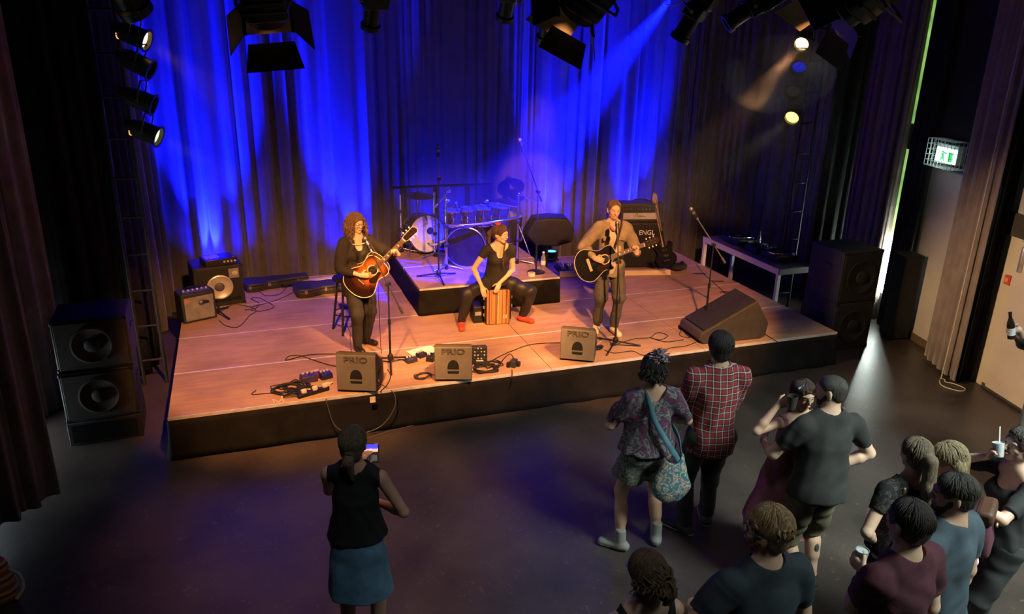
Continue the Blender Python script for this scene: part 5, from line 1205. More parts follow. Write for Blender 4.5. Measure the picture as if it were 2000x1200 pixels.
    def headprims(s):
        A = []; f = s.fem; sc = s.hs
        def e(c, r, kk=0.012, R=None): A.append(('ell', s.hp_(c), np.array(r) * sc, s.HR if R is None else s.HR @ R, kk))
        def c_(a, b, ra, rb, kk=0.012): A.append(('cone', s.hp_(a), s.hp_(b), ra * sc, rb * sc, kk))
        jw = 0.92 if f else 1.0
        e((0, -0.012, 0.026), (0.075, 0.094, 0.086)); c_((0, 0.026, -0.002), (0, 0.046, -0.070), 0.060 * jw, 0.036 * jw, 0.03)
        for q in (1, -1):
            e((q * 0.036 * jw, 0.016, -0.056), (0.022, 0.034, 0.026), 0.03); e((q * 0.036, 0.060, -0.020), (0.020, 0.02, 0.018), 0.02)
            e((q * 0.076, -0.010, -0.004), (0.009, 0.019, 0.031), 0.006, RZ(q * 0.35)); e((q * 0.071, -0.006, -0.02), (0.012, 0.012, 0.02), 0.01)
        e((0, 0.064, -0.090), (0.021, 0.017, 0.015), 0.02); e((0, 0.076, 0.026), (0.048, 0.016, 0.011), 0.02)
        c_((0, 0.088, 0.014), (0, 0.107, -0.020), 0.0075, 0.0115, 0.008); e((0, 0.098, -0.025), (0.017, 0.011, 0.009), 0.008)
        e((0, 0.086, -0.053), (0.022, 0.011, 0.012), 0.012)
        A.append(('cone', s.P3 - s.up * 0.03, s.hp_((0, -0.020, -0.045)), (0.050 if f else 0.060) * s.h / 1.75, (0.045 if f else 0.054) * s.h / 1.75, 0.03))
        return A
    @staticmethod
    def put(F, prims, g=0.0, kk=None):
        for p in prims:
            k = p[5] if p[0] == 'cone' else p[4]
            if p[0] == 'cone': F.cone(p[1], p[2], p[3], p[4], k if kk is None else kk, g=g)
            elif p[0] == 'conef': F.cone(p[1], p[2], p[3], p[4], p[5], flat=p[6], g=g)
            else: F.ell(p[1], p[2], p[3], k if kk is None else kk, g=g)
    @staticmethod
    def bounds(prims, m):
        lo = np.full(3, 9e9); hi = -lo
        for p in prims:
            if p[0] in ('cone', 'conef'):
                for c, r in ((p[1], p[3]), (p[2], p[4])): lo = np.minimum(lo, np.array(c) - r); hi = np.maximum(hi, np.array(c) + r)
            else: r = max(p[2]); lo = np.minimum(lo, np.array(p[1]) - r); hi = np.maximum(hi, np.array(p[1]) + r)
        return lo - m, hi + m
    def skinmesh(s, feet=True):
        A = s.torso() + s.headprims()
        for q in (1, -1):
            A += s.arm(q, 'up') + s.arm(q, 'lo') + s.leg(q, 'up') + s.leg(q, 'lo') + s.handprims(q)
            he, to, z, d, k = s.foot(q)
            A += [('conef', he + [0, 0, z], to + [0, 0, z - 0.012] - d * 0.055, 0.030 * k, 0.030 * k, 0.02, (np.array([0, 0, 1.0]), 0.8)), ('cone', s.an[q], he + d * 0.04 + [0, 0, z], 0.035 * k, 0.03 * k, 0.02)]
        lo, hi = s.bounds(A, 0.03); F = Field(lo, hi, s.res); s.put(F, A)
        for q in (1, -1): F.ell(s.hp_((q * 0.031, 0.094, 0.010)), np.array((0.015, 0.012, 0.010)) * s.hs, s.HR, 0.010, 'sub')
        link('body', F.mesh('body'), s.skin, s.t)
    def garment(s, name, prims, mat, g=0.012, cuts=(), subs=(), wr=0.004, freq=45, seed=1, extra=(), res=None, k=None, label=None, squash=(1, 1, 0.35)):
        lo, hi = s.bounds(prims, 0.05 + g)
        for x in extra: 
            for c, r in ((x[0], x[2]), (x[1], x[3])): lo = np.minimum(lo, np.array(c) - r - 0.04); hi = np.maximum(hi, np.array(c) + r + 0.04)
        F = Field(lo, hi, res or s.res); s.put(F, prims, g, k)
        for x in extra: F.cone(x[0], x[1], x[2], x[3], x[4] if len(x) > 4 else 0.02, capped=True, flat=x[5] if len(x) > 5 else None)
        if wr: F.ripple(wr, freq, seed, squash)
        for c in subs:
            if c[0] == 'ell': F.ell(c[1], c[2], c[3] if len(c) > 3 else None, 0.006, 'sub')
            else: F.cone(c[1], c[2], c[3], c[4], 0.006, op='sub')
        for p, n in cuts: F.plane(p, n, 0.008)
        o = link(name, F.mesh(name), mat, s.t)
        if label: o['label'] = label
        return o
    def sleeve(s, q, frac):              # frac 0..1 upper arm, 1..2 forearm ; as capped cones
        k = s.h / 1.75 * (0.84 if s.fem else 1.0) * (0.6 + 0.4 * s.bw); out = []
        a, b, c = s.sh[q], s.el[q], s.wr[q]
        a = a + (b - a) * 0.08
        if frac <= 1: e_ = a + (b - a) * frac; return [(a, e_, 0.064 * k, 0.062 * k, 0.03)]
        m = b + (c - b) * (frac - 1); return [(a, b, 0.064 * k, 0.055 * k, 0.03), (b, m, 0.056 * k, 0.044 * k, 0.012)]
    def top(s, name, mat, sleeve=0.55, hem=-0.10, neck=0.07, g=0.014, seed=1, wr=0.005, loose=0.0, label=None, vneck=0.0, freq=40, neckz=0.0):
        A = s.torso(); ex = []
        if sleeve > 0:
            for q in (1, -1):
                ex += s.sleeve(q, sleeve); ar = s.arm(q, 'up')[0]; A.append(('cone', ar[1], ar[1] + (ar[2] - ar[1]) * min(0.9, sleeve * 0.6), ar[3], ar[3] * 0.95, 0.04))
                if sleeve > 1:
                    ka = s.h / 1.75 * (0.84 if s.fem else 1.0) * (0.6 + 0.4 * s.bw); fm = sleeve - 1; me_ = s.el[q] + (s.wr[q] - s.el[q]) * max(0.02, fm - 0.12)
                    A.append(('cone', s.el[q], s.el[q] + (s.wr[q] - s.el[q]) * min(0.3, max(0.02, fm - 0.12)), 0.043 * ka, 0.043 * ka, 0.02))
                    if fm > 0.45: A.append(('cone', s.el[q] + (s.wr[q] - s.el[q]) * 0.3, me_, 0.043 * ka, (0.043 - 0.0228 * (fm - 0.12 - 0.3)) * ka, 0.02))
                    A.append(('cone', ar[1], ar[2], ar[3], ar[4], 0.03))
        k = s.h / 1.75; hp = s.P0 + s.up * hem * k; wd = (0.176 if s.fem else 0.172) * k * s.bw + loose
        ex.append((s.P2 - s.up * 0.02, hp, wd * 0.70, wd + g * 0.9, 0.08, (s.fw, 0.78)))
        subs = [('cone', s.P3 + s.up * (0.035 + neckz), s.P3 + s.up * 0.25, neck, neck + 0.06)]
        if vneck: subs.append(('ell', s.P3 + s.fw * 0.115 * k - s.up * (vneck * 0.35), (0.065 * k, 0.07, vneck), s.R))
        if sleeve == 0:
            for q in (1, -1): subs.append(('ell', s.sh[q] + s.rt * q * 0.055, (0.060, 0.12, 0.13), s.R))
        return s.garment(name, A, mat, g, [(hp, -s.up)], subs, wr, freq, seed, ex, label=label)
    def trousers(s, name, mat, length=1.95, g=0.012, seed=2, wr=0.005, loose=0.0, waist=0.05, label=None):
        A = [x for x in s.torso() if x[0] == 'ell' and np.linalg.norm(x[1] - s.P0) < 0.2 * s.h / 1.75 and (np.array(x[1]) - s.P0) @ s.up < 0.04]; ex = []; k = s.h / 1.75
        for q in (1, -1):
            r0 = 0.100 * k * (0.6 + 0.4 * s.bw); r1 = 0.070 * k + loose; lu = s.leg(q, 'up')[0]; fr = min(1.0, length * 0.88)
            A.append(('cone', lu[1], lu[1] + (lu[2] - lu[1]) * fr, lu[3], lu[3] + (lu[4] - lu[3]) * fr, 0.04))
            if length <= 1: e_ = s.hp[q] + (s.kn[q] - s.hp[q]) * length; ex.append((s.hp[q], e_, r0, r1 + 0.014 * (1 - length) + loose * 0.5, 0.04))
            else: e_ = s.kn[q] + (s.an[q] - s.kn[q]) * (length - 1); ex += [(s.hp[q], s.kn[q], r0, r1, 0.04), (s.kn[q], e_, r1, 0.054 * k + loose, 0.02)]
            if length > 1.15: A.append(('cone', s.kn[q], s.kn[q] + np.array([0, 0, 0.002]), 0.062 * k, 0.062 * k, 0.03))
            A += [x for x in s.leg(q, 'lo')] if length > 1.5 else []
        return s.garment(name, A, mat, g, [(s.P0 + s.up * waist * k, s.up)], [], wr, 38, seed, ex, label=label, squash=(0.6, 0.6, 1))
    def shoes(s, name, mat, sole_mat=None, ankle=0.0, label=None):
        for q in (1, -1):
            he, to, z, d, k = s.foot(q)
            gz_ = z - 0.036; up = np.array([0, 0, 1.0]); lo = np.minimum(he, to) - 0.12; hi = np.maximum(he, to) + 0.12; lo[2] = gz_ - 0.02; hi[2] = gz_ + 0.20 + ankle
            F = Field(lo, hi, 0.006)
            F.cone(he + up * (gz_ + 0.045), to - d * 0.03 + up * (gz_ + 0.036), 0.042 * k, 0.040 * k, 0.02, flat=(up, 0.85)); F.cone(he + d * 0.035 + up * (gz_ + 0.05), s.an[q] + up * (0.01 + ankle), 0.046 * k, 0.044 * k, 0.03)
            F.plane((0, 0, gz_ + 0.012), (0, 0, -1)); F.plane((0, 0, gz_ + 0.105 + ankle), (0, 0, 1))
            o = link(name, F.mesh(name), mat, s.t)
            F = Field(lo, hi, 0.006); F.cone(he + up * (gz_ + 0.045), to - d * 0.03 + up * (gz_ + 0.036), 0.047 * k, 0.044 * k, 0.02, flat=(up, 0.85)); F.plane((0, 0, gz_ + 0.001), (0, 0, -1)); F.plane((0, 0, gz_ + 0.026), (0, 0, 1))
            link('sole', F.mesh('sole'), sole_mat or mat, o)
            lac = M('lace_pale', (0.7, 0.68, 0.62), 0.7)
            if label: o['label'] = label
    def face(s, eyes='open', brow=(0.10, 0.06, 0.04), lip=(0.45, 0.18, 0.16), glasses=None, beard=None, whiskers=True):
        W_ = M('eye_white', (0.75, 0.72, 0.68), 0.25, var=0); D_ = M('eye_dark', (0.03, 0.02, 0.015), 0.2, var=0)
        for q in (1, -1):
            if eyes == 'open':
                e = MB().ell(s.hp_((q * 0.031, 0.082, 0.010)), np.array((0.0115, 0.007, 0.0052)) * s.hs, s.HR, n=12, m=8).build('eye', W_, s.t, smooth=True)
                MB().ell(s.hp_((q * 0.031, 0.0872, 0.0105)), np.array((0.0056, 0.0030, 0.0054)) * s.hs, s.HR, n=10, m=6).build('iris', D_, e, smooth=True)
            else:
                pts = [s.hp_((q * (0.031 + x), 0.0895 - abs(x) * 0.25, 0.006 - 0.25 * (0.012 - abs(x)))) for x in np.linspace(-0.014, 0.014, 7)]
                MB().tube(pts, 0.0022, 5).build('eyelid_line', D_, s.t)
            pts = [s.hp_((q * (0.031 + x), 0.0895 - 0.35 * abs(x) - max(0, x) * 0.2, 0.030 - 12 * x * x)) for x in np.linspace(-0.018, 0.020, 7)]
            MB().tube(pts, [0.002, 0.0035, 0.0038, 0.0036, 0.003, 0.0025, 0.0015], 6).build('eyebrow', M('brow_%d' % int(brow[0] * 100), brow, 0.8), s.t, smooth=True)
        lm = M('lip_%d' % int(lip[0] * 100), lip, 0.45)
        pts = [s.hp_((x, 0.0965 - 9 * x * x, -0.052 + 4 * x * x)) for x in np.linspace(-0.023, 0.023, 9)]
        MB().tube(pts, np.array([0.002, 0.004, 0.0052, 0.0056, 0.0058, 0.0056, 0.0052, 0.004, 0.002]) * s.hs, 8).build('lips', lm, s.t, smooth=True)
        if glasses:
            gm = M('glasses_%d' % int(glasses[0] * 100), glasses, 0.3, 0.6); mb = MB()
            for q in (1, -1):
                th = np.arange(16) * 2 * math.pi / 16; ring = [s.hp_((q * 0.033 + 0.025 * math.cos(a), 0.106 - 0.012 * (0.025 * math.cos(a) * q > 0.01), 0.008 + 0.018 * math.sin(a))) for a in th]
                mb.tube(ring, 0.0028, 5, closed=True); mb.tube([s.hp_((q * 0.058, 0.100, 0.014)), s.hp_((q * 0.077, 0.06, 0.014)), s.hp_((q * 0.080, -0.005, 0.016))], 0.0026, 5)
            mb.tube([s.hp_((-0.009, 0.108, 0.012)), s.hp_((0.009, 0.108, 0.012))], 0.0026, 5); mb.build('glasses', gm, s.t, smooth=True)
        if beard: 
            F = Field(s.H - 0.16, s.H + 0.16, 0.006)
            F.cone(s.hp_((0, 0.048, -0.066)), s.hp_((0, 0.062, -0.088)), 0.040 * s.hs, 0.026 * s.hs, 0.01)
            for q in ((1, -1) if whiskers else ()): F.cone(s.hp_((q * 0.066, 0.012, -0.02)), s.hp_((q * 0.03, 0.055, -0.08)), 0.013 * s.hs, 0.018 * s.hs, 0.015)
            F.ell(s.hp_((0, 0.095, -0.05)), np.array((0.024, 0.02, 0.014)) * s.hs, s.HR, 0.006, 'sub'); F.ripple(0.002, 260, 4)
            link('beard', F.mesh('beard'), M('beard_%d' % int(beard[0] * 100), beard, 0.8, bump=0.5, bscale=120), s.t)
    def hairmat(s, col): 
        return M('hair_%d_%d' % (int(col[0] * 1000), int(col[2] * 1000)), col, rough=0.5, var=0.35, scale=22, bump=0.6, bscale=70, stretch=(5, 5, 0.6), spec=0.35)
    def hair(s, col, thick=0.014, front=0.062, low=-0.055, extra=(), rough=0.003, freq=150, locks=None, res=0.006, label=None, top=0.0, sides=1.0, strand=(1, 1, 0.15), short=False, strands=90):
        ex = [(s.hp_(a), s.hp_(b), ra * s.hs, rb * s.hs, k) for a, b, ra, rb, k in extra]
        lo = s.H - 0.16; hi = s.H + 0.17
        for a, b, ra, rb, k in ex:
            for c, r in ((a, ra), (b, rb)): lo = np.minimum(lo, c - r - 0.03); hi = np.maximum(hi, c + r + 0.03)
        F = Field(lo, hi, res)
        F.ell(s.hp_((0, -0.014, 0.027 + top * 0.5)), (np.array((0.075 * sides, 0.094, 0.086 + top * 0.5)) + thick) * s.hs, s.HR, 0.01)
        if short: F.ell(s.hp_((0, -0.046, -0.030)), (np.array((0.056, 0.048, 0.045)) + thick * 0.3) * s.hs, s.HR, 0.03)
        else: F.ell(s.hp_((0, -0.050, -0.035)), (np.array((0.062, 0.050, 0.055)) + thick * 0.6) * s.hs, s.HR, 0.03)
        F.ripple(rough, freq, 3, strand)
        F.ell(s.hp_((0, 0.118, -0.048)), np.array((0.080, 0.100, 0.050 + front)) * s.hs, s.HR, 0.012, 'sub')
        for q in (1, -1): F.ell(s.hp_((q * 0.10, 0.03, -0.06)), np.array((0.05, 0.055, 0.075)) * s.hs, s.HR, 0.01, 'sub')
        if short:
            for q in (1, -1): F.ell(s.hp_((q * 0.094, 0.002, -0.018)), np.array((0.030, 0.034, 0.046)) * s.hs, s.HR, 0.008, 'sub')
        F.plane(s.hp_((0, 0, low)), s.HR @ np.array([0, 0.35, -1.0]), 0.015)
        for a, b, ra, rb, k in ex: F.cone(a, b, ra, rb, k)
        if ex: F.ripple(rough * 0.6, freq, 5, strand)
        o = link('hair', F.mesh('hair'), s.hairmat(col), s.t)
        if label: o['label'] = label
        if strands:
            rg = np.random.default_rng(77); mb = MB(); ax3 = np.array((0.075 * sides, 0.094, 0.086 + top * 0.5)) + thick + 0.001; c0 = np.array((0, -0.014, 0.027 + top * 0.5))
            for i in range(strands):
                a = (i + rg.uniform(0, 1)) / strands * 2 * math.pi; fr = max(0.0, -math.cos(a)); e1 = (-0.42 if not short else -0.22) * (1 - fr) + 0.62 * fr + (0.12 if abs(math.sin(a)) > 0.8 else 0); e0 = rg.uniform(0.9, 1.5); da = rg.uniform(-0.35, 0.35); w_ = rg.uniform(0.02, 0.07); ph = rg.uniform(0, 6)
                pts = [c0 + ax3 * np.array((math.sin(a + da * (1 - u) + w_ * math.sin(7 * u + ph)) * math.cos(e0 + (e1 - e0) * u), -math.cos(a + da * (1 - u) + w_ * math.sin(7 * u + ph)) * math.cos(e0 + (e1 - e0) * u), math.sin(e0 + (e1 - e0) * u))) * (1 + 0.012 * math.sin(5 * u + ph)) for u in np.linspace(0, 1, 10)]
                mb.tube([s.hp_(x) for x in pts], np.array([0.003, 0.0052, 0.006, 0.006, 0.006, 0.0058, 0.0055, 0.005, 0.004, 0.002]) * s.hs, 5)
            mb.build('hair_strands', s.hairmat(col), o, smooth=True)
        if locks:
            rg = np.random.default_rng(locks.get('seed', 1)); mb = MB()
            for i in range(locks['n']):
                a = locks['a0'] + (locks['a1'] - locks['a0']) * (i + rg.uniform(-0.4, 0.4)) / locks['n']; el = rg.uniform(*locks.get('el', (0.2, 1.1)))
                dr = np.array([math.sin(a) * math.cos(el), -math.cos(a) * math.cos(el), math.sin(el)])
                p = np.array((0, -0.014, 0.027)) + dr * (np.array((0.078, 0.097, 0.088)) + thick * 0.6); L = locks['len'] * rg.uniform(0.75, 1.15); pts = []; m = 12
                out = np.array([dr[0], dr[1], 0]); out = unit(out)
                for j in range(m):
                    u = j / (m - 1); w = locks.get('wave', 0.01); ph = rg.uniform(0, 0.6) + u * locks.get('turns', 3) * 6.28
                    pts.append(p + out * (locks.get('spread', 0.02) * math.sin(min(1, u * 1.6) * 1.57) + w * math.sin(ph + i)) + np.array([w * math.cos(ph + i) * 0.7, w * math.sin(ph + i * 2) * 0.5, 0]) + np.array([0, 0, -L * u]) + dr * 0.004)
                r0 = locks.get('r', 0.009); mb.tube([s.hp_(x) for x in pts], [r0 * s.hs * (0.8 + 0.2 * math.sin(3.0 * u_)) * (1 - 0.75 * u_ ** 3) for u_ in np.linspace(0, 1, m)], 6)
            mb.build('hair_locks', s.hairmat(col), o, smooth=True)
        return o
# ------------------------------------------------------------------ guitars held by the players
def FA(dx, dy): return math.atan2(-dx, dy)
def acoustic(O, n, tdir, label, top, rim, cut=False, burst=False, scale=1.0, head_inlay=True):
    n = unit(n); t_ = np.array(tdir, float); t_ = unit(t_ - n * (t_ @ n)); b_ = np.cross(t_, n); R = np.stack([n, b_, t_], 1) * scale
    g = thing('acoustic_guitar', label, 'guitar', (0, 0, 0)); place(g, O, R)
    hw = [(-0.365, 0.0), (-0.355, 0.08), (-0.32, 0.145), (-0.26, 0.188), (-0.20, 0.195), (-0.13, 0.165), (-0.06, 0.128), (-0.01, 0.125), (0.05, 0.142), (0.10, 0.140), (0.135, 0.105), (0.15, 0.05), (0.152, 0.0)]
    up = [(x, y) for x, y in hw]; lo = [(x, -y) for x, y in hw[1:-1]][::-1]
    if cut: lo = [(x, -y) for x, y in [(0.10, 0.03), (0.07, 0.055), (0.06, 0.09), (0.075, 0.125), (0.05, 0.145), (-0.01, 0.128)]] + [(x, -y) for x, y in hw[1:7]][::-1]
    ol = spline(np.array(up + lo), 110, True)
    MB().prism(ol, -0.10, -0.001).build('sides', M('guitar_side_' + rim, (0.10, 0.035, 0.015) if burst else (0.008, 0.008, 0.009), 0.25, coat=0.4), g, bevel=0.005)
    MB().prism(ol * 0.992, -0.001, 0.003).build('top_plate', top, g)
    P3_ = np.c_[ol * 0.998, np.full(len(ol), 0.002)]
    cream = M('binding_cream', (0.75, 0.66, 0.48), 0.4) if burst else M('binding_grey', (0.35, 0.33, 0.30), 0.4)
    MB().tube(P3_, 0.0042, 5, closed=True).build('binding', cream, g, smooth=True)
    if burst: P4 = P3_.copy(); P4[:, 2] = -0.10; MB().tube(P4, 0.0035, 5, closed=True).build('back_binding', cream, g, smooth=True)
    MB().lathe([(0.001, 0.0035), (0.050, 0.0035)], n=28).build('sound_hole', M('port_black'), g); MB().lathe([(0.050, 0.0036), (0.058, 0.0045), (0.062, 0.0036)], n=32).build('rosette', M('rosette_pale', (0.55, 0.45, 0.30), 0.4), g, smooth=True)
    pk = spline([(0.03, -0.055), (-0.03, -0.06), (-0.10, -0.045), (-0.13, -0.08), (-0.09, -0.125), (-0.02, -0.105), (0.04, -0.09)], 40, True)
    MB().prism(pk[::-1], 0.003, 0.0048).build('pick_guard', M('pickguard_dark', (0.02, 0.010, 0.008), 0.15), g)
    br = MB().box((-0.195, 0, 0.007), (0.034, 0.155, 0.010)).build('bridge', M('rosewood', (0.05, 0.025, 0.015), 0.5) if burst else M('bridge_tan', (0.35, 0.26, 0.16), 0.5), g, bevel=0.003); MB().box((-0.188, 0, 0.0135), (0.004, 0.08, 0.006)).build('saddle', M('bone', (0.8, 0.75, 0.62), 0.4), br)
    nk = M('neck_mahogany', (0.16, 0.075, 0.035), 0.35)
    Rn = np.array([[0, 0, 1], [1, 0, 0], [0, 1, 0.0]])       # profile across, extruded along the neck
    MB().prism([(-0.026, 0.004), (-0.022, -0.012), (0, -0.020), (0.022, -0.012), (0.026, 0.004)], 0.13, 0.50, R=Rn).build('neck', nk, g, smooth=True)
    MB().add([(0.05, -0.028, 0.0035), (0.50, -0.0225, 0.0035), (0.50, 0.0225, 0.0035), (0.05, 0.028, 0.0035), (0.05, -0.028, 0.010), (0.50, -0.0225, 0.010), (0.50, 0.0225, 0.010), (0.05, 0.028, 0.010)],
             [(0, 3, 2, 1), (4, 5, 6, 7), (0, 1, 5, 4), (1, 2, 6, 5), (2, 3, 7, 6), (3, 0, 4, 7)]).build('fretboard', M('fretboard_brown', (0.14, 0.085, 0.05), 0.4), g)
    for k in range(19):
        x = 0.50 - 0.645 * (1 - 2 ** (-(k + 1) / 12.0))
        if x > 0.06: MB().box((x, 0, 0.0108), (0.003, 0.047, 0.002)).build('fret', CHR, g)
    for k in (3, 5, 7, 9, 12):
        x = 0.50 - 0.645 * (1 - 2 ** (-(k - 0.5) / 12.0)); MB().box((x, 0, 0.0105), (0.014, 0.016, 0.0012)).build('inlay', M('pearl', (0.75, 0.72, 0.65), 0.3), g)
    MB().box((0.503, 0, 0.008), (0.007, 0.046, 0.012)).build('nut', M('bone'), g)
    hd = [(0.505, -0.024), (0.53, -0.034), (0.67, -0.040), (0.685, -0.025), (0.70, -0.012), (0.69, 0.0), (0.70, 0.012), (0.685, 0.025), (0.67, 0.040), (0.53, 0.034), (0.505, 0.024)]
    hs = MB().prism(hd, -0.012, 0.004).build('headstock', M('headstock_dark', (0.02, 0.012, 0.010), 0.2, coat=0.4), g, bevel=0.002)
    if burst: MB().tube(np.c_[np.array(hd), np.full(len(hd), 0.004)], 0.0028, 5, closed=True).build('head_binding', cream, hs)
    for k in range(3):
        for q in (-1, 1):
            x = 0.55 + k * 0.045; pg = MB().cyl((x, q * 0.022, 0.004), (x, q * 0.022, 0.016), 0.0055, n=10).build('tuning_post', CHR, hs)
            MB().ell((x, q * 0.055, -0.004), (0.009, 0.012, 0.006), n=10, m=6).build('tuning_peg', M('peg_pearl', (0.8, 0.78, 0.74), 0.25, 0.3), hs, smooth=True)
    for k in range(6):
        y = -0.018 + k * 0.0072; MB().cyl((-0.188, y * 1.25, 0.0165), (0.503, y, 0.0145), 0.0009, n=5).build('string', CHR, g)
    return g, R
def burst_mat():
    m = M('sunburst_top', (0.3, 0.1, 0.03), rough=0.2, var=0, coat=0.6); nt, N, L, b = nodes_of(m)
    tc = N.new('ShaderNodeTexCoord'); mp = N.new('ShaderNodeMapping'); mp.inputs['Location'].default_value = (0.11, 0, 0); mp.inputs['Scale'].default_value = (3.9, 5.4, 0)
    L.new(tc.outputs['Object'], mp.inputs['Vector']); ln = N.new('ShaderNodeVectorMath'); ln.operation = 'LENGTH'; L.new(mp.outputs[0], ln.inputs[0])
    r = N.new('ShaderNodeValToRGB'); cr = r.color_ramp; cr.elements[0].position = 0.0; cr.elements[0].color = (0.62, 0.22, 0.045, 1); cr.elements[1].position = 1.0; cr.elements[1].color = (0.018, 0.007, 0.004, 1)
    e = cr.elements.new(0.50); e.color = (0.42, 0.10, 0.02, 1); e = cr.elements.new(0.78); e.color = (0.07, 0.018, 0.008, 1)
    L.new(ln.outputs['Value'], r.inputs[0]); L.new(r.outputs[0], b.inputs['Base Color']); return m

JET = M('knit_black', (0.014, 0.011, 0.011), 0.85, var=0.15, bump=0.3, bscale=120); BLKJ = M('jeans_black', (0.018, 0.017, 0.018), 0.8, var=0.2)
# ------------------------------------------------------------------ woman with the sunburst guitar
def W_(px, py, y): return gy(px, py, y)
SK_W = (0.60, 0.40, 0.30)
gt_, gh_ = W_(681, 572, 8.26), W_(792, 464, 8.02)
n1 = gh_ - gt_; O1 = W_(728, 528, 8.15)
acoustic(O1, n1, (0.10, -0.93, 0.32), 'sunburst acoustic guitar with cream binding held by the curly haired woman', burst_mat(), 'sun', burst=True)
n1 = unit(n1); t1 = unit(np.array((0.10, -0.93, 0.32)) - n1 * (np.array((0.10, -0.93, 0.32)) @ n1)); b1 = np.cross(t1, n1)
pl = gz(711, 682); P = Person('woman with curly hair and dark cardigan playing a sunburst acoustic guitar', (pl[0] - 0.02, pl[1] + 0.05, ST), FA(0.30, -1), 1.60, True, SK_W)
P.head = (0.15, -0.10, 0.08); P.lean = np.array([0.0, -0.02])
rw = O1 - n1 * 0.13 + b1 * 0.06 + t1 * 0.035; lw = O1 + n1 * 0.335 - b1 * 0.075 - t1 * 0.01
P.arms[1] = dict(t=P.loc_of(rw), pole=(0.9, -0.5, -0.6)); P.arms[-1] = dict(t=P.loc_of(lw), pole=(-0.5, -0.2, -1))
P.hands[1] = dict(f=P.dir_of(n1 * 0.75 - b1 * 0.75), n=P.dir_of(-t1), curl=0.35); P.hands[-1] = dict(f=P.dir_of(b1 * 0.8 + t1 * 0.35 + n1 * 0.2), n=P.dir_of(t1 * 0.3 - b1 * 0.6 - n1 * 0.5), curl=0.62)
P.legs[1] = dict(t=(0.075, 0.06, 0.045 * 1.6), yaw=-0.05); P.legs[-1] = dict(t=(-0.10, -0.09, 0.045 * 1.6), yaw=0.45)
P.pose(); P.skinmesh()
P.top('blouse', M('blouse_black', (0.012, 0.010, 0.011), 0.7), 0, hem=-0.06, neck=0.085, vneck=0.10, g=0.008, wr=0.002, seed=4)
P.top('cardigan', JET, 1.62, hem=-0.20, neck=0.095, vneck=0.34, g=0.020, loose=0.012, seed=5)
P.trousers('trousers', BLKJ, 1.97, g=0.008, wr=0.004); P.shoes('boot', M('boot_black', (0.010, 0.009, 0.009), 0.45), ankle=0.10)
P.face(brow=(0.12, 0.07, 0.04), glasses=(0.35, 0.3, 0.28))
P.hair((0.115, 0.065, 0.033), thick=0.020, locks=dict(n=120, a0=-2.35, a1=2.35, len=0.235, wave=0.012, turns=3.2, spread=0.035, r=0.0115, el=(0.0, 1.25), seed=3))
nk = [P.P3 + P.R @ np.array((0.075 * math.sin(a), 0.062 + 0.028 * math.cos(a), -0.045 - 0.012 * math.cos(a))) for a in np.linspace(-1.5, 1.5, 12)]
mb = MB(); [mb.ell(p, (0.007, 0.007, 0.007), n=8, m=5) for p in nk]; mb.tube(nk, 0.003, 5); mb.build('necklace', M('beads_pale', (0.55, 0.47, 0.40), 0.4), P.t, smooth=True)
st = spline([O1 - n1 * 0.36, P.t.location.to_3d() and (P.loc + RZ(P.rz) @ (P.sh[1] * 0.4 + P.P1 * 0.6 + np.array([0.08, -0.14, 0]))), P.loc + RZ(P.rz) @ (P.P3 + np.array([-0.06, -0.09, 0.02])), P.loc + RZ(P.rz) @ (P.sh[-1] * 0.5 + P.P3 * 0.5 + np.array([0, 0.06, 0.045])), O1 + n1 * 0.12 - t1 * 0.08], 30)
tag(MB().tube(st, 0.012, 6).build('guitar_strap', M('strap_dark', (0.03, 0.02, 0.02), 0.7), smooth=True), 'dark strap of the sunburst guitar over the woman in the cardigan', 'strap')
# ------------------------------------------------------------------ standing man with black guitar
gt_, gh_ = W_(1136, 518, 7.92), W_(1281, 464, 7.78)
n2 = unit(gh_ - gt_); O2 = W_(1181, 507, 7.86); td2 = np.array((-0.12, -0.93, 0.30))
acoustic(O2, n2, td2, 'black acoustic guitar with a cutaway held by the standing man', M('guitar_black_gloss', (0.006, 0.006, 0.007), 0.15, coat=0.5), 'blk', cut=True)
t2 = unit(td2 - n2 * (td2 @ n2)); b2 = np.cross(t2, n2)
pl = gz(1191, 648); P = Person('bearded man in tan jacket singing with eyes closed and playing a black guitar', (pl[0] - 0.04, pl[1] + 0.04, ST), FA(-0.18, -1), 1.665, False, (0.60, 0.38, 0.27), build=0.94)
P.head = (0.0, -0.08, -0.05); P.lean = np.array([0.0, 0.0])
rw = O2 - n2 * 0.115 + b2 * 0.055 + t2 * 0.035; lw = O2 + n2 * 0.385 - b2 * 0.07 - t2 * 0.015
P.arms[1] = dict(t=P.loc_of(rw), pole=(1.0, -0.4, -0.5)); P.arms[-1] = dict(t=P.loc_of(lw), pole=(-0.6, -0.2, -1))
P.hands[1] = dict(f=P.dir_of(n2 * 0.8 - b2 * 0.6), n=P.dir_of(-t2), curl=0.45); P.hands[-1] = dict(f=P.dir_of(b2 * 0.8 + t2 * 0.35 + n2 * 0.15), n=P.dir_of(t2 * 0.3 - b2 * 0.6 - n2 * 0.5), curl=0.62)
P.legs[1] = dict(t=(0.115, -0.02, 0.045 * 1.665), yaw=-0.35); P.legs[-1] = dict(t=(-0.085, 0.07, 0.045 * 1.665), yaw=0.12)
P.pose(); P.skinmesh()
P.top('shirt', M('tee_cream', (0.42, 0.36, 0.29), 0.85, bump=0.2), 0, hem=-0.12, neck=0.075, g=0.006, wr=0.004, seed=8)
P.top('jacket', M('jacket_tan', (0.21, 0.17, 0.125), 0.85, var=0.14, bump=0.25, bscale=90), 1.88, hem=-0.15, neck=0.085, vneck=0.44, g=0.017, loose=0.0, seed=9, wr=0.008)
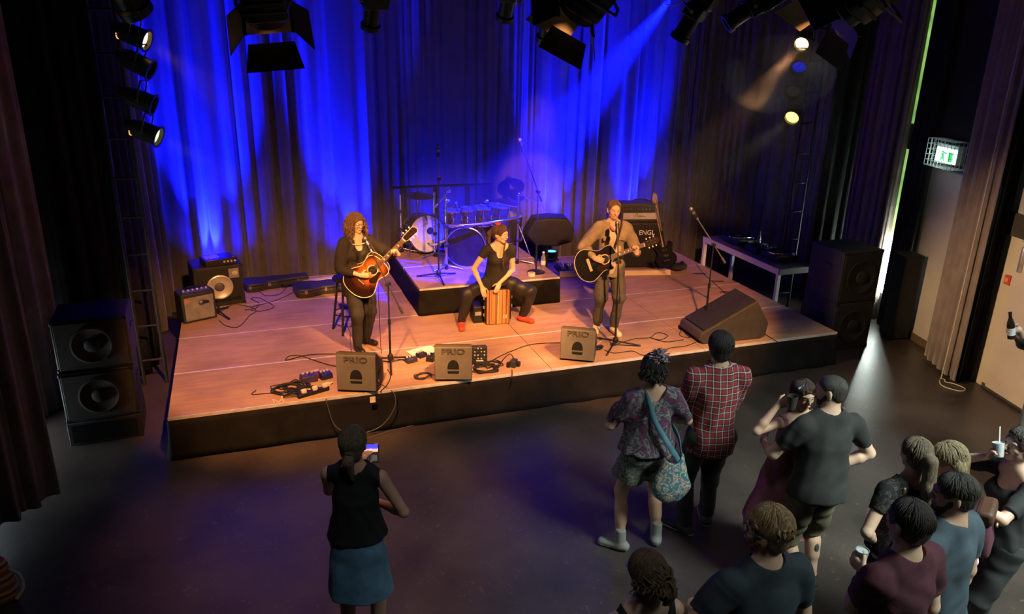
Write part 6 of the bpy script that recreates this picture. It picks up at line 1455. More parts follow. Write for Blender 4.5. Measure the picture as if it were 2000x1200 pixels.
for q in (1, -1): MB().box(P.P2 + P.R @ np.array((q * 0.095, 0.122, 0.03)), (0.085, 0.008, 0.055), P.R).build('breast_pocket', M('jacket_tan'), P.t, bevel=0.004)
MB().tube(spline([P.P3 + P.R @ np.array(v) for v in ((0.07, 0.02, 0.03), (0.04, 0.10, -0.02), (0.0, 0.12, -0.05), (-0.04, 0.10, -0.02), (-0.07, 0.02, 0.03))], 14), 0.013, 6).build('neck_cloth', M('scarf_red', (0.50, 0.13, 0.08), 0.8), P.t, smooth=True)
P.trousers('jeans', M('jeans_grey', (0.075, 0.07, 0.06), 0.85, var=0.25, scale=5), 1.97, g=0.010, wr=0.007, loose=0.0)
P.shoes('sneaker', M('sneaker_cream', (0.62, 0.55, 0.42), 0.7), M('rubber_white', (0.7, 0.66, 0.58), 0.6))
P.face('closed', brow=(0.13, 0.08, 0.045), beard=(0.30, 0.17, 0.10), whiskers=False); P.hair((0.11, 0.065, 0.034), thick=0.007, front=0.098, low=-0.05, short=True)
st = spline([O2 - n2 * 0.36, P.loc + RZ(P.rz) @ (P.P2 + np.array([0.16, -0.13, 0.0])), P.loc + RZ(P.rz) @ (P.P3 + np.array([-0.07, -0.10, 0.02])), P.loc + RZ(P.rz) @ (P.sh[-1] * 0.5 + P.P3 * 0.5 + np.array([0, 0.09, 0.05])), O2 + n2 * 0.12 - t2 * 0.07], 30)
tag(MB().tube(st, 0.012, 6).build('guitar_strap', M('strap_dark'), smooth=True), 'dark strap of the black guitar over the man in the tan jacket', 'strap')
# ------------------------------------------------------------------ percussionist on her box drum
cj = thing('cajon', 'wooden box drum with striped front plate played by the seated woman', 'drum', (2.95, 8.84, ST), FA(0.02, 1) - 0.06)
MB().box((0, 0.0, 0.235), (0.31, 0.30, 0.46), RX(0.0)).build('body', M('cajon_dark', (0.03, 0.022, 0.018), 0.5), cj, bevel=0.006)
def cajon_mat():
    m = M('cajon_stripes', (0.4, 0.2, 0.1), rough=0.4, var=0, coat=0.2); nt, N, L, b = nodes_of(m); tc = N.new('ShaderNodeTexCoord'); mp = N.new('ShaderNodeMapping'); mp.inputs['Scale'].default_value = (46, 1, 0.5)
    L.new(tc.outputs['Object'], mp.inputs['Vector']); n = N.new('ShaderNodeTexNoise'); n.inputs['Scale'].default_value = 1.0; n.inputs['Detail'].default_value = 2; L.new(mp.outputs[0], n.inputs['Vector'])
    r = N.new('ShaderNodeValToRGB'); cr = r.color_ramp; cr.elements[0].position = 0.36; cr.elements[0].color = (0.075, 0.028, 0.012, 1); cr.elements[1].position = 0.6; cr.elements[1].color = (0.42, 0.20, 0.085, 1)
    L.new(n.outputs['Fac'], r.inputs[0]); L.new(r.outputs[0], b.inputs['Base Color']); return m
MB().box((0, -0.155, 0.235), (0.30, 0.012, 0.455)).build('front_plate', cajon_mat(), cj, bevel=0.003)
MB().box((-0.005, -0.1625, 0.22), (0.012, 0.004, 0.42)).build('pale_stripe', M('cajon_pale', (0.62, 0.42, 0.22), 0.45), cj)
mb = MB()
for k in range(3): mb.tube([(0.065 + k * 0.017 + 0.010 * math.cos(a), -0.163, 0.105 + 0.026 * math.sin(a)) for a in np.linspace(-1.1, 1.1, 8)], 0.0028, 5)
mb.build('logo', M('logo_white', (0.8, 0.75, 0.65), 0.5), cj)
for q in (-1, 1):
    sh_ = MB().tube([(q * 0.168, -0.13, 0.06), (q * 0.168, -0.13, 0.42)], 0.010, 8).build('jingle_bar', STB, cj)
    for z in (0.14, 0.24, 0.36): MB().cyl((q * 0.182, -0.135, z - 0.02), (q * 0.182, -0.135, z + 0.02), 0.011, n=10).build('jingle', CHR, sh_)
for x in (-0.12, 0.12):
    for y in (-0.11, 0.11): MB().cyl((x, y, 0), (x, y, 0.012), 0.016, n=10).build('foot', LBLK, cj)
sb = thing('side_box', 'small black box beside the box drum', 'box', (2.72, 8.93, ST), -0.1)
MB().box((0, 0, 0.11), (0.12, 0.26, 0.22)).build('shell', LBLK, sb, bevel=0.008); MB().box((0, -0.132, 0.13), (0.08, 0.004, 0.05)).build('badge', M('badge_grey', (0.2, 0.2, 0.22), 0.4), sb)
P = Person('seated woman in black playing a box drum, red sneakers, hair tied high', (2.95, 8.72, ST), FA(-0.10, -1), 1.64, True, (0.58, 0.37, 0.27))
P.pz = 0.555; P.poff = np.array([0, -0.10]); P.lean = np.array([0.0, 0.22]); P.head = (0.75, -0.12, 0.0)
hR, hL = P.loc_of(W_(941, 560, 8.62)), P.loc_of(W_(976, 553, 8.66))
P.arms[1] = dict(t=hR, pole=(1, -0.5, -0.2)); P.arms[-1] = dict(t=hL, pole=(-1, -0.5, -0.2))
P.hands[1] = dict(f=(-0.25, 0.35, -1), n=(0, -1, -0.3), curl=0.12); P.hands[-1] = dict(f=(0.45, 0.35, -0.8), n=(0, -1, -0.3), curl=0.15)
fR, fL = P.loc_of(gz(903, 643)), P.loc_of(gz(1022, 630))
P.legs[1] = dict(t=(fR[0], fR[1] - 0.06, 0.045 * 1.64), pole=(0.9, 1, 1), yaw=-0.15); P.legs[-1] = dict(t=(fL[0], fL[1] - 0.04, 0.045 * 1.64), pole=(-0.9, 1, 1), yaw=0.75)
P.pose(); P.skinmesh()
P.top('shirt', M('tee_black', (0.011, 0.010, 0.011), 0.85, var=0.15), 0.32, hem=-0.02, neck=0.115, vneck=0.10, g=0.010, wr=0.003, seed=12)
P.trousers('trousers', M('pants_black', (0.012, 0.012, 0.016), 0.55, var=0.2), 1.95, g=0.011, wr=0.007, loose=0.004, seed=13, waist=0.10)
MB().box(P.P0 + P.up * 0.05 + P.fw * 0.118, (0.12, 0.01, 0.018), P.R).build('belt', M('belt_brown', (0.2, 0.10, 0.05), 0.5), P.t)
P.shoes('sneaker', M('sneaker_red', (0.62, 0.055, 0.035), 0.65), M('sole_red', (0.50, 0.06, 0.04), 0.6)); P.face(brow=(0.08, 0.04, 0.03))
P.hair((0.055, 0.028, 0.022), thick=0.010, low=-0.05, extra=[((0.02, -0.10, 0.05), (0.05, -0.14, -0.02), 0.028, 0.03, 0.02), ((0.05, -0.14, -0.02), (0.06, -0.12, -0.14), 0.030, 0.02, 0.02)])
br = spline([P.hp_((-0.06, 0.05, 0.05)), P.hp_((-0.085, 0.045, -0.02)), P.H + P.R @ np.array((-0.03, 0.11, -0.16)), P.H + P.R @ np.array((-0.02, 0.15, -0.32)), P.H + P.R @ np.array((-0.03, 0.16, -0.38))], 26)
MB().tube(br, [0.009 + 0.002 * (i % 2) for i in range(26)], 6).build('braid', P.hairmat((0.055, 0.028, 0.022)), P.t, smooth=True)
mb = MB(); [mb.ell(P.hp_((0.01 + 0.02 * math.cos(a), -0.05 + 0.02 * math.sin(a), 0.125)), (0.02, 0.02, 0.014), n=8, m=6) for a in np.arange(5) * 1.256]; mb.build('hair_flower', M('flower_red', (0.55, 0.03, 0.02), 0.6), P.t, smooth=True)
# ------------------------------------------------------------------ audience cloth patterns
def pattern_mat(name, build, rough=0.85):
    m = M(name, (0.3, 0.3, 0.3), rough=rough, var=0, spec=0.2); nt, N, L, b = nodes_of(m); tc = N.new('ShaderNodeTexCoord'); build(N, L, b, tc); return m
def ramp(N, stops, const=False):
    r = N.new('ShaderNodeValToRGB'); cr = r.color_ramp
    if const: cr.interpolation = 'CONSTANT'
    cr.elements[0].position, cr.elements[0].color = stops[0][0], (*stops[0][1], 1); cr.elements[1].position, cr.elements[1].color = stops[-1][0], (*stops[-1][1], 1)
    for p, c in stops[1:-1]: e = cr.elements.new(p); e.color = (*c, 1)
    return r
def plaid(N, L, b, tc):
    sp = N.new('ShaderNodeSeparateXYZ'); L.new(tc.outputs['Object'], sp.inputs[0]); outs = []
    for ax_ in (0, 2):
        mu = N.new('ShaderNodeMath'); mu.operation = 'MULTIPLY'; mu.inputs[1].default_value = 1 / 0.052; L.new(sp.outputs[ax_], mu.inputs[0])
        fr = N.new('ShaderNodeMath'); fr.operation = 'FRACT'; L.new(mu.outputs[0], fr.inputs[0])
        r = ramp(N, [(0.0, (0.22, 0.025, 0.022)), (0.40, (0.02, 0.022, 0.035)), (0.58, (0.55, 0.48, 0.44)), (0.68, (0.02, 0.022, 0.035)), (0.88, (0.22, 0.025, 0.022))], True); L.new(fr.outputs[0], r.inputs[0]); outs.append(r)
    mx = N.new('ShaderNodeMix'); mx.data_type = 'RGBA'; mx.inputs[0].default_value = 0.5; L.new(outs[0].outputs[0], mx.inputs[6]); L.new(outs[1].outputs[0], mx.inputs[7]); L.new(mx.outputs[2], b.inputs['Base Color'])
def swirl(stops, scale=7, dist=3.5, detail=3):
    def f(N, L, b, tc):
        n = N.new('ShaderNodeTexNoise'); n.inputs['Scale'].default_value = scale; n.inputs['Detail'].default_value = detail; n.inputs['Distortion'].default_value = dist
        L.new(tc.outputs['Object'], n.inputs['Vector']); r = ramp(N, stops); L.new(n.outputs['Fac'], r.inputs[0]); L.new(r.outputs[0], b.inputs['Base Color'])
    return f
TIE = pattern_mat('tie_dye', swirl([(0.25, (0.03, 0.02, 0.07)), (0.38, (0.14, 0.02, 0.07)), (0.46, (0.03, 0.035, 0.035)), (0.53, (0.17, 0.16, 0.17)), (0.58, (0.04, 0.03, 0.04)), (0.66, (0.13, 0.03, 0.08)), (0.76, (0.05, 0.05, 0.035))], 6, 3))
SHO = pattern_mat('patterned_shorts', swirl([(0.3, (0.015, 0.02, 0.02)), (0.46, (0.05, 0.07, 0.05)), (0.54, (0.20, 0.18, 0.14)), (0.60, (0.03, 0.04, 0.05)), (0.7, (0.18, 0.14, 0.10))], 12, 3))
BAGM = pattern_mat('floral_bag', swirl([(0.3, (0.03, 0.09, 0.12)), (0.48, (0.06, 0.14, 0.18)), (0.55, (0.42, 0.38, 0.26)), (0.60, (0.30, 0.08, 0.06)), (0.66, (0.05, 0.12, 0.16)), (0.78, (0.30, 0.30, 0.22))], 15, 2))
LACE = pattern_mat('black_lace', swirl([(0.35, (0.008, 0.008, 0.009)), (0.53, (0.012, 0.011, 0.012)), (0.57, (0.07, 0.055, 0.05)), (0.61, (0.012, 0.011, 0.012)), (0.75, (0.03, 0.026, 0.026))], 24, 1.5))
LILA = pattern_mat('lilac_print', swirl([(0.35, (0.28, 0.14, 0.26)), (0.5, (0.42, 0.24, 0.36)), (0.6, (0.55, 0.40, 0.50)), (0.7, (0.33, 0.17, 0.30))], 26, 2))
CAMO = M('olive_shorts_cloth', (0.085, 0.066, 0.036), 0.9, var=0.28, scale=7)
PLAID = pattern_mat('red_plaid', plaid)
DENIM = M('denim_blue', (0.10, 0.21, 0.33), 0.85, var=0.12, scale=14, bump=0.3, bscale=240)
BOOTG = M('boot_grey', (0.19, 0.18, 0.165), 0.8); NAVY = M('tee_navy', (0.020, 0.027, 0.036), 0.88, var=0.12); MARO = M('tee_maroon', (0.058, 0.011, 0.019), 0.88, var=0.15, bump=0.15, bscale=60); BLUT = M('tee_blue_grey', (0.034, 0.048, 0.064), 0.88, var=0.12)
TEEB = M('tee_black'); SKA = (0.58, 0.40, 0.31)
def at_head(px, py, h): p = gz(px, py, h); return np.array([p[0], p[1], 0.0])

# woman filming with her phone
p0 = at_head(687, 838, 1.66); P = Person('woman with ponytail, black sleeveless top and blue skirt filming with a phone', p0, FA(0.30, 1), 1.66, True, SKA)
P.head = (-0.12, -0.03, 0.0); P.shrug[-1] = 0.03
ph = gy(725, 880, p0[1] + 0.36)
P.arms[-1] = dict(t=P.loc_of(ph) + np.array([-0.07, -0.06, -0.10]), pole=(-0.6, 0.2, -1)); P.hands[-1] = dict(f=(0.35, 0.25, 1), n=(0.7, 0.6, 0), curl=0.3)
P.arms[1] = dict(t=(0.10, 0.15, 1.05), pole=(1, -0.55, -0.5)); P.hands[1] = dict(f=(-1, 0.25, 0.1), n=(0, -1, 0), curl=0.25)
P.pose(); P.skinmesh(); P.top('top', M('shell_black', (0.010, 0.010, 0.013), 0.8), 0, hem=0.03, neck=0.075, g=0.013, wr=0.004, seed=21, loose=0.004)
sk = P.P0; F = [(sk + P.up * 0.06, sk - np.array([0, 0, 0.42]), 0.165, 0.215, 0.03, (P.fw, 0.82))]
P.garment('skirt', [x for x in P.torso() if x[0] == 'ell' and (np.array(x[1]) - P.P0) @ P.up < 0.15], DENIM, 0.012, [(sk + P.up * 0.10, P.up), (sk - np.array([0, 0, 0.40]), -P.up)], [], 0.007, 26, 22, F, squash=(1, 1, 0.05))
P.shoes('shoe', M('shoe_dark', (0.03, 0.025, 0.02), 0.6)); P.face()
P.hair((0.13, 0.095, 0.058), thick=0.010, low=-0.06, rough=0.0015, extra=[((0, -0.105, -0.015), (0.0, -0.135, -0.06), 0.022, 0.034, 0.015), ((0.0, -0.135, -0.06), (0.02, -0.115, -0.19), 0.036, 0.012, 0.02)])
MB().lathe([(0.024, -0.008), (0.026, 0), (0.024, 0.008)], P.hp_((0, -0.112, -0.024)), P.HR @ np.array((0, -0.5, -1.0)), 14).build('hair_tie', TEEB, P.t)
pt = thing('smartphone', 'smartphone in open flip case showing the lit stage, held by the ponytail woman', 'phone', ph); Rp = RZ(FA(0.30, 1)) @ RX(-0.35)
def PP(mb, n, m, **k): return place(mb.build(n, m, pt, **k), (0, 0, 0), Rp)
PP(MB().box((0, 0, 0.015), (0.105, 0.009, 0.062)), 'phone_body', M('phone_black', (0.01, 0.01, 0.012), 0.2), bevel=0.004)
def screen(N, L, b, tc):
    sp = N.new('ShaderNodeSeparateXYZ'); L.new(tc.outputs['Object'], sp.inputs[0]); n = N.new('ShaderNodeTexNoise'); n.inputs['Scale'].default_value = 90; n.inputs['Detail'].default_value = 3; L.new(tc.outputs['Object'], n.inputs['Vector'])
    mu = N.new('ShaderNodeMath'); mu.operation = 'MULTIPLY_ADD'; mu.inputs[1].default_value = 0.022; L.new(n.outputs['Fac'], mu.inputs[0]); L.new(sp.outputs[2], mu.inputs[2])
    r = ramp(N, [(0.0, (0.5, 0.2, 0.05)), (0.30, (1.0, 0.55, 0.3)), (0.42, (0.03, 0.05, 1.0)), (0.75, (0.01, 0.01, 0.9)), (1.0, (0.05, 0.03, 0.6))]); mr = N.new('ShaderNodeMapRange'); mr.inputs[1].default_value = 0.0; mr.inputs[2].default_value = 0.055
    L.new(mu.outputs[0], mr.inputs[0]); L.new(mr.outputs[0], r.inputs[0]); L.new(r.outputs[0], b.inputs['Emission Color']); b.inputs['Emission Strength'].default_value = 1.5
PP(MB().box((0.0, -0.0052, 0.015), (0.090, 0.001, 0.052)), 'screen', pattern_mat('phone_screen', screen, 0.2))
PP(MB().box((0, 0, -0.052), (0.108, 0.006, 0.066)), 'case_flap', M('flap_grey', (0.06, 0.065, 0.07), 0.6), bevel=0.003)
PP(MB().box((0.018, -0.0036, -0.050), (0.046, 0.002, 0.042)), 'card', M('card_pale', (0.42, 0.46, 0.48), 0.5)); PP(MB().box((-0.018, -0.0036, -0.046), (0.010, 0.002, 0.044)), 'card', M('card_pale'))

# woman in tie dye shirt with floral bag
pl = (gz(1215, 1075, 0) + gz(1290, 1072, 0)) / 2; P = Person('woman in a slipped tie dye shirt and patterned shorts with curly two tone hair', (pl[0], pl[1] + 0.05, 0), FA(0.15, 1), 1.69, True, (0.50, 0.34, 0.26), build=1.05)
P.head = (-0.25, 0.05, 0.05); P.arms[1] = dict(t=(0.20, 0.24, 1.04), pole=(1, -0.5, -0.7)); P.arms[-1] = dict(t=(-0.12, 0.26, 1.05), pole=(-1, -0.4, -0.7))
P.legs[1] = dict(t=(0.155, 0.02, 0.076), yaw=-0.30); P.legs[-1] = dict(t=(-0.17, -0.02, 0.076), yaw=0.95)
P.pose(); P.skinmesh(); P.top('shirt', TIE, 0.85, hem=0.02, neck=0.10, g=0.022, wr=0.009, seed=31, loose=0.03, vneck=0.06, neckz=-0.03)
P.trousers('shorts', SHO, 0.55, g=0.018, wr=0.008, loose=0.035, waist=0.09); P.shoes('boot', BOOTG, M('sole_grey', (0.25, 0.24, 0.22), 0.8), ankle=0.09); P.face()
P.hair((0.016, 0.011, 0.010), thick=0.016, low=-0.065, locks=dict(n=30, a0=-1.2, a1=1.2, len=0.10, wave=0.010, turns=2, spread=0.02, r=0.009, el=(-0.1, 0.5), seed=6))
rg = np.random.default_rng(5); mb = MB()
for i in range(60):
    a, e_ = rg.uniform(0, 6.28), rg.uniform(0.1, 1.4); c0_ = np.array((0.03, -0.03, 0.095)); d = np.array((math.cos(a) * math.cos(e_), math.sin(a) * math.cos(e_), math.sin(e_))); q0 = c0_ + d * 0.03
    mb.tube([P.hp_(q0 + d * 0.055 * u + np.array((math.sin(7 * u + i) * 0.014, math.cos(6 * u + i) * 0.014, 0))) for u in np.linspace(0, 1, 8)], np.linspace(0.010, 0.004, 8), 6)
mb.build('dyed_curls', pattern_mat('two_tone_curls', swirl([(0.35, (0.06, 0.05, 0.05)), (0.5, (0.30, 0.27, 0.26)), (0.58, (0.28, 0.07, 0.12)), (0.7, (0.20, 0.18, 0.17))], 20, 1)), P.t, smooth=True)
bg = thing('shoulder_bag', 'teal floral cloth shoulder bag hanging on the woman in tie dye', 'bag', P.loc + RZ(P.rz) @ np.array([0, 0, 0]), P.rz)
F = Field((-0.12, -0.42, 0.55), (0.38, 0.0, 1.05), 0.008); F.cone((0.13, -0.215, 0.90), (0.13, -0.22, 0.70), 0.10, 0.155, 0.03, flat=((0, 1, 0), 0.42)); F.ripple(0.006, 40, 3); F.ell((0.12, -0.215, 0.99), (0.07, 0.08, 0.10), None, 0.01, 'sub'); link('sack', F.mesh('sack'), BAGM, bg)
stp = spline([(0.18, -0.24, 0.90), (0.08, -0.22, 1.05), (-0.02, -0.16, 1.22), P.P3 + np.array([-0.07, -0.075, -0.01]), P.P3 + np.array([-0.075, 0.02, 0.022]), P.P3 + np.array([-0.03, 0.14, -0.10]), (0.12, 0.20, 1.20), (0.24, 0.02, 1.02), (0.22, -0.16, 0.93)], 50)
mb = MB(); Tn = np.gradient(stp, axis=0); sd = np.cross(Tn, stp - np.array([0, 0, 1]) * stp[:, 2:] * [0, 0, 1] - np.array([0, 0, 0])); sd = np.cross(Tn, np.c_[stp[:, :2] * [1, 1], np.zeros(len(stp))]); sd /= np.linalg.norm(sd, axis=1)[:, None] + 1e-9
g = np.stack([stp + sd * 0.022, stp - sd * 0.022], 0); o = MB().grid(g).build('strap', M('strap_teal', (0.05, 0.13, 0.17), 0.85, var=0.2), bg, smooth=True); o.modifiers.new('t', 'SOLIDIFY').thickness = 0.006

# man in plaid shirt
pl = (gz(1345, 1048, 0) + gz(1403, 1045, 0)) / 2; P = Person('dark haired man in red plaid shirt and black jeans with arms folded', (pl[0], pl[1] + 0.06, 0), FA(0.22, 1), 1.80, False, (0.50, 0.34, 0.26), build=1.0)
P.arms[1] = dict(t=(-0.05, 0.24, 1.17), pole=(1, -0.5, -0.6)); P.arms[-1] = dict(t=(0.03, 0.27, 1.12), pole=(-1, -0.5, -0.6)); P.hands[1] = dict(f=(-1, 0.1, 0), n=(0, -1, 0), curl=0.4); P.hands[-1] = dict(f=(1, 0.0, 0), n=(0, -1, 0), curl=0.4)
P.legs[-1] = dict(t=(-0.14, 0.0, 0.081), yaw=0.75); P.legs[1] = dict(t=(0.09, 0.12, 0.081), yaw=-0.2); P.head = (-0.12, 0, 0)
P.pose(); P.skinmesh(); P.top('shirt', PLAID, 1.05, hem=-0.17, neck=0.068, g=0.016, wr=0.006, seed=41, loose=0.0)
P.trousers('jeans', BLKJ, 1.97, g=0.012, wr=0.005, loose=0.004); P.shoes('sneaker', M('sneaker_black', (0.03, 0.033, 0.038), 0.7), M('rubber_white')); P.face(beard=(0.02, 0.014, 0.01))
MB().tube([P.P3 + P.R @ np.array((0.072 * math.cos(a), 0.01 + 0.072 * math.sin(a), 0.035 - 0.02 * math.sin(a))) for a in np.linspace(-0.9, 4.04, 20)], 0.014, 6).build('collar', PLAID, P.t, smooth=True)
P.hair((0.020, 0.016, 0.014), thick=0.014, low=-0.075, rough=0.002)

# man in black T-shirt and olive shorts, and the woman facing him
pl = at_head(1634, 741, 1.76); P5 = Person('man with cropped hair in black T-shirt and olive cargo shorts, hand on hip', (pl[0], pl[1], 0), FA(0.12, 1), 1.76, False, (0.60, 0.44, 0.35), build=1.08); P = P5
P.head = (0.75, -0.12, 0.05); P.lean = np.array([0.03, 0.06]); P.arms[1] = dict(t=(0.145, 0.05, 1.03), pole=(1, -0.15, -0.2)); P.hands[1] = dict(f=(-1, 0.3, -0.2), n=(0, -1, 0), curl=0.3)
P.arms[-1] = dict(t=(-0.23, 0.36, 1.08), pole=(-0.8, -0.6, -0.6)); P.hands[-1] = dict(f=(0.3, 1, -0.1), n=(1, 0, 0), curl=0.4)
P.legs[1] = dict(t=(0.12, 0.05, 0.079), yaw=-0.3); P.legs[-1] = dict(t=(-0.10, -0.05, 0.079), yaw=0.3)
P.pose(); P.skinmesh(); P.top('t_shirt', M('tee_charcoal', (0.020, 0.0185, 0.018), 0.9, var=0.15), 0.62, hem=-0.07, neck=0.07, g=0.016, wr=0.006, seed=51, loose=0.022)
P.trousers('cargo_shorts', CAMO, 1.22, g=0.012, wr=0.008, loose=0.02, waist=0.03); 
for q in (1, -1): MB().box(P.P0 + P.R @ np.array((q * 0.075, -0.135, -0.035)), (0.11, 0.012, 0.03), P.R).build('back_pocket_flap', CAMO, P.t, bevel=0.004)
MB().ell((P.kn[1] + P.an[1]) / 2 - P.fw * 0.045 + np.array([0.0, 0, 0.02]), (0.026, 0.016, 0.065)).build('calf_tattoo', M('tattoo_ink', (0.05, 0.045, 0.045), 0.6, var=0.4, scale=60), P.t, smooth=True)
P.shoes('shoe', M('shoe_dark'), M('sole_grey')); P.face(beard=(0.05, 0.03, 0.02)); P.hair((0.040, 0.033, 0.028), thick=0.003, low=-0.045, rough=0.0008, freq=260, short=True, strands=0)
p0 = at_head(1568, 748, 1.56); P = Person('woman in pink dress lifting a dark glass behind the man with cropped hair', (p0[0], p0[1], 0), FA(0.0, -1), 1.58, True, (0.58, 0.40, 0.31))
gl = gy(1547, 786, p0[1] - 0.16); P.head = (-0.15, -0.10, 0.0)
P.arms[1] = dict(t=P.loc_of(gl) + np.array([0.06, -0.07, -0.05]), pole=(1, 0.1, -0.7)); P.hands[1] = dict(f=(-0.6, 0.5, 0.5), n=(-0.7, -0.3, 0.1), curl=0.5); P.arms[-1] = dict(t=(-0.16, 0.22, 1.0), pole=(-1, -0.4, -0.5))
P.pose(); P.skinmesh(); DR = M('dress_pink', (0.30, 0.115, 0.13), 0.85, var=0.12, scale=6); P.top('bodice', DR, 0, hem=-0.04, neck=0.12, g=0.012, wr=0.003, seed=61, neckz=-0.06)
P.garment('skirt', [x for x in P.torso() if x[0] == 'ell' and (np.array(x[1]) - P.P0) @ P.up < 0.15], DR, 0.012, [(P.P0 + P.up * 0.17, P.up), (P.P0 - np.array([0, 0, 0.48]), -P.up)], [], 0.012, 30, 62, [(P.P0 + P.up * 0.10, P.P0 - np.array([0, 0, 0.50]), 0.165, 0.31, 0.03, (P.fw, 0.85))], squash=(1, 1, 0.05))
P.shoes('shoe', M('shoe_dark')); P.face(); P.hair((0.040, 0.018, 0.014), thick=0.014, low=-0.06, extra=[((0.075, -0.02, 0.0), (0.085, -0.01, -0.14), 0.026, 0.018, 0.02), ((-0.075, -0.02, 0.0), (-0.085, -0.01, -0.14), 0.026, 0.018, 0.02), ((0, -0.08, 0), (0, -0.09, -0.15), 0.05, 0.04, 0.03)])
MB().box(P.hp_((0.052, 0.03, 0.09)), (0.05, 0.012, 0.022), P.HR @ RY(0.6)).build('hair_clip', M('clip_blue', (0.25, 0.42, 0.62), 0.4), P.t, bevel=0.004)
t = thing('dark_cup', 'dark glass held up by the woman in the pink dress', 'cup', gl); MB().lathe([(0.001, -0.05), (0.030, -0.05), (0.038, 0.05), (0.034, 0.05), (0.028, -0.042), (0.001, -0.042)], n=20).build('cup_wall', M('glass_dark'), t, smooth=True); MB().lathe([(0.001, 0.02), (0.034, 0.022)], n=20).build('drink', M('drink_dark', (0.03, 0.015, 0.01), 0.1), t)

# woman with messy bun at the lower edge
p0 = at_head(1270, 1088, 1.64); P = Person('woman with messy brown bun, glasses and bare shoulders at the lower edge', p0, FA(0.02, 1), 1.64, True, (0.58, 0.42, 0.34), res=0.006); P.head = (0.12, -0.06, 0.0)
P.arms[1] = dict(t=(0.17, 0.20, 1.26), pole=(0.9, -0.4, -0.8)); P.hands[1] = dict(f=(-0.3, 0.7, 0.4), n=(-1, -0.2, 0), curl=0.6)
P.pose(); P.skinmesh(); P.top('strap_top', TEEB, 0, hem=0.0, neck=0.11, g=0.008, neckz=-0.045); P.trousers('jeans', BLKJ, 1.95); P.shoes('shoe', M('shoe_dark')); P.face(glasses=(0.5, 0.5, 0.5))
HC = (0.090, 0.052, 0.030); P.hair(HC, thick=0.014, low=-0.06, rough=0.003, freq=120, extra=[((0.035, -0.095, 0.0), (0.045, -0.115, -0.045), 0.045, 0.050, 0.02)], locks=dict(n=16, a0=-1.4, a1=1.4, len=0.07, wave=0.012, turns=1.5, spread=0.02, r=0.006, el=(-0.3, 0.3), seed=9))
rg = np.random.default_rng(8); mb = MB()
for i in range(46):
    ax_ = unit(rg.normal(size=3)); u_ = unit(np.cross(ax_, rg.normal(size=3))); v_ = np.cross(ax_, u_); c_ = np.array((0.040, -0.105, -0.02)) + rg.normal(size=3) * 0.014; r_ = rg.uniform(0.028, 0.052); a0 = rg.uniform(0, 6)
    mb.tube([P.hp_(c_ + r_ * (u_ * math.cos(a0 + x) + v_ * math.sin(a0 + x)) * np.array((1, 0.85, 1.25))) for x in np.linspace(0, rg.uniform(1.5, 3.5), 10)], np.linspace(0.0095, 0.004, 10), 6)
for i in range(40):
    a = rg.uniform(-1.5, 1.5); e_ = rg.uniform(0.1, 1.3); q0 = np.array((math.sin(a) * math.cos(e_) * 0.088, -math.cos(a) * math.cos(e_) * 0.106 - 0.012, 0.026 + math.sin(e_) * 0.098)); q1 = np.array((0.04, -0.10, -0.01)) + rg.normal(size=3) * 0.012
    mid = (q0 + q1) / 2; mid = np.array((0, -0.012, 0.026)) + unit(mid - np.array((0, -0.012, 0.026))) * 0.116; mb.tube([P.hp_(x) for x in spline([q0, mid, q1], 10)], np.linspace(0.006, 0.005, 10), 5)
mb.build('bun_strands', P.hairmat(HC), P.t, smooth=True)
def bottle(loc, label, R=None, col=(0.012, 0.010, 0.009)):
    t = thing('beer_bottle', label, 'bottle', (0, 0, 0)); place(t, loc, np.eye(3) if R is None else R)
    MB().lathe([(0.001, -0.10), (0.030, -0.10), (0.031, 0.02), (0.027, 0.05), (0.014, 0.09), (0.013, 0.13), (0.015, 0.132), (0.015, 0.14), (0.001, 0.14)], n=20).build('bottle_body', M('bottle_dark', col, 0.12, spec=0.7), t, smooth=True); MB().lathe([(0.0316, -0.065), (0.0316, 0.0)], n=20).build('paper_label', M('label_grey', (0.38, 0.40, 0.44), 0.6), t, smooth=True); MB().lathe([(0.0175, 0.065), (0.0165, 0.078)], n=16).build('neck_label', M('label_green', (0.35, 0.55, 0.45), 0.5), t, smooth=True)
    return t
bottle(P.loc + RZ(P.rz) @ (P.wr[1] + np.array([-0.035, 0.085, 0.02])), 'dark beer bottle held by the woman with the messy bun', RZ(P.rz) @ RX(0.1))

# fair haired man with glasses
p0 = at_head(1512, 1003, 1.80); P = Person('fair haired bearded man with glasses in a dark navy T-shirt', p0, FA(0.0, 1), 1.80, False, (0.60, 0.42, 0.32), res=0.006, build=1.12); P.head = (0.62, -0.04, 0.0)
P.arms[-1] = dict(t=(-0.26, 0.22, 1.08), pole=(-1, -0.4, -0.5)); P.pose(); P.skinmesh(); P.top('t_shirt', NAVY, 0.6, hem=-0.12, neck=0.075, g=0.016, seed=71, wr=0.005); P.trousers('jeans', BLKJ, 1.95); P.shoes('shoe', M('shoe_dark')); P.face(glasses=(0.08, 0.25, 0.18), beard=(0.20, 0.085, 0.04))
P.hair((0.27, 0.165, 0.085), thick=0.012, low=-0.045, rough=0.004, freq=70, top=0.022, short=True, locks=dict(n=60, a0=-2.6, a1=2.6, len=0.05, wave=0.012, turns=1.2, spread=0.006, r=0.010, el=(0.35, 1.45), seed=14))
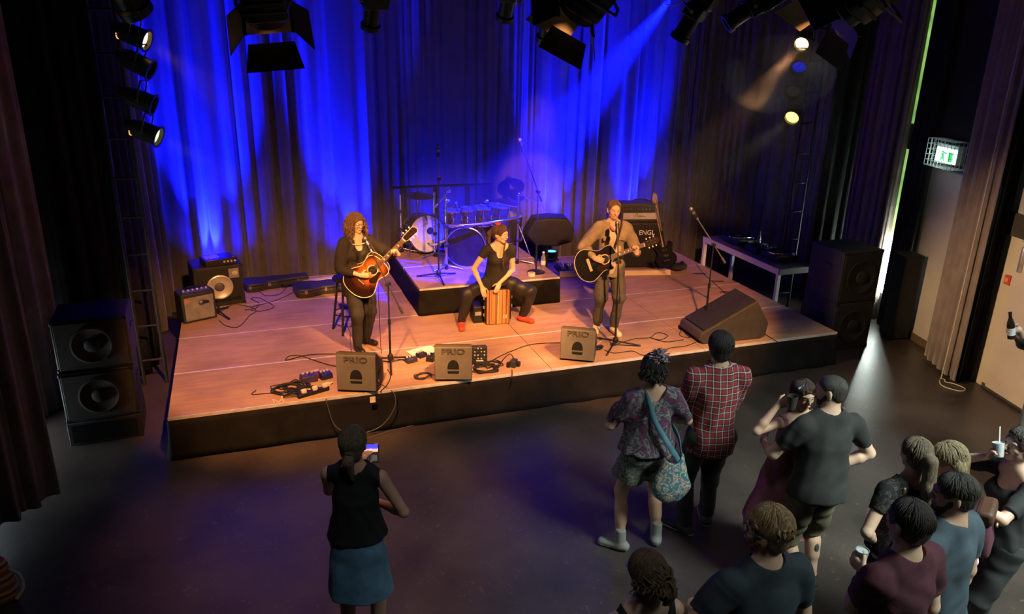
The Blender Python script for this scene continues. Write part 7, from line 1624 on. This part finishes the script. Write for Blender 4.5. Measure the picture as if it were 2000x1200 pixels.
# maroon T-shirt
p0 = at_head(1792, 988, 1.80); P = Person('dark haired man in maroon T-shirt at the lower right, cup in hand', p0, FA(-0.15, 1), 1.80, False, (0.60, 0.42, 0.34), res=0.006, build=1.12); P.head = (-0.05, -0.08, 0.04)
P.arms[-1] = dict(t=P.loc_of(gy(1692, 1118, p0[1] + 0.26)), pole=(-1, -0.3, -0.6)); P.hands[-1] = dict(f=(0.1, 1, 0.1), n=(1, 0, 0), curl=0.5); P.pose(); P.skinmesh(); P.top('t_shirt', MARO, 0.62, hem=-0.12, neck=0.075, g=0.016, seed=81, wr=0.006); P.trousers('jeans', BLKJ, 1.95); P.shoes('shoe', M('shoe_dark')); P.face()
P.hair((0.030, 0.021, 0.016), thick=0.010, low=-0.045, rough=0.003, freq=80, top=0.010, short=True, locks=dict(n=44, a0=-3.0, a1=3.0, len=0.05, wave=0.006, turns=1, spread=0.004, r=0.010, el=(0.5, 1.5), seed=15))
def cup(loc, label, drink=(0.45, 0.22, 0.05), h=0.11, r=0.040, R=None):
    t = thing('plastic_cup', label, 'cup', (0, 0, 0)); place(t, loc, np.eye(3) if R is None else R); MB().lathe([(0.001, -h / 2), (r * 0.75, -h / 2), (r, h / 2), (r * 1.05, h / 2), (r * 0.96, h / 2 - 0.004), (r * 0.72, -h / 2 + 0.004), (0.001, -h / 2 + 0.004)], n=22).build('cup_wall', M('cup_clear', (0.75, 0.78, 0.8), 0.15, trans=0.6, var=0), t, smooth=True)
    MB().lathe([(0.001, -h * 0.4), (r * 0.74, -h * 0.4), (r * 0.90, h * 0.25), (0.001, h * 0.25)], n=22).build('drink', M('drink_%d' % int(drink[0] * 100), drink, 0.1), t, smooth=True); MB().lathe([(0.001, h * 0.40), (r * 0.92, h * 0.42), (r * 0.93, h * 0.26)], n=22).build('froth', M('froth', (0.45, 0.47, 0.47), 0.8), t, smooth=True); return t
cup(P.loc + RZ(P.rz) @ (P.wr[-1] + np.array([0.045, 0.075, 0.03])), 'clear cup held by the man in the maroon T-shirt', (0.10, 0.12, 0.12), 0.10, 0.035)
# blue T-shirt
p0 = at_head(1882, 932, 1.78); P = Person('man in blue grey T-shirt turned left behind the maroon shirt', p0, FA(-0.25, 1), 1.78, False, (0.46, 0.31, 0.24), res=0.007, build=1.06); P.head = (0.55, -0.15, 0.05)
P.pose(); P.skinmesh(); P.top('t_shirt', BLUT, 0.62, hem=-0.14, neck=0.072, g=0.016, seed=91, wr=0.007, loose=0.01); P.trousers('jeans', M('jeans_blue_dark', (0.02, 0.028, 0.045), 0.85), 1.95); P.shoes('shoe', M('shoe_dark')); P.face(beard=(0.025, 0.018, 0.014)); P.hair((0.030, 0.024, 0.019), thick=0.007, low=-0.045, rough=0.0015, freq=200, short=True)
# lace top woman
p0 = at_head(1800, 860, 1.65); P = Person('woman with long brown ponytail in a black lace top, hand on hip', p0, FA(0.12, 1), 1.65, True, (0.60, 0.44, 0.36), build=1.14); P.head = (0.0, -0.05, 0.0)
P.arms[-1] = dict(t=(-0.17, 0.02, 0.93), pole=(-1, -0.6, -0.1)); P.hands[-1] = dict(f=(1, 0.35, -0.2), n=(0, -1, 0), curl=0.3); P.pose(); P.skinmesh(); P.top('lace_top', LACE, 0.45, hem=0.0, neck=0.09, g=0.014, seed=101, wr=0.004)
P.garment('skirt', [('ell', P.P0, np.array((0.165, 0.13, 0.11)), P.R, 0.05)], TEEB, 0.012, [(P.P0 + P.up * 0.08, P.up), (P.P0 - np.array([0, 0, 0.40]), -P.up)], [], 0.008, 26, 102, [(P.P0 + P.up * 0.06, P.P0 - np.array([0, 0, 0.42]), 0.165, 0.24, 0.03, (P.fw, 0.85))], squash=(1, 1, 0.05)); P.shoes('shoe', M('shoe_dark')); P.face()
P.hair((0.105, 0.072, 0.045), thick=0.009, low=-0.05, rough=0.0015, extra=[((0, -0.10, 0.045), (0.0, -0.135, 0.02), 0.026, 0.032, 0.015), ((0.0, -0.135, 0.02), (0.0, -0.15, -0.16), 0.038, 0.046, 0.03), ((0.0, -0.15, -0.16), (0.02, -0.13, -0.34), 0.046, 0.018, 0.03)])
MB().ell(P.P3 + P.R @ np.array((-0.10, -0.06, -0.02)), (0.012, 0.010, 0.024), P.R).build('strap_buckle', M('brass'), P.t)
# blonde woman with backpack
p0 = at_head(1862, 866, 1.66); pq = p0 + np.array([0.10, -0.08, 0]); P = Person('blonde woman in lilac strap top leaning left, small rucksack on her back', pq, FA(-0.65, 1), 1.66, True, (0.60, 0.43, 0.34)); P.head = (0.35, -0.40, 0.1); P.lean = np.array([-0.05, 0.16])
P.pose(); P.skinmesh(); P.top('strap_top', LILA, 0, hem=-0.05, neck=0.10, g=0.010, seed=111, neckz=-0.02); P.trousers('shorts', TEEB, 0.45, g=0.014, loose=0.02, waist=0.05); P.shoes('shoe', M('shoe_dark')); P.face()
P.hair((0.16, 0.112, 0.062), thick=0.012, low=-0.06, rough=0.003, extra=[((0.03, -0.07, -0.02), (0.04, -0.07, -0.12), 0.055, 0.030, 0.03), ((-0.05, -0.04, -0.02), (-0.06, -0.02, -0.13), 0.04, 0.022, 0.03)])
bk = thing('rucksack', 'small brown and maroon rucksack on the back of the blonde woman', 'rucksack', (0, 0, 0)); place(bk, P.loc + RZ(P.rz) @ (P.P2 - P.fw * 0.17), RZ(P.rz) @ P.R)
MB().box((0, 0, -0.06), (0.24, 0.11, 0.30), taper=(0.85, 0.9)).build('pack', M('pack_maroon', (0.07, 0.018, 0.03), 0.7), bk, bevel=0.035, seg=3); MB().box((0, -0.02, 0.06), (0.225, 0.095, 0.09)).build('flap', M('pack_brown', (0.055, 0.020, 0.011), 0.6), bk, bevel=0.025, seg=3); MB().ell((0, -0.075, -0.02), (0.02, 0.008, 0.014)).build('clasp', M('brass'), bk)
for q in (1, -1): MB().tube(spline([(q * 0.07, 0.05, 0.10), (q * 0.085, 0.12, 0.20), (q * 0.095, 0.24, 0.20), (q * 0.11, 0.28, 0.05), (q * 0.13, 0.16, -0.14), (q * 0.10, 0.05, -0.17)], 24), 0.014, 6).build('strap', M('pack_maroon'), bk, smooth=True)
# woman at the right edge drinking
p0 = at_head(2016, 838, 1.68); P = Person('woman in black off shoulder top at the right edge drinking from a cup', (p0[0] - 0.02, p0[1], 0), FA(-1, 0.35), 1.68, True, (0.56, 0.41, 0.34)); P.head = (0.05, 0.05, 0.0)
c1_ = P.hp_ if False else None
P.arms[1] = dict(t=(0.06, 0.17, 1.45), pole=(1, 0.2, -0.8)); P.hands[1] = dict(f=(-0.5, 0.1, 0.9), n=(-0.8, -0.3, 0), curl=0.5)
P.arms[-1] = dict(t=(-0.14, 0.42, 1.30), pole=(-1, -0.2, -0.8)); P.hands[-1] = dict(f=(0.2, 0.9, 0.35), n=(0.2, 0.2, -1), curl=0.45)
P.pose(); P.skinmesh(); P.top('top', TEEB, 0.75, hem=-0.05, neck=0.13, g=0.012, seed=121, neckz=-0.06); P.trousers('jeans', BLKJ, 1.95); P.shoes('shoe', M('shoe_dark')); P.face(); P.hair((0.035, 0.022, 0.018), thick=0.014, low=-0.06, extra=[((0, -0.10, 0.03), (0, -0.13, 0.0), 0.045, 0.045, 0.02)])
MB().ell(P.P0 + P.R @ np.array((0.04, -0.16, -0.02)), (0.09, 0.05, 0.08)).build('scarf_bundle', pattern_mat('yellow_print', swirl([(0.35, (0.02, 0.02, 0.015)), (0.5, (0.20, 0.16, 0.03)), (0.6, (0.10, 0.08, 0.03)), (0.7, (0.03, 0.03, 0.02))], 30, 2)), P.t, smooth=True)
cu = cup(P.loc + RZ(P.rz) @ (P.wr[1] + np.array([-0.06, -0.01, 0.085])), 'small cup with a straw at the lips of the woman at the right edge', (0.5, 0.5, 0.48), 0.09, 0.034, RX(-0.3)); MB().cyl((0, 0, -0.03), (0.03, 0.01, 0.14), 0.0035, n=6).build('straw', M('straw_white', (0.8, 0.8, 0.78), 0.5), cu)
cup(P.loc + RZ(P.rz) @ (P.wr[-1] + np.array([0.015, 0.10, -0.045])), 'beer cup held by its rim in the outstretched hand at the right', (0.45, 0.22, 0.05), 0.12, 0.042)
# person further back at the right edge with bottle
pl = gz(1994, 975, 0); P = Person('person in black top and green trousers, pale jacket round the waist, holding a bottle', (pl[0] + 0.06, pl[1], 0), FA(-0.8, 0.5), 1.72, False, (0.56, 0.40, 0.32)); bt = gy(1968, 640, pl[1] + 0.25)
P.arms[1] = dict(t=P.loc_of(bt) + np.array([0.02, -0.10, -0.02]), pole=(1, -0.4, -0.9)); P.hands[1] = dict(f=(-0.2, 1, 0.1), n=(-1, 0, 0), curl=0.6); P.pose(); P.skinmesh(); P.top('top', TEEB, 1.5, hem=-0.02, neck=0.07, g=0.014, seed=131); P.trousers('trousers', M('trousers_green', (0.075, 0.115, 0.085), 0.85, var=0.12), 1.95, g=0.016, loose=0.015); P.shoes('shoe', M('shoe_dark')); P.face(); P.hair((0.05, 0.035, 0.02), thick=0.012)
JK = M('jacket_pale', (0.34, 0.30, 0.25), 0.85, var=0.12); P.garment('tied_jacket', [('ell', P.P0 + P.up * 0.05, np.array((0.165, 0.13, 0.07)), P.R, 0.05), ('ell', P.P0 - P.up * 0.04 - P.fw * 0.06, np.array((0.16, 0.10, 0.12)), P.R, 0.05)], JK, 0.018, [], [], 0.009, 34, 133); MB().tube(spline([P.P0 + P.R @ np.array(v) for v in ((0.10, 0.15, 0.05), (0.03, 0.18, 0.0), (0.05, 0.17, -0.14), (0.03, 0.16, -0.26))], 16), 0.026, 8).build('jacket_sleeve', JK, P.t, smooth=True)
bottle(P.loc + RZ(P.rz) @ (P.wr[1] + np.array([-0.045, 0.085, 0.03])), 'dark beer bottle held out against the beige wall', RZ(P.rz) @ RX(-0.25))
# striped bag at the lower left
p0 = gz(-4, 1176, 0.0); bg = thing('striped_bag', 'orange striped cloth bag at the lower left corner', 'bag', (p0[0], p0[1], 0), 0.2)
F = Field((-0.25, -0.2, -0.02), (0.25, 0.2, 0.42), 0.01); F.cone((0, 0, 0.10), (0, 0, 0.27), 0.15, 0.11, 0.02, flat=((0, 1, 0), 0.6)); F.ripple(0.008, 30, 2); F.plane((0, 0, 0.0), (0, 0, -1))
def stripes(N, L, b, tc):
    sp = N.new('ShaderNodeSeparateXYZ'); L.new(tc.outputs['Object'], sp.inputs[0]); mu = N.new('ShaderNodeMath'); mu.operation = 'MULTIPLY'; mu.inputs[1].default_value = 9; L.new(sp.outputs[2], mu.inputs[0]); fr = N.new('ShaderNodeMath'); fr.operation = 'FRACT'; L.new(mu.outputs[0], fr.inputs[0])
    r = ramp(N, [(0, (0.35, 0.10, 0.04)), (0.35, (0.45, 0.28, 0.12)), (0.6, (0.22, 0.05, 0.03)), (0.8, (0.5, 0.38, 0.2))], True); L.new(fr.outputs[0], r.inputs[0]); L.new(r.outputs[0], b.inputs['Base Color'])
link('sack', F.mesh('sack'), pattern_mat('striped_cloth', stripes), bg); MB().tube(spline([(0.10, 0, 0.25), (0.16, -0.03, 0.20), (0.17, -0.06, 0.10), (0.12, -0.09, 0.04)], 16), 0.014, 6).build('handle', M('handle_pale', (0.5, 0.46, 0.42), 0.7), bg, smooth=True)
# ------------------------------------------------------------------ cables
CW = M('cable_cream', (0.6, 0.5, 0.36), 0.6)
def loops(c, r, n, seed, label, rad=0.005, mat=None, lift=0.012, out=None, squash=0.75):
    rg = np.random.default_rng(seed); pts = []
    for k in range(n * 8):
        a = k * 2 * math.pi / 8; rr = r * rg.uniform(0.65, 1.15); o = rg.normal(size=2) * r * 0.10
        pts.append((c[0] + rr * math.cos(a) + o[0], c[1] + rr * squash * math.sin(a) + o[1], ST + rad + lift * (k / (n * 8.0)) + rg.uniform(0, lift)))
    if out: pts += [(p[0], p[1], ST + rad + 0.001) for p in out]
    return cable(pts, label, rad, mat, n=n * 26 + 20)
c = gz(575, 762)
loops(gz(560, 762), 0.16, 4, 1, 'black cable coiled widest at the left of the cable heap', out=[gz(520, 770), gz(492, 772), gz(500, 764)])
loops(gz(578, 757), 0.14, 5, 2, 'black cable tangled in the middle of the heap by the first monitor', 0.006)
loops(gz(598, 764), 0.11, 4, 3, 'thick black cable ringed around the power strip', 0.007)
loops(gz(572, 772), 0.10, 3, 4, 'thin black cable at the front of the heap', 0.004, lift=0.03)
cable(gzs([(536, 788), (533, 780), (545, 786), (553, 772), (556, 764), (550, 776), (556, 788)]), 'cream cable curling at the left front of the heap', 0.006, CW)
cable(gzs([(585, 768), (600, 772), (606, 762), (600, 760)]), 'short cream cable near the power strip', 0.005, CW)
cable(gzs([(662, 692), (630, 692), (600, 694), (575, 700), (558, 704), (565, 696), (585, 695), (610, 703), (635, 711), (660, 717)]), 'black cable looping left from behind the first monitor', 0.006)
cable(gzs([(686, 686), (684, 660), (682, 620)]) + [tuple(gy(686, 580, 8.35))], 'guitar cable hanging from the sunburst guitar to the stage', 0.004)
cable([tuple(gy(739, 560, 8.12)), tuple(gy(741, 620, 8.12))] + gzs([(745, 690), (752, 706), (776, 702), (794, 706)]), 'thin microphone cable hanging down beside the boom stand', 0.004)
cable(gzs([(757, 722), (763, 735), (756, 752), (742, 766)]) , 'cable running from the boom stand foot to the stage edge', 0.005)
loops(gz(825, 737), 0.09, 3, 6, 'small black cable coil left of the second monitor', out=[gz(840, 733), gz(850, 734)])
loops(gz(950, 722), 0.15, 5, 7, 'wide black cable coil right of the second monitor', 0.006)
loops(gz(962, 713), 0.12, 3, 8, 'thin black cable coil behind the wide one', 0.0045)
loops(gz(940, 715), 0.07, 2, 9, 'small cable loop against the mixing box', 0.006)
cable(gzs([(960, 705), (990, 690), (1030, 675), (1060, 671), (1094, 670)]), 'black cable running from the mixing box to the third monitor', 0.006)
cable(gzs([(976, 714), (985, 700), (996, 692), (1003, 700), (1004, 712)]), 'short cable arching to the plug block', 0.005)
cable(gzs([(1000, 722), (1000, 735), (998, 741)]), 'cable dropping from the plug block over the stage edge', 0.005)
cable(gzs([(1160, 684), (1168, 672), (1185, 660), (1205, 658), (1213, 664), (1195, 672), (1178, 666)]), 'thin cable curling between the third monitor and the man', 0.0035, CW)
cable(gzs([(1206, 672), (1240, 662), (1268, 660), (1285, 650), (1304, 656), (1290, 664), (1270, 660), (1300, 668), (1335, 664)]), 'black cable with small loops right of the boom stand', 0.005)
cable(gzs([(1180, 684), (1200, 690), (1235, 686), (1255, 694), (1285, 690), (1310, 680), (1340, 676), (1370, 664)]), 'long black cable meandering along the stage front', 0.005)
cable(gzs([(1330, 645), (1328, 655), (1345, 660), (1365, 652), (1360, 644), (1345, 640), (1335, 646), (1350, 660), (1385, 664)]), 'black cable loops at the feet of the unused boom stand', 0.005)
cable(gzs([(1490, 650), (1505, 660), (1518, 668)]), 'short cable from the turned monitor to the stage edge', 0.005)
cable(gzs([(1360, 517), (1375, 535), (1392, 551), (1415, 572), (1428, 590), (1434, 604)]), 'black cable taped down along the right of the stage', 0.005)
for k, (px, py) in enumerate(((1401, 551), (1419, 572), (1430, 595), (1366, 536))):
    p = gz(px, py); tag(MB().box((p[0], p[1], ST + 0.0135), (0.20, 0.03, 0.003), RZ(-0.33)).build('tape_strip', M('gaffer_black', (0.015, 0.014, 0.014), 0.7)),
        ['second black tape strip from the rear over the taped cable', 'third black tape strip from the rear over the taped cable', 'black tape strip nearest the turned monitor', 'rearmost small black tape strip near the table'][k], 'tape')
cable(gzs([(410, 612), (440, 600), (470, 596), (500, 606), (486, 618), (476, 630), (462, 640), (440, 636), (428, 626)]), 'black cable curving from the small amplifier over the stage', 0.005)
cable(gzs([(478, 606), (500, 602), (505, 592), (490, 584), (505, 582), (522, 590), (535, 600), (510, 608), (490, 606)]), 'cable ring in front of the bass amplifier', 0.005)
cable(gzs([(505, 568), (520, 578), (545, 575), (556, 566), (560, 560)]), 'cable lying before the far guitar case', 0.005)
cable(gzs([(490, 600), (530, 590), (560, 578), (574, 570)]), 'thin cable leading to the near guitar case', 0.004)
# cables on the skirt and hall floor
cable([tuple(gz(637, 780, ST + 0.006)), (0.62, 7.13, 0.38), (0.68, 7.09, 0.16), (0.86, 7.07, 0.05), (1.12, 7.08, 0.08), (1.28, 7.10, 0.25), (1.30, 7.15, 0.40), tuple(gz(746, 752, ST + 0.006))], 'black cable sagging down the stage skirt below the first monitor', 0.006, M('cable_grey', (0.05, 0.045, 0.04), 0.6))
cable(gzs([(705, 862), (780, 838), (850, 824), (905, 812), (940, 806), (985, 785)], 0.0, 0.006), 'grey cable lying on the hall floor along the stage skirt', 0.006, M('cable_grey'), z=0.0)
lb = thing('stage_tag', 'small pale paper tag on the stage skirt under the first monitor', 'tag', gy(728, 781, 7.115))
MB().box((0, 0, 0), (0.055, 0.003, 0.065)).build('card', M('tag_cream', (0.6, 0.52, 0.36), 0.7), lb); MB().cyl((0, 0, 0.03), (0, 0, 0.05), 0.002, n=5).build('pin', CHR, lb)
